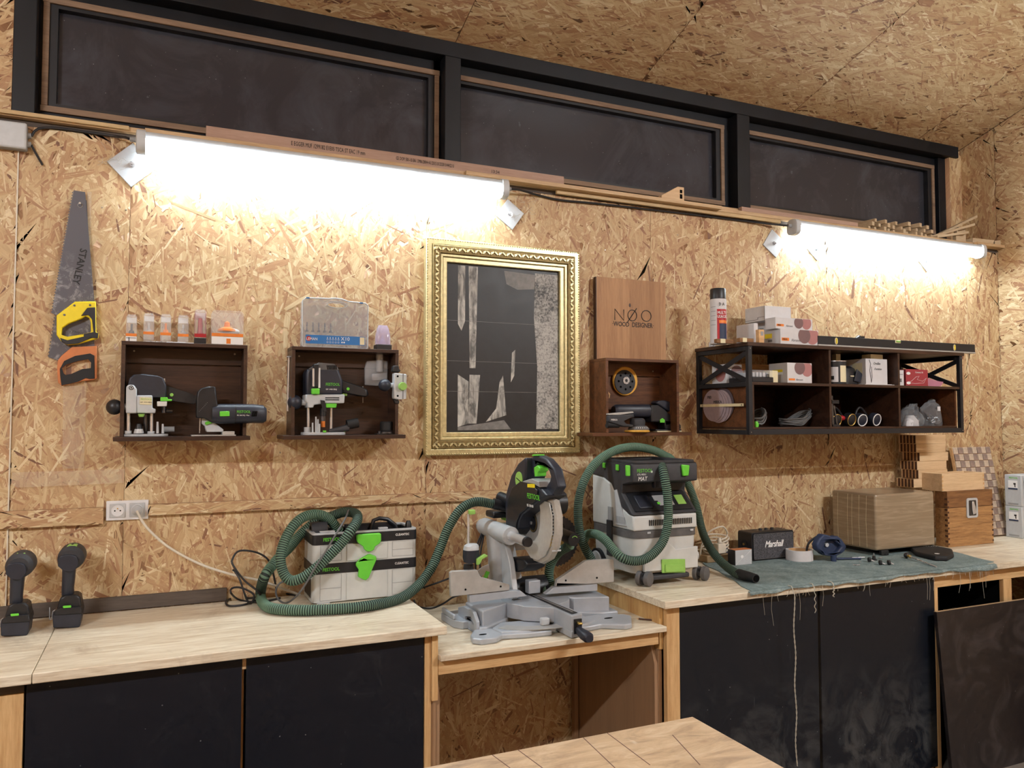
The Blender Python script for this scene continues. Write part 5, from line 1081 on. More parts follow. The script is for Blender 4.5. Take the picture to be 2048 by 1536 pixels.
# sanding discs strapped to the end panel
t = thing('sanding_discs', 'stack of mauve round sanding discs strapped to the shelf end', 'sanding discs', (sx0+f-.001, 0, 0))
xs_ = 0.0
for i, (px, py, mt) in enumerate(((1447, 808, 'disc_back'), (1443, 812, 'disc_mauve'), (1438, 814, 'disc_mauve'), (1432, 812, 'disc_mauve'), (1427, 811, 'disc_mauve'))):
    c = XP(px, py, sx0+.02-i*.003); y, z = min(c.y, -.09), c.z
    part('disc', mt, t, lambda m: m.cyl((-.0015-i*.0030, y, z), (-.0035-i*.0030, y, z), .082, None, 32))
c = XP(1427, 811, sx0+.005); text('P80', .022, 'ink', t, (-.0161, c.y+.05, c.z+.035), (pi/2, 0, -pi/2)); text('MIRKA', .022, 'ink', t, (-.0161, c.y+.0, c.z+.01), (pi/2, 0, -pi/2))
a, b = XP(1398, 812, sx0), XP(1486, 810, sx0)
part('strap', 'strap', t, lambda m: m.box(-.0185, -.0165, max(b.y, YS+.03), -.03, a.z-.006, a.z+.008)); part('strap_screw', 'screw', t, lambda m: m.cyl((-.019, -.05, a.z+.001), (-.021, -.05, a.z+.001), .004, None, 8).cyl((-.019, max(b.y, YS+.03)+.012, a.z+.001), (-.021, max(b.y, YS+.03)+.012, a.z+.001), .004, None, 8))
# ------------------------------------------------------------------ bench tools
def hose_mesh(pts, r, pitch=.0088, n=14):
    """corrugated hose: proud ribs and dark grooves are real rings"""
    P = spline(pts, pitch/4); m = MB(); rs = []; a = None
    for i, p in enumerate(P):
        d = (P[min(i+1, len(P)-1)]-P[max(i-1, 0)]).normalized()
        if a is None: a, _ = frame_for(d)
        a = (a-d*a.dot(d)).normalized(); b = d.cross(a); rr = r*(1.0 if i % 4 in (1, 2) else .90)
        rs.append([p+a*(rr*cos(2*pi*k/n))+b*(rr*sin(2*pi*k/n)) for k in range(n)])
    m.rings(rs)
    q = len(P)-1; m.mi = []
    for i in range(q): m.mi += [1 if i % 4 in (2, 3) else 0]*n
    m.mi += [0, 0]
    return m
def hose(parent, pts, r, name='hose', mats=('hose_green', 'hose_groove')):
    o = hose_mesh(pts, r).build(name, list(mats), parent, ang=60); return o
def rel(O, pts): o = Vector(O); return [Vector(p)-o for p in pts]
def wp(px, py, y): return W(px, py, y)
def bp(px, py, r): return ZP(px, py, ZB+r+.001)

# --- double wall socket with plug and white lead
y0 = -.0005; X0, X1, Z0, Z1 = W(212, 1020, -.012).x, W(297, 1020, -.012).x, W(255, 1040, -.012).z, W(255, 1001, -.012).z
t = thing('wall_socket', 'white double wall socket in the gap of the strand-board batten', 'socket', (X0, y0, Z0)); w, h = X1-X0, Z1-Z0
part('cover_plate', 'socket_white', t, lambda m: m.box(0, w, -.011, 0, 0, h), .003)
for i in range(2):
    cx_ = w*(.27+.46*i); s_ = h*.36
    mo = part('socket_module', 'socket_grey', t, lambda m: m.box(cx_-s_, cx_+s_, -.015, -.0112, h*.5-s_, h*.5+s_), .002)
    part('socket_well', 'socket_white', mo, lambda m: m.lathe([(.0215, .0152), (.0215, .0175), (.019, .0175), (.018, .0156), (.002, .0154)], (cx_, 0, h*.5), (0, -1, 0), 24))
    if i == 0:
        part('pin_hole', 'blackness', mo, lambda m: [m.cyl((cx_+dx, -.0155, h*.5+dz), (cx_+dx, -.0166, h*.5+dz), .0028, None, 10) for dx, dz in ((-.0095, 0), (.0095, 0))]); part('earth_pin', 'brass', mo, lambda m: m.cyl((cx_, -.0155, h*.5+.009), (cx_, -.022, h*.5+.009), .0024, None, 10))
cxp = X0+w*.73; zp = Z0+h*.5
t = thing('power_lead', 'white mains lead plugged into the right socket, hanging to the bench', 'cable', (cxp, -.02, zp))
part('plug', 'socket_grey', t, lambda m: m.lathe([(.0175, -.0015), (.0195, .006), (.0195, .022), (.012, .030), (.0065, .036)], (0, 0, 0), (0, -1, 0), 24))
pts = [(cxp, -.055, zp), wp(283, 1040, -.075), wp(300, 1062, -.085), wp(340, 1096, -.09), wp(400, 1128, -.09), wp(460, 1148, -.09), wp(520, 1161, -.09), wp(560, 1175, -.07), wp(600, 1190, -.035)]
part('lead', 'cable_white', t, lambda m: m.tube(spline(rel((cxp, -.02, zp), pts), .012), .0048, 8))

# --- two cordless drills seen from behind
def drill(label, dx, dv, hook=True, px0=0):
    Y = -.225+dv[1]; k = Crop(0+px0, 1080, .1367, Y)
    cx0 = k(985, 1330)[0]; z0 = ZB+.0005; O = (cx0+dx, Y+.035, z0)
    t = thing('cordless_drill', label, 'drill', O, 0); K = Crop(0+px0, 1080, .1367, Y, (cx0, Y+.035, k(985, 1328)[1]))
    part('battery', 'blue_black', t, lambda m: m.prism(K.poly([(775, 1325), (765, 1150), (785, 1085), (1180, 1068), (1195, 1120), (1170, 1300), (1140, 1325)]), -.035, .055), .006, seg=3)
    part('battery_band', 'black_plastic', t, lambda m: m.prism(K.poly([(790, 1140), (792, 1080), (860, 1030), (1190, 1010), (1205, 1100), (1185, 1115)]), -.0385, .058), .003)
    part('foot_housing', 'black_plastic', t, lambda m: m.prism(K.poly([(812, 1085), (870, 900), (930, 860), (1120, 845), (1170, 880), (1190, 1000), (1180, 1068)]), -.026, .05), .008, seg=3)
    part('release_button', 'green', t, lambda m: m.prism(K.poly([(918, 995), (1042, 985), (1046, 1018), (925, 1028)]), -.043, -.037), .002)
    part('handle', 'blue_black', t, lambda m: m.loft([(K(0, 960)[1], K(995, 0)[0], .012, .020, .022), (K(0, 850)[1], K(992, 0)[0], .008, .0195, .024), (K(0, 700)[1], K(1002, 0)[0], .004, .0205, .025), (K(0, 560)[1], K(1008, 0)[0], .0, .0215, .026), (K(0, 470)[1], K(1008, 0)[0], 0, .026, .028)], 'z', 18, 2.4))
    c = K(992, 375); part('rear_cap', 'blue_black', t, lambda m: m.prism(K.poly([(845, 420), (848, 320), (880, 275), (950, 258), (1060, 258), (1118, 280), (1142, 340), (1142, 410), (1090, 480), (1020, 505), (930, 490)]), -.036, .012), .009, seg=3)
    c = K(1025, 320); part('motor_housing', 'dusty_black', t, lambda m: m.lathe([(.030, -.02), (.042, -.008), (.044, .02), (.044, .07), (.036, .10), (.024, .115)], (c[0], 0, c[1]), (0, 1, 0), 28)); part('chuck', 'dark_steel', t, lambda m: m.lathe([(.020, .115), (.021, .15), (.010, .165)], (c[0], 0, c[1]), (0, 1, 0), 18))
    part('top_strip', 'pale_green', t, lambda m: m.prism(K.poly([(945, 165), (985, 138), (1100, 135), (1115, 150), (1105, 168), (985, 180)]), .0, .045), .003)
    if hook: part('belt_hook', 'chrome', t, lambda m: m.tube([Vector((*[K(u, v)[0], -.01], K(u, v)[1])) for u, v in ((800, 1080), (760, 1105), (750, 1150), (745, 1215), (725, 1228), (712, 1210), (712, 1045))], .0017, 6))
    return t
drill('cordless drill standing nearer the wall with a wire belt hook', 0, (0, 0))
# the nearer one at the left edge
kk = ZP(5, 1277, ZB)
drill('cordless drill at the left edge of the picture', 0, (0, -.045), True, -104)
bpy.data.objects['cordless_drill.001'].location.z = ZB+.0005

# --- corded portable vacuum in a stacking case, with its hose
YV = -.225; xL, xRr = ZP(624, 1210, ZB).x, W(833, 1190, YV).x
O = (xL, YV, ZB+.0005); k = Crop(430, 980, .2295, YV, O); wv = k(1757, 700)[0]; dv = -.022-YV
def zz(v_left, v_right): return (k(850, v_left)[1]+k(1755, v_right)[1])/2
z_b1t, z_b1b, z_b2t, z_b2b = zz(400, 345), zz(482, 432), zz(655, 585), zz(745, 668)
t = thing('stacking_vacuum', 'corded stacking-case vacuum with two green latches on the worktop', 'vacuum cleaner', O)
def ring_band(m, a, b, e): m.prism(rrect(-e, wv+e, -e, dv+e, .018, 4), a, b, 'xy')
part('lower_case', 'dusty_white', t, lambda m: ring_band(m, .004, z_b2b, 0), .002); part('lower_band', 'black_plastic', t, lambda m: ring_band(m, z_b2b+.0003, z_b2t, .002), .001)
part('upper_case', 'dusty_white', t, lambda m: ring_band(m, z_b2t+.0003, z_b1b, 0), .002); part('upper_band', 'black_plastic', t, lambda m: m.prism(rrect(-.002, wv+.002, -.002, dv+.002, .018, 4), z_b1b+.0003, z_b1t, 'xy', [rrect(.018, wv-.018, .018, dv-.018, .01, 4)]), .001)
part('tray_rim', 'light_grey', t, lambda m: m.prism(rrect(-.001, wv+.001, -.001, dv+.001, .018, 4), z_b1t+.0003, z_b1t+.008, 'xy', [rrect(.016, wv-.016, .016, dv-.016, .01, 4)]), .002)
part('tray_floor', 'black_plastic', t, lambda m: m.box(.019, wv-.019, .019, dv-.019, z_b1b+.001, z_b1t-.03))
part('carry_handle', 'black_plastic', t, lambda m: m.tube([(wv*.62, dv*.75, z_b1t-.028), (wv*.66, dv*.75, z_b1t+.028), (wv*.72, dv*.75, z_b1t+.036), (wv*.80, dv*.75, z_b1t+.03), (wv*.88, dv*.75, z_b1t+.004), (wv*.9, dv*.75, z_b1t-.02)], .009, 8).box(wv*.38, wv*.86, dv*.78, dv*.88, z_b1t-.028, z_b1t+.016))
part('cord_reel', 'dusty_black', t, lambda m: m.pipe((wv*.02, dv*.5, z_b1t+.006), (wv*.17, dv*.5, z_b1t+.006), .036, .020, 24)); part('control_post', 'black_plastic', t, lambda m: m.lathe([(.014, z_b1t+.008), (.013, z_b1t+.022), (.008, z_b1t+.036)], (wv-.028, .03, 0), n=16))
part('corner_lug', 'light_grey', t, lambda m: m.box(.03, .09, .012, .028, z_b1t+.008, z_b1t+.014).box(wv*.63, wv*.72, .012, .03, z_b1t+.008, z_b1t+.016), .002)
for a, b in ((.0, z_b2b), (z_b2t, z_b1b)):
    for u0, u1 in ((.03, .115), (wv-.105, wv-.015)):
        part('panel_groove', 'grey_plastic', t, lambda m: m.prism([(u0, a+.01), (u1, a+.01), (u1, b-.003), (u0, b-.003)], -.0009, -.0002, 'xz', [[(u0+.0015, a+.012), (u1-.0015, a+.012), (u1-.0015, b-.004), (u0+.0015, b-.004)]]).box(u0, u1, -.0009, -.0002, (a+b)/2, (a+b)/2+.0015))
    part('raised_panel', 'dusty_white', t, lambda m: m.box(.135, wv-.125, -.004, -.0002, a+.006, b-.002), .002)
part('upper_latch', 'green', t, lambda m: m.prism(k.poly([(1226, 395), (1240, 382), (1425, 370), (1440, 380), (1440, 435), (1425, 462), (1385, 488), (1378, 515), (1350, 530), (1310, 528), (1290, 510), (1284, 488), (1232, 450), (1226, 430)]), -.020, -.0045), .005, seg=3)
part('lower_latch', 'green', t, lambda m: m.prism(k.poly([(1252, 600), (1275, 585), (1325, 556), (1345, 552), (1395, 572), (1398, 600), (1332, 755), (1305, 782), (1240, 752), (1240, 730), (1246, 690), (1222, 655), (1222, 632)]), -.020, -.0045), .005, seg=3)
for tx, u, v, sz, mt in (('FESTOOL', 942, 448, .0185, 'green'), ('FESTOOL', 936, 710, .0185, 'green'), ('CLEANTEC', 1572, 398, .0125, 'ink_white'), ('CLEANTEC', 1566, 648, .0125, 'ink_white')):
    q_ = k(u, v); text(tx, sz, mt, t, (q_[0], -.0026, q_[1]), spacing=1.0 if mt == 'green' else 1.25, sx=.88 if mt == 'green' else .8, bold=.0003)
part('foot', 'light_grey', t, lambda m: m.box(.02, .07, -.001, .04, 0, .0038).box(wv-.07, wv-.02, -.001, .04, 0, .0038).box(.02, .07, dv-.04, dv, 0, .0038).box(wv-.07, wv-.02, dv-.04, dv, 0, .0038)); part('side_grille', 'black_plastic', t, lambda m: m.box(-.0012, -.0002, .03, dv-.03, .02, z_b2b-.02).box(-.0024, -.0012, .05, dv-.05, z_b2b-.016, z_b2b-.004))
rh = .0205
path = [wp(1016, 1016, -.235), wp(985, 1008, -.23), wp(950, 1004, -.23), wp(920, 1020, -.235), wp(896, 1057, -.24), wp(880, 1097, -.25), wp(862, 1137, -.27), wp(835, 1172, -.30), bp(797, 1198, rh), bp(728, 1213, rh), bp(637, 1220, rh), bp(560, 1219, rh), bp(530, 1210, rh), bp(521, 1189, rh+.003), wp(528, 1156, -.20), wp(542, 1134, -.17), wp(560, 1113, -.13), wp(580, 1094, -.08), wp(600, 1070, -.045), wp(630, 1045, -.045), wp(664, 1032, -.07), wp(690, 1024, -.11), wp(712, 1028, -.17), wp(714, 1042, -.235), wp(701, 1062, -.275), wp(684, 1085, -.28), wp(660, 1110, -.285), wp(632, 1136, -.285), wp(604, 1156, -.28), wp(582, 1161, -.265), wp(567, 1146, -.25), wp(561, 1115, -.235), wp(570, 1080, -.215), wp(588, 1050, -.195), wp(610, 1033, -.17), wp(637, 1029, -.14), wp(660, 1040, -.115), wp(678, 1062, -.10)]
O2 = path[11]; t = thing('vacuum_hose', 'green ribbed hose looped over the stacking vacuum and leading to the mitre saw', 'hose', (O2.x, O2.y, ZB+.0005))
hose(t, rel((O2.x, O2.y, ZB+.0005), path), rh)
part('tool_cuff', 'black_plastic', t, lambda m: m.tube(rel((O2.x, O2.y, ZB+.0005), [wp(1022, 1017, -.235), wp(1004, 1011, -.235), wp(986, 1007, -.232)]), [.0225, .0235, .0235], 16))
part('hose_lead', 'cable_grey', t, lambda m: m.tube(spline(rel((O2.x, O2.y, ZB+.0005), [wp(697, 1020, -.16), wp(690, 1038, -.235), wp(672, 1068, -.30), wp(650, 1105, -.31), wp(632, 1132, -.315), wp(610, 1170, -.31), wp(592, 1193, -.30), wp(572, 1206, -.26), wp(556, 1198, -.22), wp(552, 1180, -.19), wp(562, 1165, -.18), wp(590, 1160, -.20)]), .01), .0038, 8))
# loose black leads left of the vacuum
O = (W(475, 1205, -.12).x, -.12, ZB+.0005)
t = thing('power_lead', 'tangled dark mains leads on the worktop left of the vacuum', 'cable', O)
for pts in ([bp(590, 1190, .004), bp(540, 1185, .004), bp(500, 1206, .004), bp(462, 1212, .004), bp(452, 1204, .004), bp(470, 1194, .004), bp(500, 1196, .004), wp(520, 1188, -.14), wp(488, 1160, -.13), wp(466, 1130, -.11), wp(465, 1118, -.10), wp(478, 1102, -.09), wp(510, 1104, -.09), wp(535, 1118, -.09), wp(546, 1145, -.08), wp(552, 1176, -.06)],
            [bp(560, 1196, .004), bp(520, 1204, .004), bp(480, 1200, .004), wp(462, 1186, -.12), wp(465, 1176, -.11), wp(484, 1176, -.11), wp(508, 1190, -.14), bp(500, 1208, .004), wp(490, 1190, -.16), wp(480, 1160, -.15), wp(470, 1143, -.13), wp(466, 1140, -.12)]):
    part('lead', 'cable_black', t, lambda m: m.tube(spline(rel(O, pts), .01), .0040, 8))
t = thing('power_lead', 'black lead hanging between the stacking vacuum and the mitre saw', 'cable', (W(880, 1160, -.06).x, -.06, ZB-.1))
part('lead', 'cable_black', t, lambda m: m.tube(spline(rel(t.location, [wp(832, 1178, -.035), wp(850, 1174, -.04), wp(890, 1160, -.08), wp(915, 1150, -.12), wp(925, 1150, -.16)]), .01), .004, 8).tube(spline(rel(t.location, [wp(828, 1200, -.05), wp(835, 1212, -.08), wp(860, 1217, -.1), wp(885, 1208, -.12), wp(905, 1195, -.15), wp(920, 1190, -.18)]), .01), .004, 8))

# --- sliding mitre saw
O = (1.44, -.45, ZM+.0005); t = thing('mitre_saw', 'sliding mitre saw with grey cast base and dark head on the low board', 'mitre saw', O)
k = Crop(860, 880, .2734, -.42, O); zt = .088; c7 = lambda u, v: (860+.2734*u, 880+.2734*v)
L = lambda x, y: (x-O[0], y-O[1])                # plan coordinates -> local
def yzp(pts, x): return [((p := XP(*c7(u, v), x)).y-O[1], p.z-O[2]) for u, v in pts]
# base casting
part('left_table', 'cast_grey', t, lambda m: m.prism([L(*p) for p in ((1.155, -.36), (1.162, -.535), (1.305, -.445), (1.322, -.40), (1.322, -.33))], .0, zt, 'xy').prism([L(*p) for p in ((1.135, -.38), (1.145, -.545), (1.175, -.55), (1.31, -.452), (1.31, -.36))], .0, .03, 'xy'), .006, seg=3)
part('right_table', 'cast_grey', t, lambda m: m.prism([L(*p) for p in ((1.56, -.33), (1.555, -.40), (1.60, -.47), (1.745, -.52), (1.755, -.36), (1.73, -.33))], .0, zt, 'xy').prism([L(*p) for p in ((1.58, -.40), (1.60, -.48), (1.70, -.535), (1.775, -.54), (1.785, -.36))], .0, .03, 'xy'), .006, seg=3)
part('front_foot', 'cast_grey', t, lambda m: m.prism([L(*p) for p in ((1.085, -.60), (1.075, -.645), (1.10, -.672), (1.165, -.670), (1.20, -.64), (1.30, -.66), (1.40, -.665), (1.40, -.58), (1.30, -.56), (1.18, -.54), (1.12, -.54))], 0, .022, 'xy').prism([L(*p) for p in ((1.19, -.56), (1.20, -.63), (1.30, -.652), (1.42, -.66), (1.42, -.52), (1.25, -.50))], .012, .028, 'xy'), .006, seg=3)
part('front_foot', 'cast_grey', t, lambda m: m.prism([L(*p) for p in ((1.50, -.66), (1.56, -.672), (1.62, -.66), (1.70, -.712), (1.735, -.705), (1.80, -.60), (1.79, -.565), (1.70, -.52), (1.56, -.54), (1.50, -.58))], 0, .022, 'xy').prism([L(*p) for p in ((1.47, -.66), (1.55, -.66), (1.62, -.62), (1.60, -.5), (1.47, -.5))], .012, .028, 'xy'), .006, seg=3)
part('rear_foot', 'cast_grey', t, lambda m: m.prism([L(*p) for p in ((1.085, -.26), (1.09, -.40), (1.115, -.44), (1.16, -.44), (1.17, -.24))], 0, .030, 'xy').box(1.088-O[0], 1.10-O[0], -.40-O[1], -.26-O[1], .03, .052), .005, seg=3); part('rear_foot', 'cast_grey', t, lambda m: m.box(1.70-O[0], 1.80-O[0], -.36-O[1], -.25-O[1], 0, .03), .005, seg=3)
part('side_rib', 'cast_grey', t, lambda m: m.prism([(-.085, .0), (.12, .0), (.12, .062), (.06, .08), (-.05, .08), (-.085, .05)], 1.135-O[0], 1.15-O[0], 'yz', [[(-.06, .004), (.05, .004), (.05, .04), (-.02, .055), (-.06, .03)]]), .003)
part('mitre_scale', 'alu', t, lambda m: m.prism([(-.24*cos(a)*1.0, -.10-.125*sin(a)) for a in [.25+i*.2 for i in range(8)]]+[(-.19*cos(a), -.08-.09*sin(a)) for a in [1.65-i*.2 for i in range(8)]], .0283, .0300, 'xy'))
part('bolt_slot', 'blackness', t, lambda m: m.prism(circ(1.13-O[0], -.615-O[1], .016, 12, .007), .0222, .0232, 'xy').prism(circ(1.69-O[0], -.60-O[1], .020, 12, .008), .0222, .0232, 'xy'))
# turntable with its arm
part('turntable', 'cast_grey', t, lambda m: m.prism([(.005+.145*cos(2*pi*i/36), .03+.135*sin(2*pi*i/36)) for i in range(36)], .0305, zt+.001, 'xy').prism([(-.12, -.02), (-.10, -.08), (.0, -.15), (.0, -.295), (.055, -.28), (.055, -.1), (.12, -.02)], .031, zt+.0005, 'xy').prism([(.0, -.12), (.0, -.295), (.055, -.28), (.055, -.12)], .006, .0315, 'xy'), .004, seg=3)
part('kerf_plate', 'black_plastic', t, lambda m: m.prism([(.003, .11), (.024, .115), (.044, -.262), (.014, -.272)], zt+.0012, zt+.0028, 'xy')); part('kerf_slot', 'alu', t, lambda m: m.prism([(.013, .10), (.0165, .10), (.0315, -.25), (.028, -.25)], zt+.003, zt+.0038, 'xy'))
part('scale_pointer', 'light_grey', t, lambda m: m.box(-.065, -.03, -.175, -.15, .030, .058), .005)
part('front_socket', 'black_plastic', t, lambda m: m.box(.012, .044, -.297, -.29, .02, .075).box(.018, .038, -.30, -.295, .045, .07)); part('mitre_knob', 'blue_black', t, lambda m: m.loft([(-.293, .028, .038, .012, .014), (-.31, .03, .03, .016, .015), (-.335, .034, .024, .022, .018), (-.36, .036, .020, .022, .018), (-.37, .036, .018, .016, .013)], 'y', 16)); part('knob_latch', 'brass', t, lambda m: m.box(.02, .036, -.318, -.298, .058, .066), .002)
# fences
part('fence', 'alu', t, lambda m: m.prism(k.poly([(125, 960), (140, 948), (320, 938), (345, 990), (555, 1045), (555, 1085), (130, 1132)]), -.008, .012), .002); part('fence', 'alu', t, lambda m: m.prism(k.poly([(893, 1056), (900, 1012), (1110, 872), (1300, 860), (1312, 868), (1312, 1026), (893, 1058)]), -.008, .012), .002)
part('fence_rail', 'cast_grey', t, lambda m: m.prism(k.poly([(268, 1122), (560, 1092), (640, 1092), (690, 1130), (270, 1178)]), .0, .028), .002); part('fence_rail', 'cast_grey', t, lambda m: m.prism(k.poly([(820, 1118), (885, 1066), (1200, 1036), (1200, 1092)]), .0, .028), .002)
part('fence_hole', 'blackness', t, lambda m: [m.cyl((k(u, v)[0], -.0082, k(u, v)[1]), (k(u, v)[0], -.0095, k(u, v)[1]), .004, None, 10) for u, v in ((235, 1080), (490, 1058), (962, 1015), (1188, 996))])
# bevel column, slide housing and tubes
part('bevel_arm', 'light_grey', t, lambda m: m.loft([(.06, -.045, .19, .085, .06), (.14, -.06, .19, .07, .055), (.24, -.075, .19, .06, .05), (.30, -.085, .19, .055, .05), (.345, -.09, .19, .055, .05)], 'z', 16, 3.4)); part('arm_web', 'light_grey', t, lambda m: m.prism([(.16, .05), (.09, .06), (.02, .10), (.06, .24), (.12, .32), (.2, .33)], -.10, -.075, 'yz'), .004); part('bevel_scale', 'alu', t, lambda m: m.prism([(-.14-.13*cos(a), .10+.13*sin(a)) for a in [.3+i*.15 for i in range(8)]]+[(-.14-.10*cos(a), .10+.10*sin(a)) for a in [1.35-i*.15 for i in range(8)]], .12, .125)); part('swivel_hub', 'black_plastic', t, lambda m: m.cyl((-.10, .16, .10), (.11, .16, .10), .055)); part('green_scale', 'green', t, lambda m: m.prism([(-.20, .16), (-.18, .20), (-.165, .195), (-.185, .155)], .115, .12))
xt = 1.33-O[0]; yb, yf_ = .31, -.145; zt_ = 1.117-O[2]
part('slide_housing', 'light_grey', t, lambda m: m.cyl((xt, .31, zt_+.004), (xt, .02, zt_), .038, None, 24).cyl((xt, .34, zt_+.004), (xt, .31, zt_+.004), .030, .036, 24).box(xt-.01, xt+.16, .10, .28, zt_-.035, zt_+.02), .003); part('slide_tube', 'chrome', t, lambda m: m.cyl((xt, .02, zt_), (xt, yf_+.015, zt_-.002), .020, None, 24)); part('tube_cap', 'black_plastic', t, lambda m: m.cyl((xt, yf_+.015, zt_-.002), (xt, yf_, zt_-.002), .0205, .019, 24))
x2 = 1.535-O[0]; part('slide_tube', 'dark_steel', t, lambda m: m.cyl((x2, .24, zt_), (x2, -.02, zt_), .016, None, 20)); g0_, g1_ = W(1118, 1066, -.30)-Vector(O), W(1148, 1079, -.42)-Vector(O); part('bevel_grip', 'black_plastic', t, lambda m: m.cyl(g0_, g1_, .026, .029, 20)); part('grip_mark', 'pale_green', t, lambda m: m.tube([(g1_.x+.002+.014*cos(a), g1_.y-.002, g1_.z+.014*sin(a)) for a in [.5+i*.25 for i in range(9)]], .002, 5)); part('rear_bracket', 'light_grey', t, lambda m: m.box(-.10, .13, .20, .28, .26, .36), .01); part('rear_cover', 'black_plastic', t, lambda m: m.box(-.10, .02, .24, .33, zt_+.045, zt_+.075), .01); part('rear_cover_green', 'green', t, lambda m: m.box(-.03, .05, .235, .31, zt_+.03, zt_+.0445), .002)
# head: blade, guards, motor, handle
xb = 1.43; cb = (-.437-O[1], 1.167-O[2])
bl = part('saw_disc', 'alu', t, lambda m: m.prism([(cb[0]+(.13 if i % 2 else .124)*cos(2*pi*i/96), cb[1]+(.13 if i % 2 else .124)*sin(2*pi*i/96)) for i in range(96)], xb-O[0]-.0012, xb-O[0]+.0012, 'yz')); part('arbor_flange', 'dark_steel', bl, lambda m: m.cyl((xb-O[0]-.004, *cb), (xb-O[0]-.0014, *cb), .040, None, 24)); part('arbor_nut', 'black_plastic', bl, lambda m: m.cyl((xb-O[0]-.010, *cb), (xb-O[0]-.0042, *cb), .022, None, 20)); part('arbor_bolt', 'steel', bl, lambda m: m.cyl((xb-O[0]-.014, *cb), (xb-O[0]-.0102, *cb), .008, None, 6)); part('arbor_ring', 'brass', bl, lambda m: m.pipe((xb-O[0]-.0052, *cb), (xb-O[0]-.0042, *cb), .036, .033, 24))
cover = [(600, 640), (595, 470), (602, 385), (640, 255), (690, 170), (742, 126), (752, 140), (745, 270), (735, 300), (850, 345), (905, 405), (850, 440), (805, 480), (720, 545), (695, 590), (690, 645), (650, 695)]
part('head_cover', 'blue_black', t, lambda m: m.prism(yzp(cover, 1.395), 1.365-O[0], 1.46-O[0], 'yz'), .010, seg=3)
part('d_handle', 'blue_black', t, lambda m: m.prism(yzp([(740, 130), (755, 116), (790, 110), (850, 138), (910, 210), (942, 345), (908, 408), (858, 385), (846, 345), (876, 300), (884, 262), (876, 235), (838, 180), (795, 168), (770, 200), (752, 260), (742, 200)], 1.395), 1.393-O[0], 1.432-O[0], 'yz'), .010, seg=3)
part('front_panel', 'black_plastic', t, lambda m: m.prism(yzp([(640, 690), (622, 600), (628, 430), (660, 345), (720, 300), (800, 320), (845, 365), (838, 440), (800, 470), (715, 540), (690, 600), (685, 650)], 1.395), 1.357-O[0], 1.3645-O[0], 'yz'), .003)
part('trigger', 'green', t, lambda m: m.prism(yzp([(775, 200), (800, 185), (820, 205), (818, 225), (805, 235), (802, 265), (780, 268)], 1.395), 1.385-O[0], 1.425-O[0], 'yz'), .003); part('top_button', 'green', t, lambda m: m.prism(yzp([(750, 117), (758, 106), (798, 106), (800, 114)], 1.395), 1.39-O[0], 1.42-O[0], 'yz'), .002); part('handle_collar', 'grey_plastic', t, lambda m: m.prism(yzp([(690, 325), (745, 295), (800, 280), (850, 300), (858, 345), (810, 320), (760, 312)], 1.395), 1.36-O[0], 1.462-O[0], 'yz'), .003)
c_ = yzp([(653, 292)], 1.3648)[0]; part('cover_disc', 'pale_green', t, lambda m: m.cyl((1.3648-O[0], *c_), (1.362-O[0], *c_), .034, None, 24)); part('disc_slot', 'ink', t, lambda m: m.obox((1.3615-O[0], *c_), (.001, .05, .004), (.3, 0, 0))); part('warning_label', 'saw_yellow', t, lambda m: m.prism(yzp([(716, 320), (770, 322), (770, 350), (716, 346)], 1.358), 1.3555-O[0], 1.3568-O[0], 'yz'))
qa = yzp([(775, 412)], 1.357)[0]; qb = yzp([(710, 402)], 1.357)[0]
text('FESTOOL', .030, 'green', t, (1.3563-O[0], qb[0], qb[1]-.012), (pi/2, 0, -pi/2), sx=.95); text('KS 120 EB', .014, 'ink_white', t, (1.3563-O[0], qb[0], qb[1]-.045), (pi/2, 0, -pi/2))
# clear swinging guard
part('swing_guard', 'guard_plastic', t, lambda m: m.prism(yzp([(815, 475), (850, 445), (885, 460), (905, 560), (905, 680), (885, 780), (850, 850), (800, 878), (750, 860), (705, 790), (695, 745), (740, 745), (775, 735), (805, 690), (820, 600), (820, 520)], 1.40), 1.392-O[0], 1.395-O[0], 'yz')); part('guard_rim', 'guard_plastic', t, lambda m: m.tube([(1.42-O[0]+.0, *p) for p in yzp([(850, 445), (885, 460), (905, 560), (905, 680), (885, 780), (850, 850), (800, 878), (750, 860), (705, 790)], 1.40)], .018, 8)); part('guard_rib', 'light_grey', t, lambda m: [m.bar((1.401-O[0], *yzp([(890+3*sin(i), 500+i*24)], 1.40)[0]), (1.44-O[0], *yzp([(890+3*sin(i), 500+i*24)], 1.40)[0]), .002, .006) for i in range(14)])
part('motor', 'black_plastic', t, lambda m: m.cyl((1.462-O[0], cb[0]+.06, cb[1]+.07), (1.60-O[0], cb[0]+.06, cb[1]+.07), .052, .048, 26)); part('chip_chute', 'black_plastic', t, lambda m: m.prism(yzp([(640, 890), (670, 850), (760, 870), (790, 900), (780, 930), (720, 960), (660, 950)], 1.42), 1.37-O[0], 1.46-O[0], 'yz'), .006); part('extraction_port', 'black_plastic', t, lambda m: m.cyl((1.41-O[0], .16, 1.235-O[2]), (1.375-O[0], .245, 1.255-O[2]), .026, .024, 20)); part('small_parts', 'cast_grey', t, lambda m: m.box(-.01, .045, .06, .10, .10, .155), .004)
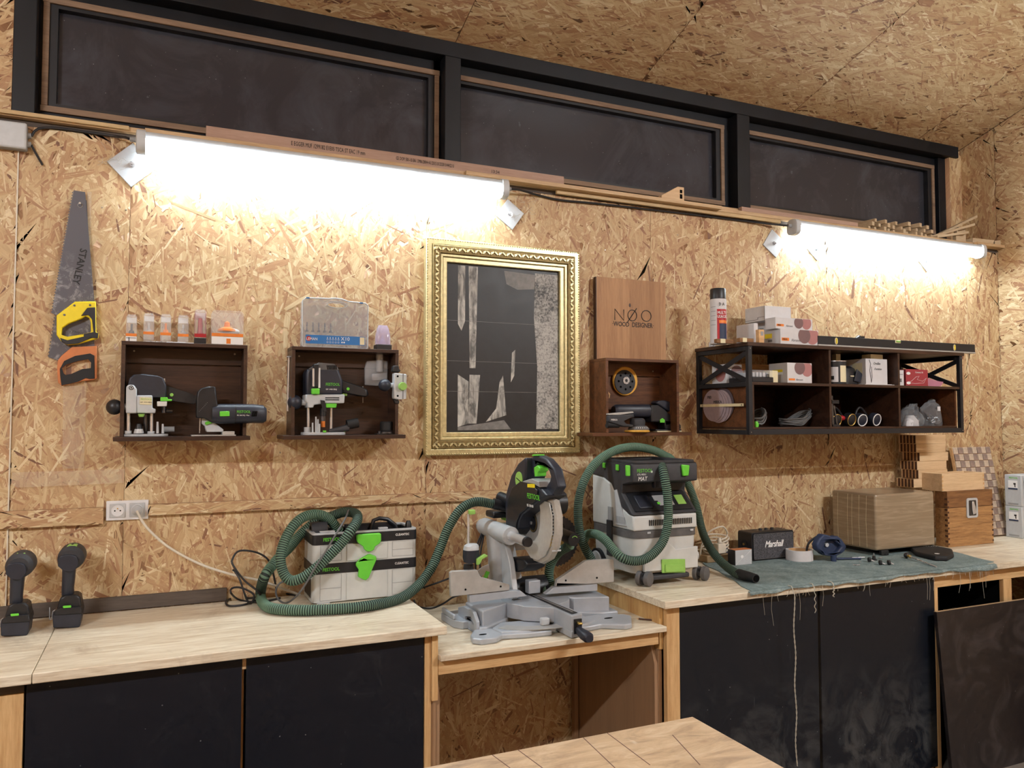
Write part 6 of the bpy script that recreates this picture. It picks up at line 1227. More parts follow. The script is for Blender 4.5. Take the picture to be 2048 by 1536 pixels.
# hold-down clamp
part('clamp_rod', 'chrome', t, lambda m: m.cyl(k.v3(280, 540), k.v3(280, 790), .0045)); part('clamp_cap', 'pale_green', t, lambda m: m.prism(k.poly([(264, 505), (306, 503), (308, 535), (266, 540)]), -.011, .011), .003); part('clamp_body', 'blue_black', t, lambda m: m.loft([(k(0, 905)[1], k(285, 0)[0], 0, .030, .028), (k(0, 870)[1], k(283, 0)[0], 0, .033, .03), (k(0, 815)[1], k(283, 0)[0], 0, .032, .03)], 'z', 16)); part('clamp_cheek', 'light_grey', t, lambda m: m.loft([(k(0, 814)[1], k(283, 0)[0], 0, .031, .029), (k(0, 785)[1], k(285, 0)[0], 0, .029, .027), (k(0, 772)[1], k(290, 0)[0], 0, .02, .02)], 'z', 16)); part('clamp_lever', 'pale_green', t, lambda m: m.prism(k.poly([(298, 850), (355, 815), (380, 828), (340, 850), (318, 890), (298, 895)]), -.04, -.025), .003); part('clamp_knob', 'rubber', t, lambda m: m.cyl(k.v3(282, 908), k.v3(282, 945), .020, .021, 12))
# leads behind the saw
part('lead', 'cable_black', t, lambda m: [m.tube(spline([(-.10, .30, .38), (-.16+.01*i, .26, .30), (-.20+.02*i, .24, .20), (-.17+.02*i, .26, .08), (-.10, .30, .03)], .01), .004, 6) for i in range(3)])
part('lower_hose', 'hose_green', t, lambda m: m.cyl((.05, .14, .09), (.10, .12, .10), .022, None, 16))
oo = hose(t, rel(O, [wp(1142, 1090, -.385), wp(1133, 1095, -.36), wp(1117, 1105, -.32), wp(1103, 1125, -.29), wp(1098, 1147, -.28), wp(1102, 1170, -.28), wp(1112, 1180, -.28)]), .021, 'connecting_hose')
# big circular blade hung on the wall behind the saw
p = W(1112, 1082, -.008); t = thing('circular_blade', 'bare circular saw blade hung on the wall behind the mitre saw', 'saw blade', (p.x, -.003, p.z))
part('disc', 'blade_steel', t, lambda m: m.prism([((.125 if i % 2 else .118)*cos(2*pi*i/80), (.125 if i % 2 else .118)*sin(2*pi*i/80)) for i in range(80)], -.003, 0)); part('centre_print', 'brass', t, lambda m: m.pipe((0, -.0031, 0), (0, -.0036, 0), .045, .015, 24)); part('nail', 'screw', t, lambda m: m.cyl((0, -.003, .0), (0, -.012, 0), .003, None, 8)); text('A', .03, 'ink', t, (.03, -.0034, .06)); text('(1', .03, 'ink', t, (.055, -.0034, .035))

# --- wheeled extractor on the right worktop
x0, x1 = 1.903, 2.252; yF, yBk = -.46, -.095; O = (x0, yF, ZB+.0005); wv, dv = x1-x0, yBk-yF
t = thing('extractor', 'white and black wheeled dust extractor on the worktop corner', 'vacuum cleaner', O)
k = Crop(1140, 870, .2148, yF, O); Zv = lambda v: k(900, v)[1]
zb, zg0, zg1, zw, zp1, zp2, zt0, zt1 = Zv(1275), Zv(948), Zv(880), Zv(735), Zv(545), Zv(450), Zv(432), Zv(262)
part('tub', 'dusty_white', t, lambda m: m.loft([(zb, wv*.5, dv*.5, wv*.46, dv*.48, 7), (zb+.05, wv*.5, dv*.5, wv*.49, dv*.5, 8), (zg0, wv*.5, dv*.5, wv*.5, dv*.5, 9)], 'z', 32))
part('tub_step', 'dusty_white', t, lambda m: m.prism([(wv*.14, zb+.01), (wv*.97, zb+.01), (wv*.97, zg0-.05), (wv*.62, zg0-.055), (wv*.5, zg0-.02), (wv*.14, zg0-.10)], -.012, .004), .004)
part('rim_band', 'grey_rubber', t, lambda m: m.loft([(zg0+.0003, wv*.5, dv*.5, wv*.51, dv*.51, 9), (zg1, wv*.5, dv*.5, wv*.51, dv*.51, 9)], 'z', 32)); part('band_clip', 'light_grey', t, lambda m: m.box(wv*.20, wv*.25, -.0066, -.004, zg1-.012, zg1-.004).box(wv*.86, wv*.91, -.0066, -.004, zg1-.012, zg1-.004))
zs_ = Zv(495)+.045
curve = [(dv*.985, zg1+.0005), (dv*.985, zs_), (dv*.70, zs_-.008), (dv*.50, zs_-.035), (dv*.30, zw+.03), (dv*.10, zw), (.004, zw-.004), (.0, zg1+.0005)]
part('upper_body', 'dusty_white', t, lambda m: m.prism(curve, .003, wv-.003, 'yz'), .008, seg=3)
part('vent_slot', 'ink', t, lambda m: [m.box(wv*.24+i*.0098, wv*.24+i*.0098+.004, -.0024, -.0002, zw-.048, zw-.022) for i in range(24)])
hb = [(dv*.98, zs_+.0005), (dv*.98, zt1), (.006, zt1), (.0, zt1-.012), (.0, zt0), (dv*.10, zt0-.006), (dv*.24, zp2-.005), (dv*.26, zp1), (.012, zw+.012), (.0, zw+.0005), (dv*.1, zw+.002), (dv*.30, zw+.032), (dv*.50, zs_-.033), (dv*.70, zs_-.006)]
part('black_housing', 'dusty_black', t, lambda m: m.prism(hb, .0, wv, 'yz'), .006, seg=3)
pl = part('control_panel', 'black_plastic', t, lambda m: m.prism([(dv*.255, zp1+.001), (.012, zw+.014), (.010, zw+.017), (dv*.253, zp1+.004)], .02, wv-.02, 'yz')); sl = atan2(zp1-zw-.012, dv*.26-.012)
def onpanel(u, v): return (u*wv, .012+(dv*.26-.012)*v-.003, zw+.0165+(zp1-zw-.012)*v)
part('socket_cover', 'blue_black', pl, lambda m: m.obox(onpanel(.24, .45), (.07, .075, .012), (sl, 0, 0)), .004); part('dial_plate', 'grey_plastic', pl, lambda m: m.obox(onpanel(.58, .5), (.08, .06, .003), (sl, 0, 0)), .001); part('display', 'pale_green', pl, lambda m: m.obox(onpanel(.82, .5), (.045, .055, .003), (sl, 0, 0)), .001); part('button', 'green', pl, lambda m: (m.obox(onpanel(.46, .35), (.014, .012, .005), (sl, 0, 0)), m.obox(onpanel(.66, .45), (.014, .012, .005), (sl, 0, 0)))); part('switch_block', 'grey_plastic', pl, lambda m: m.obox(onpanel(.46, .62), (.03, .03, .004), (sl, 0, 0)))
part('top_tray', 'dusty_black', t, lambda m: m.prism(rrect(.004, wv-.004, .008, dv*.97, .02, 4), zt1+.0003, zt1+.012, 'xy', [rrect(.03, wv-.03, .035, dv*.9, .02, 4)]), .003)
part('front_clip', 'green', t, lambda m: m.prism(k.poly([(512, 280), (548, 282), (548, 382), (515, 382)]), -.012, -.0005), .003); part('front_clip', 'green', t, lambda m: m.prism(k.poly([(1030, 275), (1100, 280), (1090, 378), (1040, 380)]), -.012, -.0005), .003); part('side_clip', 'green', t, lambda m: m.box(-.008, -.0005, dv*.30, dv*.36, zt1-.035, zt1-.008).box(-.008, -.0005, dv*.62, dv*.68, zt1-.03, zt1-.006), .002)
for tx, u, v, sz, mt in (('FESTOOL', 622, 350, .022, 'green'), ('CTL MIDI I', 626, 378, .011, 'ink_white'), ('MAT', 632, 428, .026, 'ink_white')): q_ = k(u, v); text(tx, sz, mt, t, (q_[0], -.0008, q_[1]), sx=.9, shear=.15 if tx == 'MAT' else 0)
bx('bluetooth_sticker', 'ink_white', t, k(752, 365)[0], k(768, 365)[0], -.0012, -.0003, k(0, 376)[1], k(0, 358)[1])
part('side_grille', 'light_grey', t, lambda m: m.prism([(dv*.15, zg1+.018), (dv*.40, zg1+.014), (dv*.42, zs_-.06), (dv*.36, zs_-.055), (dv*.20, zw-.015)], -.002, .0028, 'yz')); part('grille_slot', 'ink_grey', t, lambda m: [m.box(-.0028, -.0021, dv*(.17+.022*i), dv*(.17+.022*i)+.002, zg1+.024, zg1+.055) for i in range(10)]); part('side_latch', 'dusty_black', t, lambda m: m.box(-.010, -.0005, dv*.46, dv*.58, zg0-.10, zg1+.03), .003); part('latch_recess', 'grey_plastic', t, lambda m: m.box(-.0012, .0, dv*.46, dv*.58, zg1+.03, zg1+.09))
part('front_foot', 'dusty_black', t, lambda m: m.box(wv*.25, wv*.82, -.02, .05, zb-.028, zb-.006), .008, seg=3); part('brake_lever', 'pale_green', t, lambda m: (m.prism(k.poly([(832, 1152), (1052, 1148), (1055, 1275), (835, 1280)]), -.018, -.0125), m.prism(k.poly([(860, 1200), (1030, 1195), (1035, 1262), (862, 1270)]), -.024, -.0182)), .003)
for px, py, dy in ((1293, 1150, -.02), (1406, 1144, -.0)):
    c = W(px, py, yF-.015); cx_ = c.x-O[0]; r_ = .032
    part('castor', 'grey_rubber', t, lambda m: (m.lathe([(r_*.8, .012), (r_, .008), (r_, -.010), (r_*.85, -.014)], (cx_+.006, -.022, r_), (.55, -1, 0), 24), m.lathe([(r_*.9, .010), (r_, .006), (r_, -.008)], (cx_-.016, .012, r_), (.55, -1, 0), 24))); part('castor_hub', 'dusty_black', t, lambda m: m.cyl((cx_-.012, .01, r_), (cx_+.004, -.018, r_), .018, None, 16).box(cx_-.02, cx_+.02, -.012, .03, r_+.01, zb+.004))
for x in (-.012, wv-.008): part('rear_wheel', 'black_plastic', t, lambda m: m.cyl((x, dv*.82, .062), (x+.02, dv*.82, .062), .0615, None, 28)); 
part('wheel_cap', 'light_grey', t, lambda m: m.lathe([(.050, 0), (.048, .005), (.02, .007)], (-.0122, dv*.82, .062), (-1, 0, 0), 26))
part('hose_inlet', 'black_plastic', t, lambda m: m.box(k(790, 0)[0], k(900, 0)[0], .002, .03, zp2-.02, zt1-.01), .004); part('outlet_stub', 'white_plastic', t, lambda m: m.cyl((wv+.0005, .05, Zv(1165)), (wv+.028, .04, Zv(1165)), .018, None, 16).cyl((wv+.010, .048, Zv(1165)), (wv+.014, .046, Zv(1165)), .021, None, 16))
c6 = lambda u, v: (1140+.2148*u, 870+.2148*v); g = lambda u, v, y: W(*c6(u, v), y)
r2 = .0205
P1 = [g(850, 285, -.440), g(868, 330, -.480), g(885, 420, -.500), g(905, 540, -.505), g(915, 700, -.505), g(908, 840, -.505), g(870, 980, -.505), g(790, 1090, -.510), g(690, 1158, -.510), g(580, 1172, -.505), g(480, 1140, -.49), g(405, 1070, -.45), g(335, 985, -.40), g(260, 930, -.34), g(190, 918, -.28), g(150, 935, -.22), g(125, 990, -.17)]
hose(t, rel(O, P1), r2, 'front_hose')
P2 = [g(205, 1190, -.28), g(190, 1140, -.28), g(140, 1050, -.28), g(95, 920, -.28), g(75, 760, -.28), g(82, 600, -.28), g(130, 430, -.28), g(215, 290, -.27), g(330, 190, -.25), g(470, 128, -.23), g(620, 112, -.20), g(770, 140, -.16), g(880, 190, -.12), g(955, 240, -.075), W(1372, 960, -.055), W(1392, 1010, -.06), W(1404, 1060, -.12), W(1416, 1088, -.22), W(1432, 1112, -.33), W(1452, 1132, -.42), ZP(1473, 1147, ZB+.0265), ZP(1487, 1151, ZB+.0265)]
hose(t, rel(O, P2), r2, 'outer_hose', ('hose_grey', 'hose_groove') if False else ('hose_green', 'hose_groove'))
part('nozzle', 'rubber', t, lambda m: m.tube(rel(O, [ZP(1478, 1148, ZB+.0265), ZP(1491, 1152, ZB+.0265), ZP(1502, 1154, ZB+.0265), ZP(1512, 1157, ZB+.0265)]), [.0235, .0235, .021, .019], 18)); e_ = ZP(1512.3, 1157, ZB+.0265)-Vector(O); part('nozzle_mouth', 'blackness', t, lambda m: m.cyl(e_, e_+(ZP(1513, 1157.3, ZB+.0265)-ZP(1512, 1157, ZB+.0265)), .0145, None, 16))
# ------------------------------------------------------------------ felt mat and the small things on the right worktop
ol = [(2.30, -.752), (2.42, -.45), (2.525, -.135), (2.9, -.07), (3.5, -.06), (4.05, -.20), (3.99, -.45), (3.90, -.715), (3.80, -.752), (3.42, -.752), (3.0, -.752), (2.6, -.752)]
def resample(p, n=6):
    out = []
    for (a, b), (c, d) in zip(p, p[1:]+p[:1]): out += [(a+(c-a)*i/n, b+(d-b)*i/n) for i in range(n)]
    return out
ol = [(x+.006*sin(x*31+y*17), y+(.004*sin(x*43) if y > -.74 else 0)) for x, y in resample(ol)]
t = thing('felt_mat', 'frayed grey-green felt mat spread over the right worktop', 'mat', (2.28, -.752, ZB))
part('felt', 'felt', t, lambda m: m.prism([(x-2.28, y+.752) for x, y in ol], .0004, .0040, 'xy'), smooth=False)
m = MB(); n = 60; xs = [2.285+(3.86-2.285)*i/n for i in range(n+1)]; dp = lambda x: .006+.004*sin(x*9)+.003*sin(x*37)+(.012*max(0, (x-3.5)/.3) if x > 3.5 else 0)
top = [(x-2.28, .0, .0038) for x in xs]; mid = [(x-2.28, -.011-.002*sin(x*23), .001) for x in xs]; bot = [(x-2.28, -.014-.003*sin(x*19)-.4*dp(x), -dp(x)) for x in xs]
m.add(top+mid+bot, [(r_*(n+1)+i, r_*(n+1)+i+1, (r_+1)*(n+1)+i+1, (r_+1)*(n+1)+i) for r_ in range(2) for i in range(n)]); o = m.build('hanging_edge', 'felt', t); s_ = o.modifiers.new('t', 'SOLIDIFY'); s_.thickness = .003
m = MB(); rg = random.Random(3)
for i in range(70):
    x = rg.uniform(.02, 1.55); L = rg.uniform(.01, .04) if rg.random() < .85 else rg.uniform(.05, .14); z = -dp(x+2.28)+.001
    m.tube([(x, -.017, z), (x+rg.uniform(-.006, .006), -.019, z-L*.5), (x+rg.uniform(-.012, .012), -.018, z-L)], .0007, 4)
o = m.build('frayed_threads', 'thread', t); o['kind'] = 'stuff'
ZF = ZB+.0045                                           # on top of the felt
def rope(label, px, py0, py1, r, seed, name='cord'):
    rg = random.Random(seed); a = W(px, py0, -.775); b = W(px+2, py1, -.778); t = thing(name, label, 'cord', (a.x, -.775, b.z)); pts = []
    for s in (0, pi):
        P = [(r*.7*cos(s+i*1.1)+(b.x-a.x)*(1-i/90)*-1*0+.004*sin(i*.21+seed), r*.7*sin(s+i*1.1), (a.z-b.z)*(1-i/90)) for i in range(91)]; pts.append(P)
    for P in pts: part('strand', 'thread', t, lambda m: m.tube(P, r*.62, 5))
    part('hook_end', 'thread', t, lambda m: m.tube([(0, 0, a.z-b.z), (0, .004, a.z-b.z+.012), (0, .014, ZB+.0046-b.z+.002), (0, .034, ZB+.0046-b.z+.002)], r, 5))
rope('long twisted grey cord hanging down the front of the scuffed doors', 1588, 1188, 1534, .0026, 1)
rope('short pale cord hanging from the mat near the door gap', 1630, 1182, 1226, .0018, 4)
rope('short pale cord hanging from the mat at the second door', 1667, 1172, 1194, .0022, 7)

def on_bench(name, label, cat, pL, pR, pB, pT, pBot, z0, mat, bev=.002, yb=None, depth=None):
    a = ZP(pL, pBot, z0); yf = a.y; x0, x1 = a.x, W(pR, pBot, yf).x; z1 = W(pL, pT, yf).z
    y1 = min((XP(pB, (pT+pBot)/2, x0).y if depth is None else yf+depth), -.03 if yb is None else yb)
    t = thing(name, label, cat, (x0, yf, z0)); w, d, h = x1-x0, y1-yf, z1-z0
    if mat: bx('body', mat, t, 0, w, 0, d, 0, h, bev)
    return t, w, d, h
# speaker
t, w, d, h = on_bench('loudspeaker', 'black portable loudspeaker with white script logo', 'speaker', 1505, 1589, 1476, 1066, 1123, ZF, None)
part('cabinet_shell', 'black_plastic', t, lambda m: m.prism(rrect(0, w, 0, h, .012, 4), .004, d), .005, seg=3); part('grille', 'grille', t, lambda m: m.prism(rrect(.010, w-.010, .010, h-.010, .006, 4), -.001, .0039), .001); part('grille_piping', 'grey_rubber', t, lambda m: m.tube([(x, -.001, z) for x, z in rrect(.009, w-.009, .009, h-.009, .007, 4)], .0012, 5, closed=True))
text('Marshall', .046, 'ink_white', t, (w*.5, -.0016, h*.46), align='CENTER', shear=.35, sx=.85, bold=.0009, spacing=.92)
part('top_plate', 'dark_steel', t, lambda m: m.box(w*.25, w*.8, d*.3, d*.75, h+.0003, h+.002)); part('control_knob', 'black_plastic', t, lambda m: [m.cyl((w*(.36+.14*i), d*.5, h+.002), (w*(.36+.14*i), d*.5, h+.012), .009, .008, 14) for i in range(3)]); part('side_port', 'rubber', t, lambda m: m.lathe([(.022, .0003), (.022, .002), (.016, .002)], (0, d*.55, h*.55), (-1, 0, 0), 20)); part('strap_stud', 'brass', t, lambda m: m.cyl((-.002, d*.55, h*.55), (-.006, d*.55, h*.55), .006, None, 12))
# lens carton
t, w, d, h = on_bench('lens_carton', 'small black and orange carton in clear film beside the speaker', 'box', 1471, 1504, 1456, 1101, 1131, ZF, 'light_grey', .001)
bx('black_side', 'black_plastic', t, -.0008, -.0002, 0, d, 0, h); bx('orange_top', 'saw_orange', t, 0, w, 0, d*.85, h+.0002, h+.001); part('film_fold', 'ink_white', t, lambda m: (m.bar((.004, -.0006, .004), (w*.42, -.0006, h*.45), .0008), m.bar((w-.004, -.0006, h-.004), (w*.5, -.0006, h*.5), .0008), m.bar((w-.004, -.0006, .004), (w*.5, -.0006, h*.45), .0008))); part('white_dot', 'ink_white', t, lambda m: m.prism(circ(w*.40, h*.55, .009, 14, .008), -.0012, -.0006)); text('thingyfy'[:0] or 'LUMEN'[:0] or ' ', .01, 'ink_white', t, (0, 0, 0)) if False else None
t, w, d, h = on_bench('foil_packet', 'dark foil packet lying behind the lens carton', 'packet', 1434, 1456, 1430, 1092, 1120, ZF, 'navy', .004, depth=.06)
# tape roll
a = ZP(1615, 1124, ZF); r = (W(1638, 1110, a.y+.05).x-W(1593, 1110, a.y+.05).x)/2*.88; H = W(1615, 1100, a.y+.0).z-ZF-.008
t = thing('tape_roll', 'roll of white tape lying flat beside the speaker', 'tape', (a.x+.012, a.y+r, ZF)); part('tape_layers', 'card_white', t, lambda m: m.pipe((0, 0, 0), (0, 0, H), r, r*.82, 36)); part('cardboard_core', 'beech', t, lambda m: m.pipe((0, 0, .0005), (0, 0, H-.0005), r*.815, r*.76, 36)); part('loose_end', 'card_white', t, lambda m: m.box(r*.2, r*.23, -r*1.0, -r*.95, .0, H))
# blue respirator-like half mask
a = ZP(1660, 1124, ZF); O = (a.x+.012, a.y+.03, ZF); k = Crop(1380, 1000, .166, a.y+.03, O); t = thing('dust_mask', 'dark blue rubber half mask with head strap on the mat', 'mask', (O[0]+.012, O[1], O[2]))
cup = k.poly([(1500, 600), (1490, 540), (1520, 470), (1570, 410), (1640, 425), (1690, 445), (1740, 430), (1790, 470), (1850, 560), (1830, 610), (1780, 650), (1720, 680), (1600, 670)]); inn = k.poly([(1560, 580), (1600, 500), (1660, 490), (1710, 490), (1790, 560), (1740, 620), (1660, 650), (1590, 640)])
part('rubber_cup', 'navy', t, lambda m: m.prism(cup, -.012, .03, 'xz', [inn]), .008, seg=3); part('inner_cup', 'navy', t, lambda m: m.prism(inn, .012, .03)); part('valve', 'light_grey', t, lambda m: m.prism(circ(*k(1640, 545), .012, 16, .010), .004, .0118)); part('filter_port', 'navy', t, lambda m: m.cyl((*k(1672, 690)[:1], -.02, .0), (*k(1672, 690)[:1], -.02, .03), .014, .016, 16)); part('head_strap', 'cable_black', t, lambda m: m.tube(spline([(cup[3][0], .02, cup[3][1]-.01), (cup[1][0]+.004, .05, cup[1][1]), (cup[0][0]-.004, .06, .02), (cup[0][0]+.03, .05, .006)], .01), .006, 6))
# black folded rods
a, b = ZP(1700, 1092, ZF+.012), ZP(1768, 1106, ZF+.012); t = thing('rod_bundle', 'bundle of thin black folded rods lying before the taped carton', 'rods', (a.x, a.y, ZF)); v = b-a
for i, (dy, dz) in enumerate(((-.014, .0), (.0, .0), (.014, .0), (-.007, .012), (.008, .012))): part('rod', 'black_plastic', t, lambda m: m.cyl((-.10*v.x/v.length, dy-.10*v.y/v.length, .0068+dz), (v.x, v.y+dy, .0068+dz), .0064, None, 10))
part('end_cap', 'rubber', t, lambda m: m.obox((v.x, v.y, .014), (.02, .05, .028), (0, 0, atan2(v.y, v.x))), .004)
# taped carton
yC = -.365; a_ = W(1753, 1102, yC); zC = a_.z
tb = thing('flat_case', 'flat black case lying under the taped carton', 'case', (a_.x+.06, yC+.10, ZF)); part('shell', 'black_plastic', tb, lambda m: m.box(0, .30, 0, .20, 0, zC-ZF-.0005), .006); part('seam', 'grey_rubber', tb, lambda m: m.box(.01, .29, -.001, -.0002, (zC-ZF)*.5, (zC-ZF)*.5+.002))
t = thing('taped_carton', 'large brown carton wrapped in clear packing tape', 'box', (a_.x, yC, zC)); w = W(1871, 1095, yC).x-a_.x; d = min(XP(1664, 1040, a_.x).y, -.04)-yC; h = W(1751, 989, yC).z-zC
part('body', 'taped_card', t, lambda m: m.box(0, w, 0, d, 0, h), .012, seg=3); part('tape_edge', 'cream', t, lambda m: [m.tube([(-.0008, d*f_, .01), (-.0012, d*(f_+.012), h*.5), (-.0008, d*(f_-.004), h-.012)], .0008, 4) for f_ in (.2, .36, .52, .62, .85)])
hT = h; tc = t
# walnut chest with clasp
t, w, d, h = on_bench('wooden_chest', 'finger-jointed walnut chest with a steel clasp', 'chest', 1897, 1988, 1871, 983, 1095, ZB+.0005, None, yb=-.08)
zl = h*.70
part('chest_body', 'walnut_box', t, lambda m: m.box(0, w, 0, d, 0, zl-.001), .002); part('chest_lid', 'walnut_box_dark', t, lambda m: m.box(0, w, 0, d, zl+.001, h), .002)
part('finger_joint', 'dark_endgrain', t, lambda m: [m.box(x0_, x0_+.012, -.0008, -.0002, z, z+.011) for x0_ in (.0, w-.012) for z in [.012+i*.030 for i in range(int((h-.03)/.030))]]+[m.box(-.0008, -.0002, .0, .018, z, z+.012) for z in [.027+i*.030 for i in range(int((h-.04)/.030))]])
cl = part('clasp_plate', 'light_grey', t, lambda m: m.prism(rrect(w*.40, w*.64, h*.50, h*.86, .014, 5), -.006, -.0005), .002); part('clasp_well', 'dark_steel', cl, lambda m: m.prism(rrect(w*.44, w*.60, h*.54, h*.82, .006, 4), -.0072, -.0062)); part('clasp_lever', 'chrome', cl, lambda m: m.prism([(w*.50, h*.80), (w*.54, h*.80), (w*.57, h*.70), (w*.59, h*.58), (w*.52, h*.56), (w*.50, h*.66)], -.012, -.0074), .002)
hW = h; chest = t; cx0, cyf = t.location.x, t.location.y; cw, cdp = w, d
def dovetail_box(label, O, w, d, h, fingers=4, rz=0., group=None, dark=True):
    t = thing('dovetail_box', label, 'wooden box', O, rz, group); th = .010
    bx('front_board', 'maple', t, 0, w, 0, th, 0, h, .0006); bx('back_board', 'maple', t, 0, w, d-th, d, 0, h, .0006)
    bx('end_board', 'maple' if not dark else 'beech', t, 0, th, th+.0003, d-th-.0003, 0, h, .0006); bx('end_board', 'maple', t, w-th, w, th+.0003, d-th-.0003, 0, h, .0006); bx('base', 'beech', t, th, w-th, th, d-th, .002, .006)
    n = fingers
    part('dovetail', 'dark_endgrain' if dark else 'beech', t, lambda m: [m.box(-.0010, -.0002, .002+i*(d-.004)/n, .002+(i+.55)*(d-.004)/n, .002, h-.002) for i in range(n)] if dark else [m.box(0, .011, -.0008, -.0002, .004+i*(h-.004)/n, .004+(i+.5)*(h-.004)/n) for i in range(n)])
    if not dark: part('dovetail', 'beech', t, lambda m: [m.box(w-.011, w, -.0008, -.0002, .004+i*(h-.004)/n, .004+(i+.5)*(h-.004)/n) for i in range(n)])
    return t
p0 = W(1881, 985, cyf+.02); w_ = W(1969, 985, cyf+.02).x-W(1883, 985, cyf+.02).x
dovetail_box('small open dovetailed box standing on the walnut chest', (cx0-.025, cyf+.012, ZB+.0005+hW+.0005), w_*.98, .13, W(1883, 950, cyf+.02).z-W(1883, 985, cyf+.02).z, 4, 0, 'dovetailed boxes', dark=False)
# stack of drawers behind the cartons
yD = -.165; zc = zC+hT+.0005; xs_ = W(1836, 930, yD).x; hh = .0505; rg = random.Random(11); wd_ = W(1880, 930, yD).x-xs_+.06
N_ = int((W(1840, 869, yD).z-zc)/hh)
words = ['topmost', 'second', 'third', 'fourth', 'fifth', 'sixth', 'seventh', 'eighth', 'ninth', 'tenth', 'eleventh', 'twelfth', 'thirteenth', 'fourteenth', 'fifteenth', 'sixteenth']
for i in range(N_):
    j = N_-1-i; off = rg.uniform(-.016, .016)-(.04 if j > 4 else 0)
    dovetail_box('%s dovetailed drawer%s in the tall stack behind the cartons' % (words[j], '' if j == 0 else ' from the top'), (xs_+off, yD+rg.uniform(-.006, .0), zc+i*(hh+.0006)), wd_+rg.uniform(-.01, .01), .118, hh, 5, 0, 'stacked dovetailed drawers')
# chequered end-grain board leaning on the wall
bl_ = W(1905, 1062, -.14); br_ = ZP(1999, 1068, ZB); wB = W(1972, 893, -.03).x-W(1898, 900, -.03).x; xB = W(1898, 900, -.03).x; hB = (W(1935, 897, -.03).z-ZB)*1.02
lean = math.asin(min(.9, .10/hB)); t = thing('chequered_board', 'chequered end-grain wooden board leaning on the wall in the corner', 'board', (xB, -.150, ZB+.008)); 
xf = ((0, 0, 0), (-lean, 0, 0))
part('core', 'beech', t, lambda m: m.at(*xf).box(0, wB, 0, .022, 0, hB), .002)
nx, nz = 8, int(round(hB/(wB/8))); cw_, ch_ = wB/nx, hB/nz
plain('endgrain_light', (190, 170, 150), .7, wear=.2, scale=50); plain('endgrain_dark', (140, 120, 110), .7, wear=.25, scale=50)
ml = MB().box(.0012, cw_-.0012, -.005, -.0003, .0012, ch_-.0012); proto = [ml.build('tile', mt, t, .001) for mt in ('endgrain_light', 'endgrain_dark')]
R_ = Euler((-lean, 0, 0)).to_matrix()
for i in range(nx):
    for j in range(nz):
        pr_ = proto[(i+j) % 2]; o = pr_ if (i, j) in ((0, 0), (1, 0)) else pr_.copy()
        if o is not pr_: COL.objects.link(o); o.parent = t
        o.location = R_ @ Vector((i*cw_, -.0012*((i*7+j*13) % 3), j*ch_)); o.rotation_euler = (-lean, 0, 0)
# white drawer tower
xq = ZP(2004, 1072, ZB).x; O = (xq, -.275, ZB+.0005); ztop = W(2003, 948, -.14).z; H = (ztop-ZB)/2
for i in range(2):
    t = thing('drawer_tower', ['lower white sorting box with labelled side in the corner', 'upper white sorting box with labelled side in the corner'][i], 'sorting box', (O[0], O[1], O[2]+i*(H+.0006)))
    w, d = XR-.012-O[0], .105
    part('casing', 'light_grey', t, lambda m: m.box(0, w, 0, d, 0, H), .004); part('side_label', 'ink_white', t, lambda m: m.box(-.0012, -.0003, d*.22, d*.78, H*.55, H*.82)); part('label_bar', 'navy', t, lambda m: m.box(-.0016, -.0013, d*.22, d*.78, H*.53, H*.58)); part('label_picture', 'ink', t, lambda m: m.prism([(d*.32, H*.74), (d*.46, H*.74), (d*.46, H*.69), (d*.40, H*.69), (d*.39, H*.61), (d*.34, H*.61), (d*.345, H*.69), (d*.32, H*.70)], -.0018, -.0013, 'yz')); text('FESTOOL', .013, 'green', t, (-.0006, d*.72, H*.88), (pi/2, 0, -pi/2)); part('side_recess', 'grey_plastic', t, lambda m: m.box(-.0010, -.0002, d*.2, d*.8, H*.05, H*.10))
    for j in range(2): dr = part('drawer', 'light_grey', t, lambda m: m.box(.02, w-.02, -.006, -.0005, H*(.08+.45*j), H*(.50+.45*j)), .003); part('drawer_pull', 'white_plastic', dr, lambda m: m.box(.05, w-.05, -.022, -.0065, H*(.18+.45*j), H*(.25+.45*j)), .003)
# black zip pouch
a = ZP(1860, 1124, ZF); O = (ZP(1862, 1112, ZF).x, ZP(1862, 1112, ZF).y, ZF); t = thing('zip_pouch', 'flat black zip pouch with a white dot on the mat', 'pouch', O)
pl_ = [ZP(*p, ZF)-Vector(O) for p in ((1818, 1101), (1832, 1096), (1870, 1100), (1905, 1107), (1908, 1116), (1895, 1123), (1870, 1122), (1830, 1112))]
part('pouch', 'rubber', t, lambda m: m.prism([(p.x, p.y) for p in pl_], 0, .026, 'xy'), .009, seg=3); q_ = ZP(1874, 1107, ZF+.027)-Vector(O); part('white_dot', 'ink_white', t, lambda m: m.cyl((q_.x, q_.y, .0262), (q_.x, q_.y, .027), .012, None, 18)); part('zip', 'thread', t, lambda m: [m.box(pl_[0].x+.02+i*.012, pl_[0].x+.027+i*.012, pl_[0].y-.03-.006*i, pl_[0].y-.026-.006*i, .0262, .027) for i in range(9)])
# screwdriver
a, b = ZP(1813, 1112, ZF+.011), ZP(1876, 1134, ZF+.004); t = thing('screwdriver', 'stubby screwdriver with black ball handle on the mat', 'screwdriver', (a.x, a.y, ZF)); d_ = Vector((b.x-a.x, b.y-a.y, b.z-a.z)); u_ = d_.normalized(); c = Vector((0, 0, .0145))
part('ball_handle', 'black_plastic', t, lambda m: m.ball(c, .0142, 18, 10)); part('ferrule', 'brass', t, lambda m: m.cyl(c+u_*.012, c+u_*.034, .0065, .0085, 14)); part('shaft', 'steel', t, lambda m: m.cyl(c+u_*.034, c+d_*.96-Vector((0, 0, .006)), .0038, None, 10))
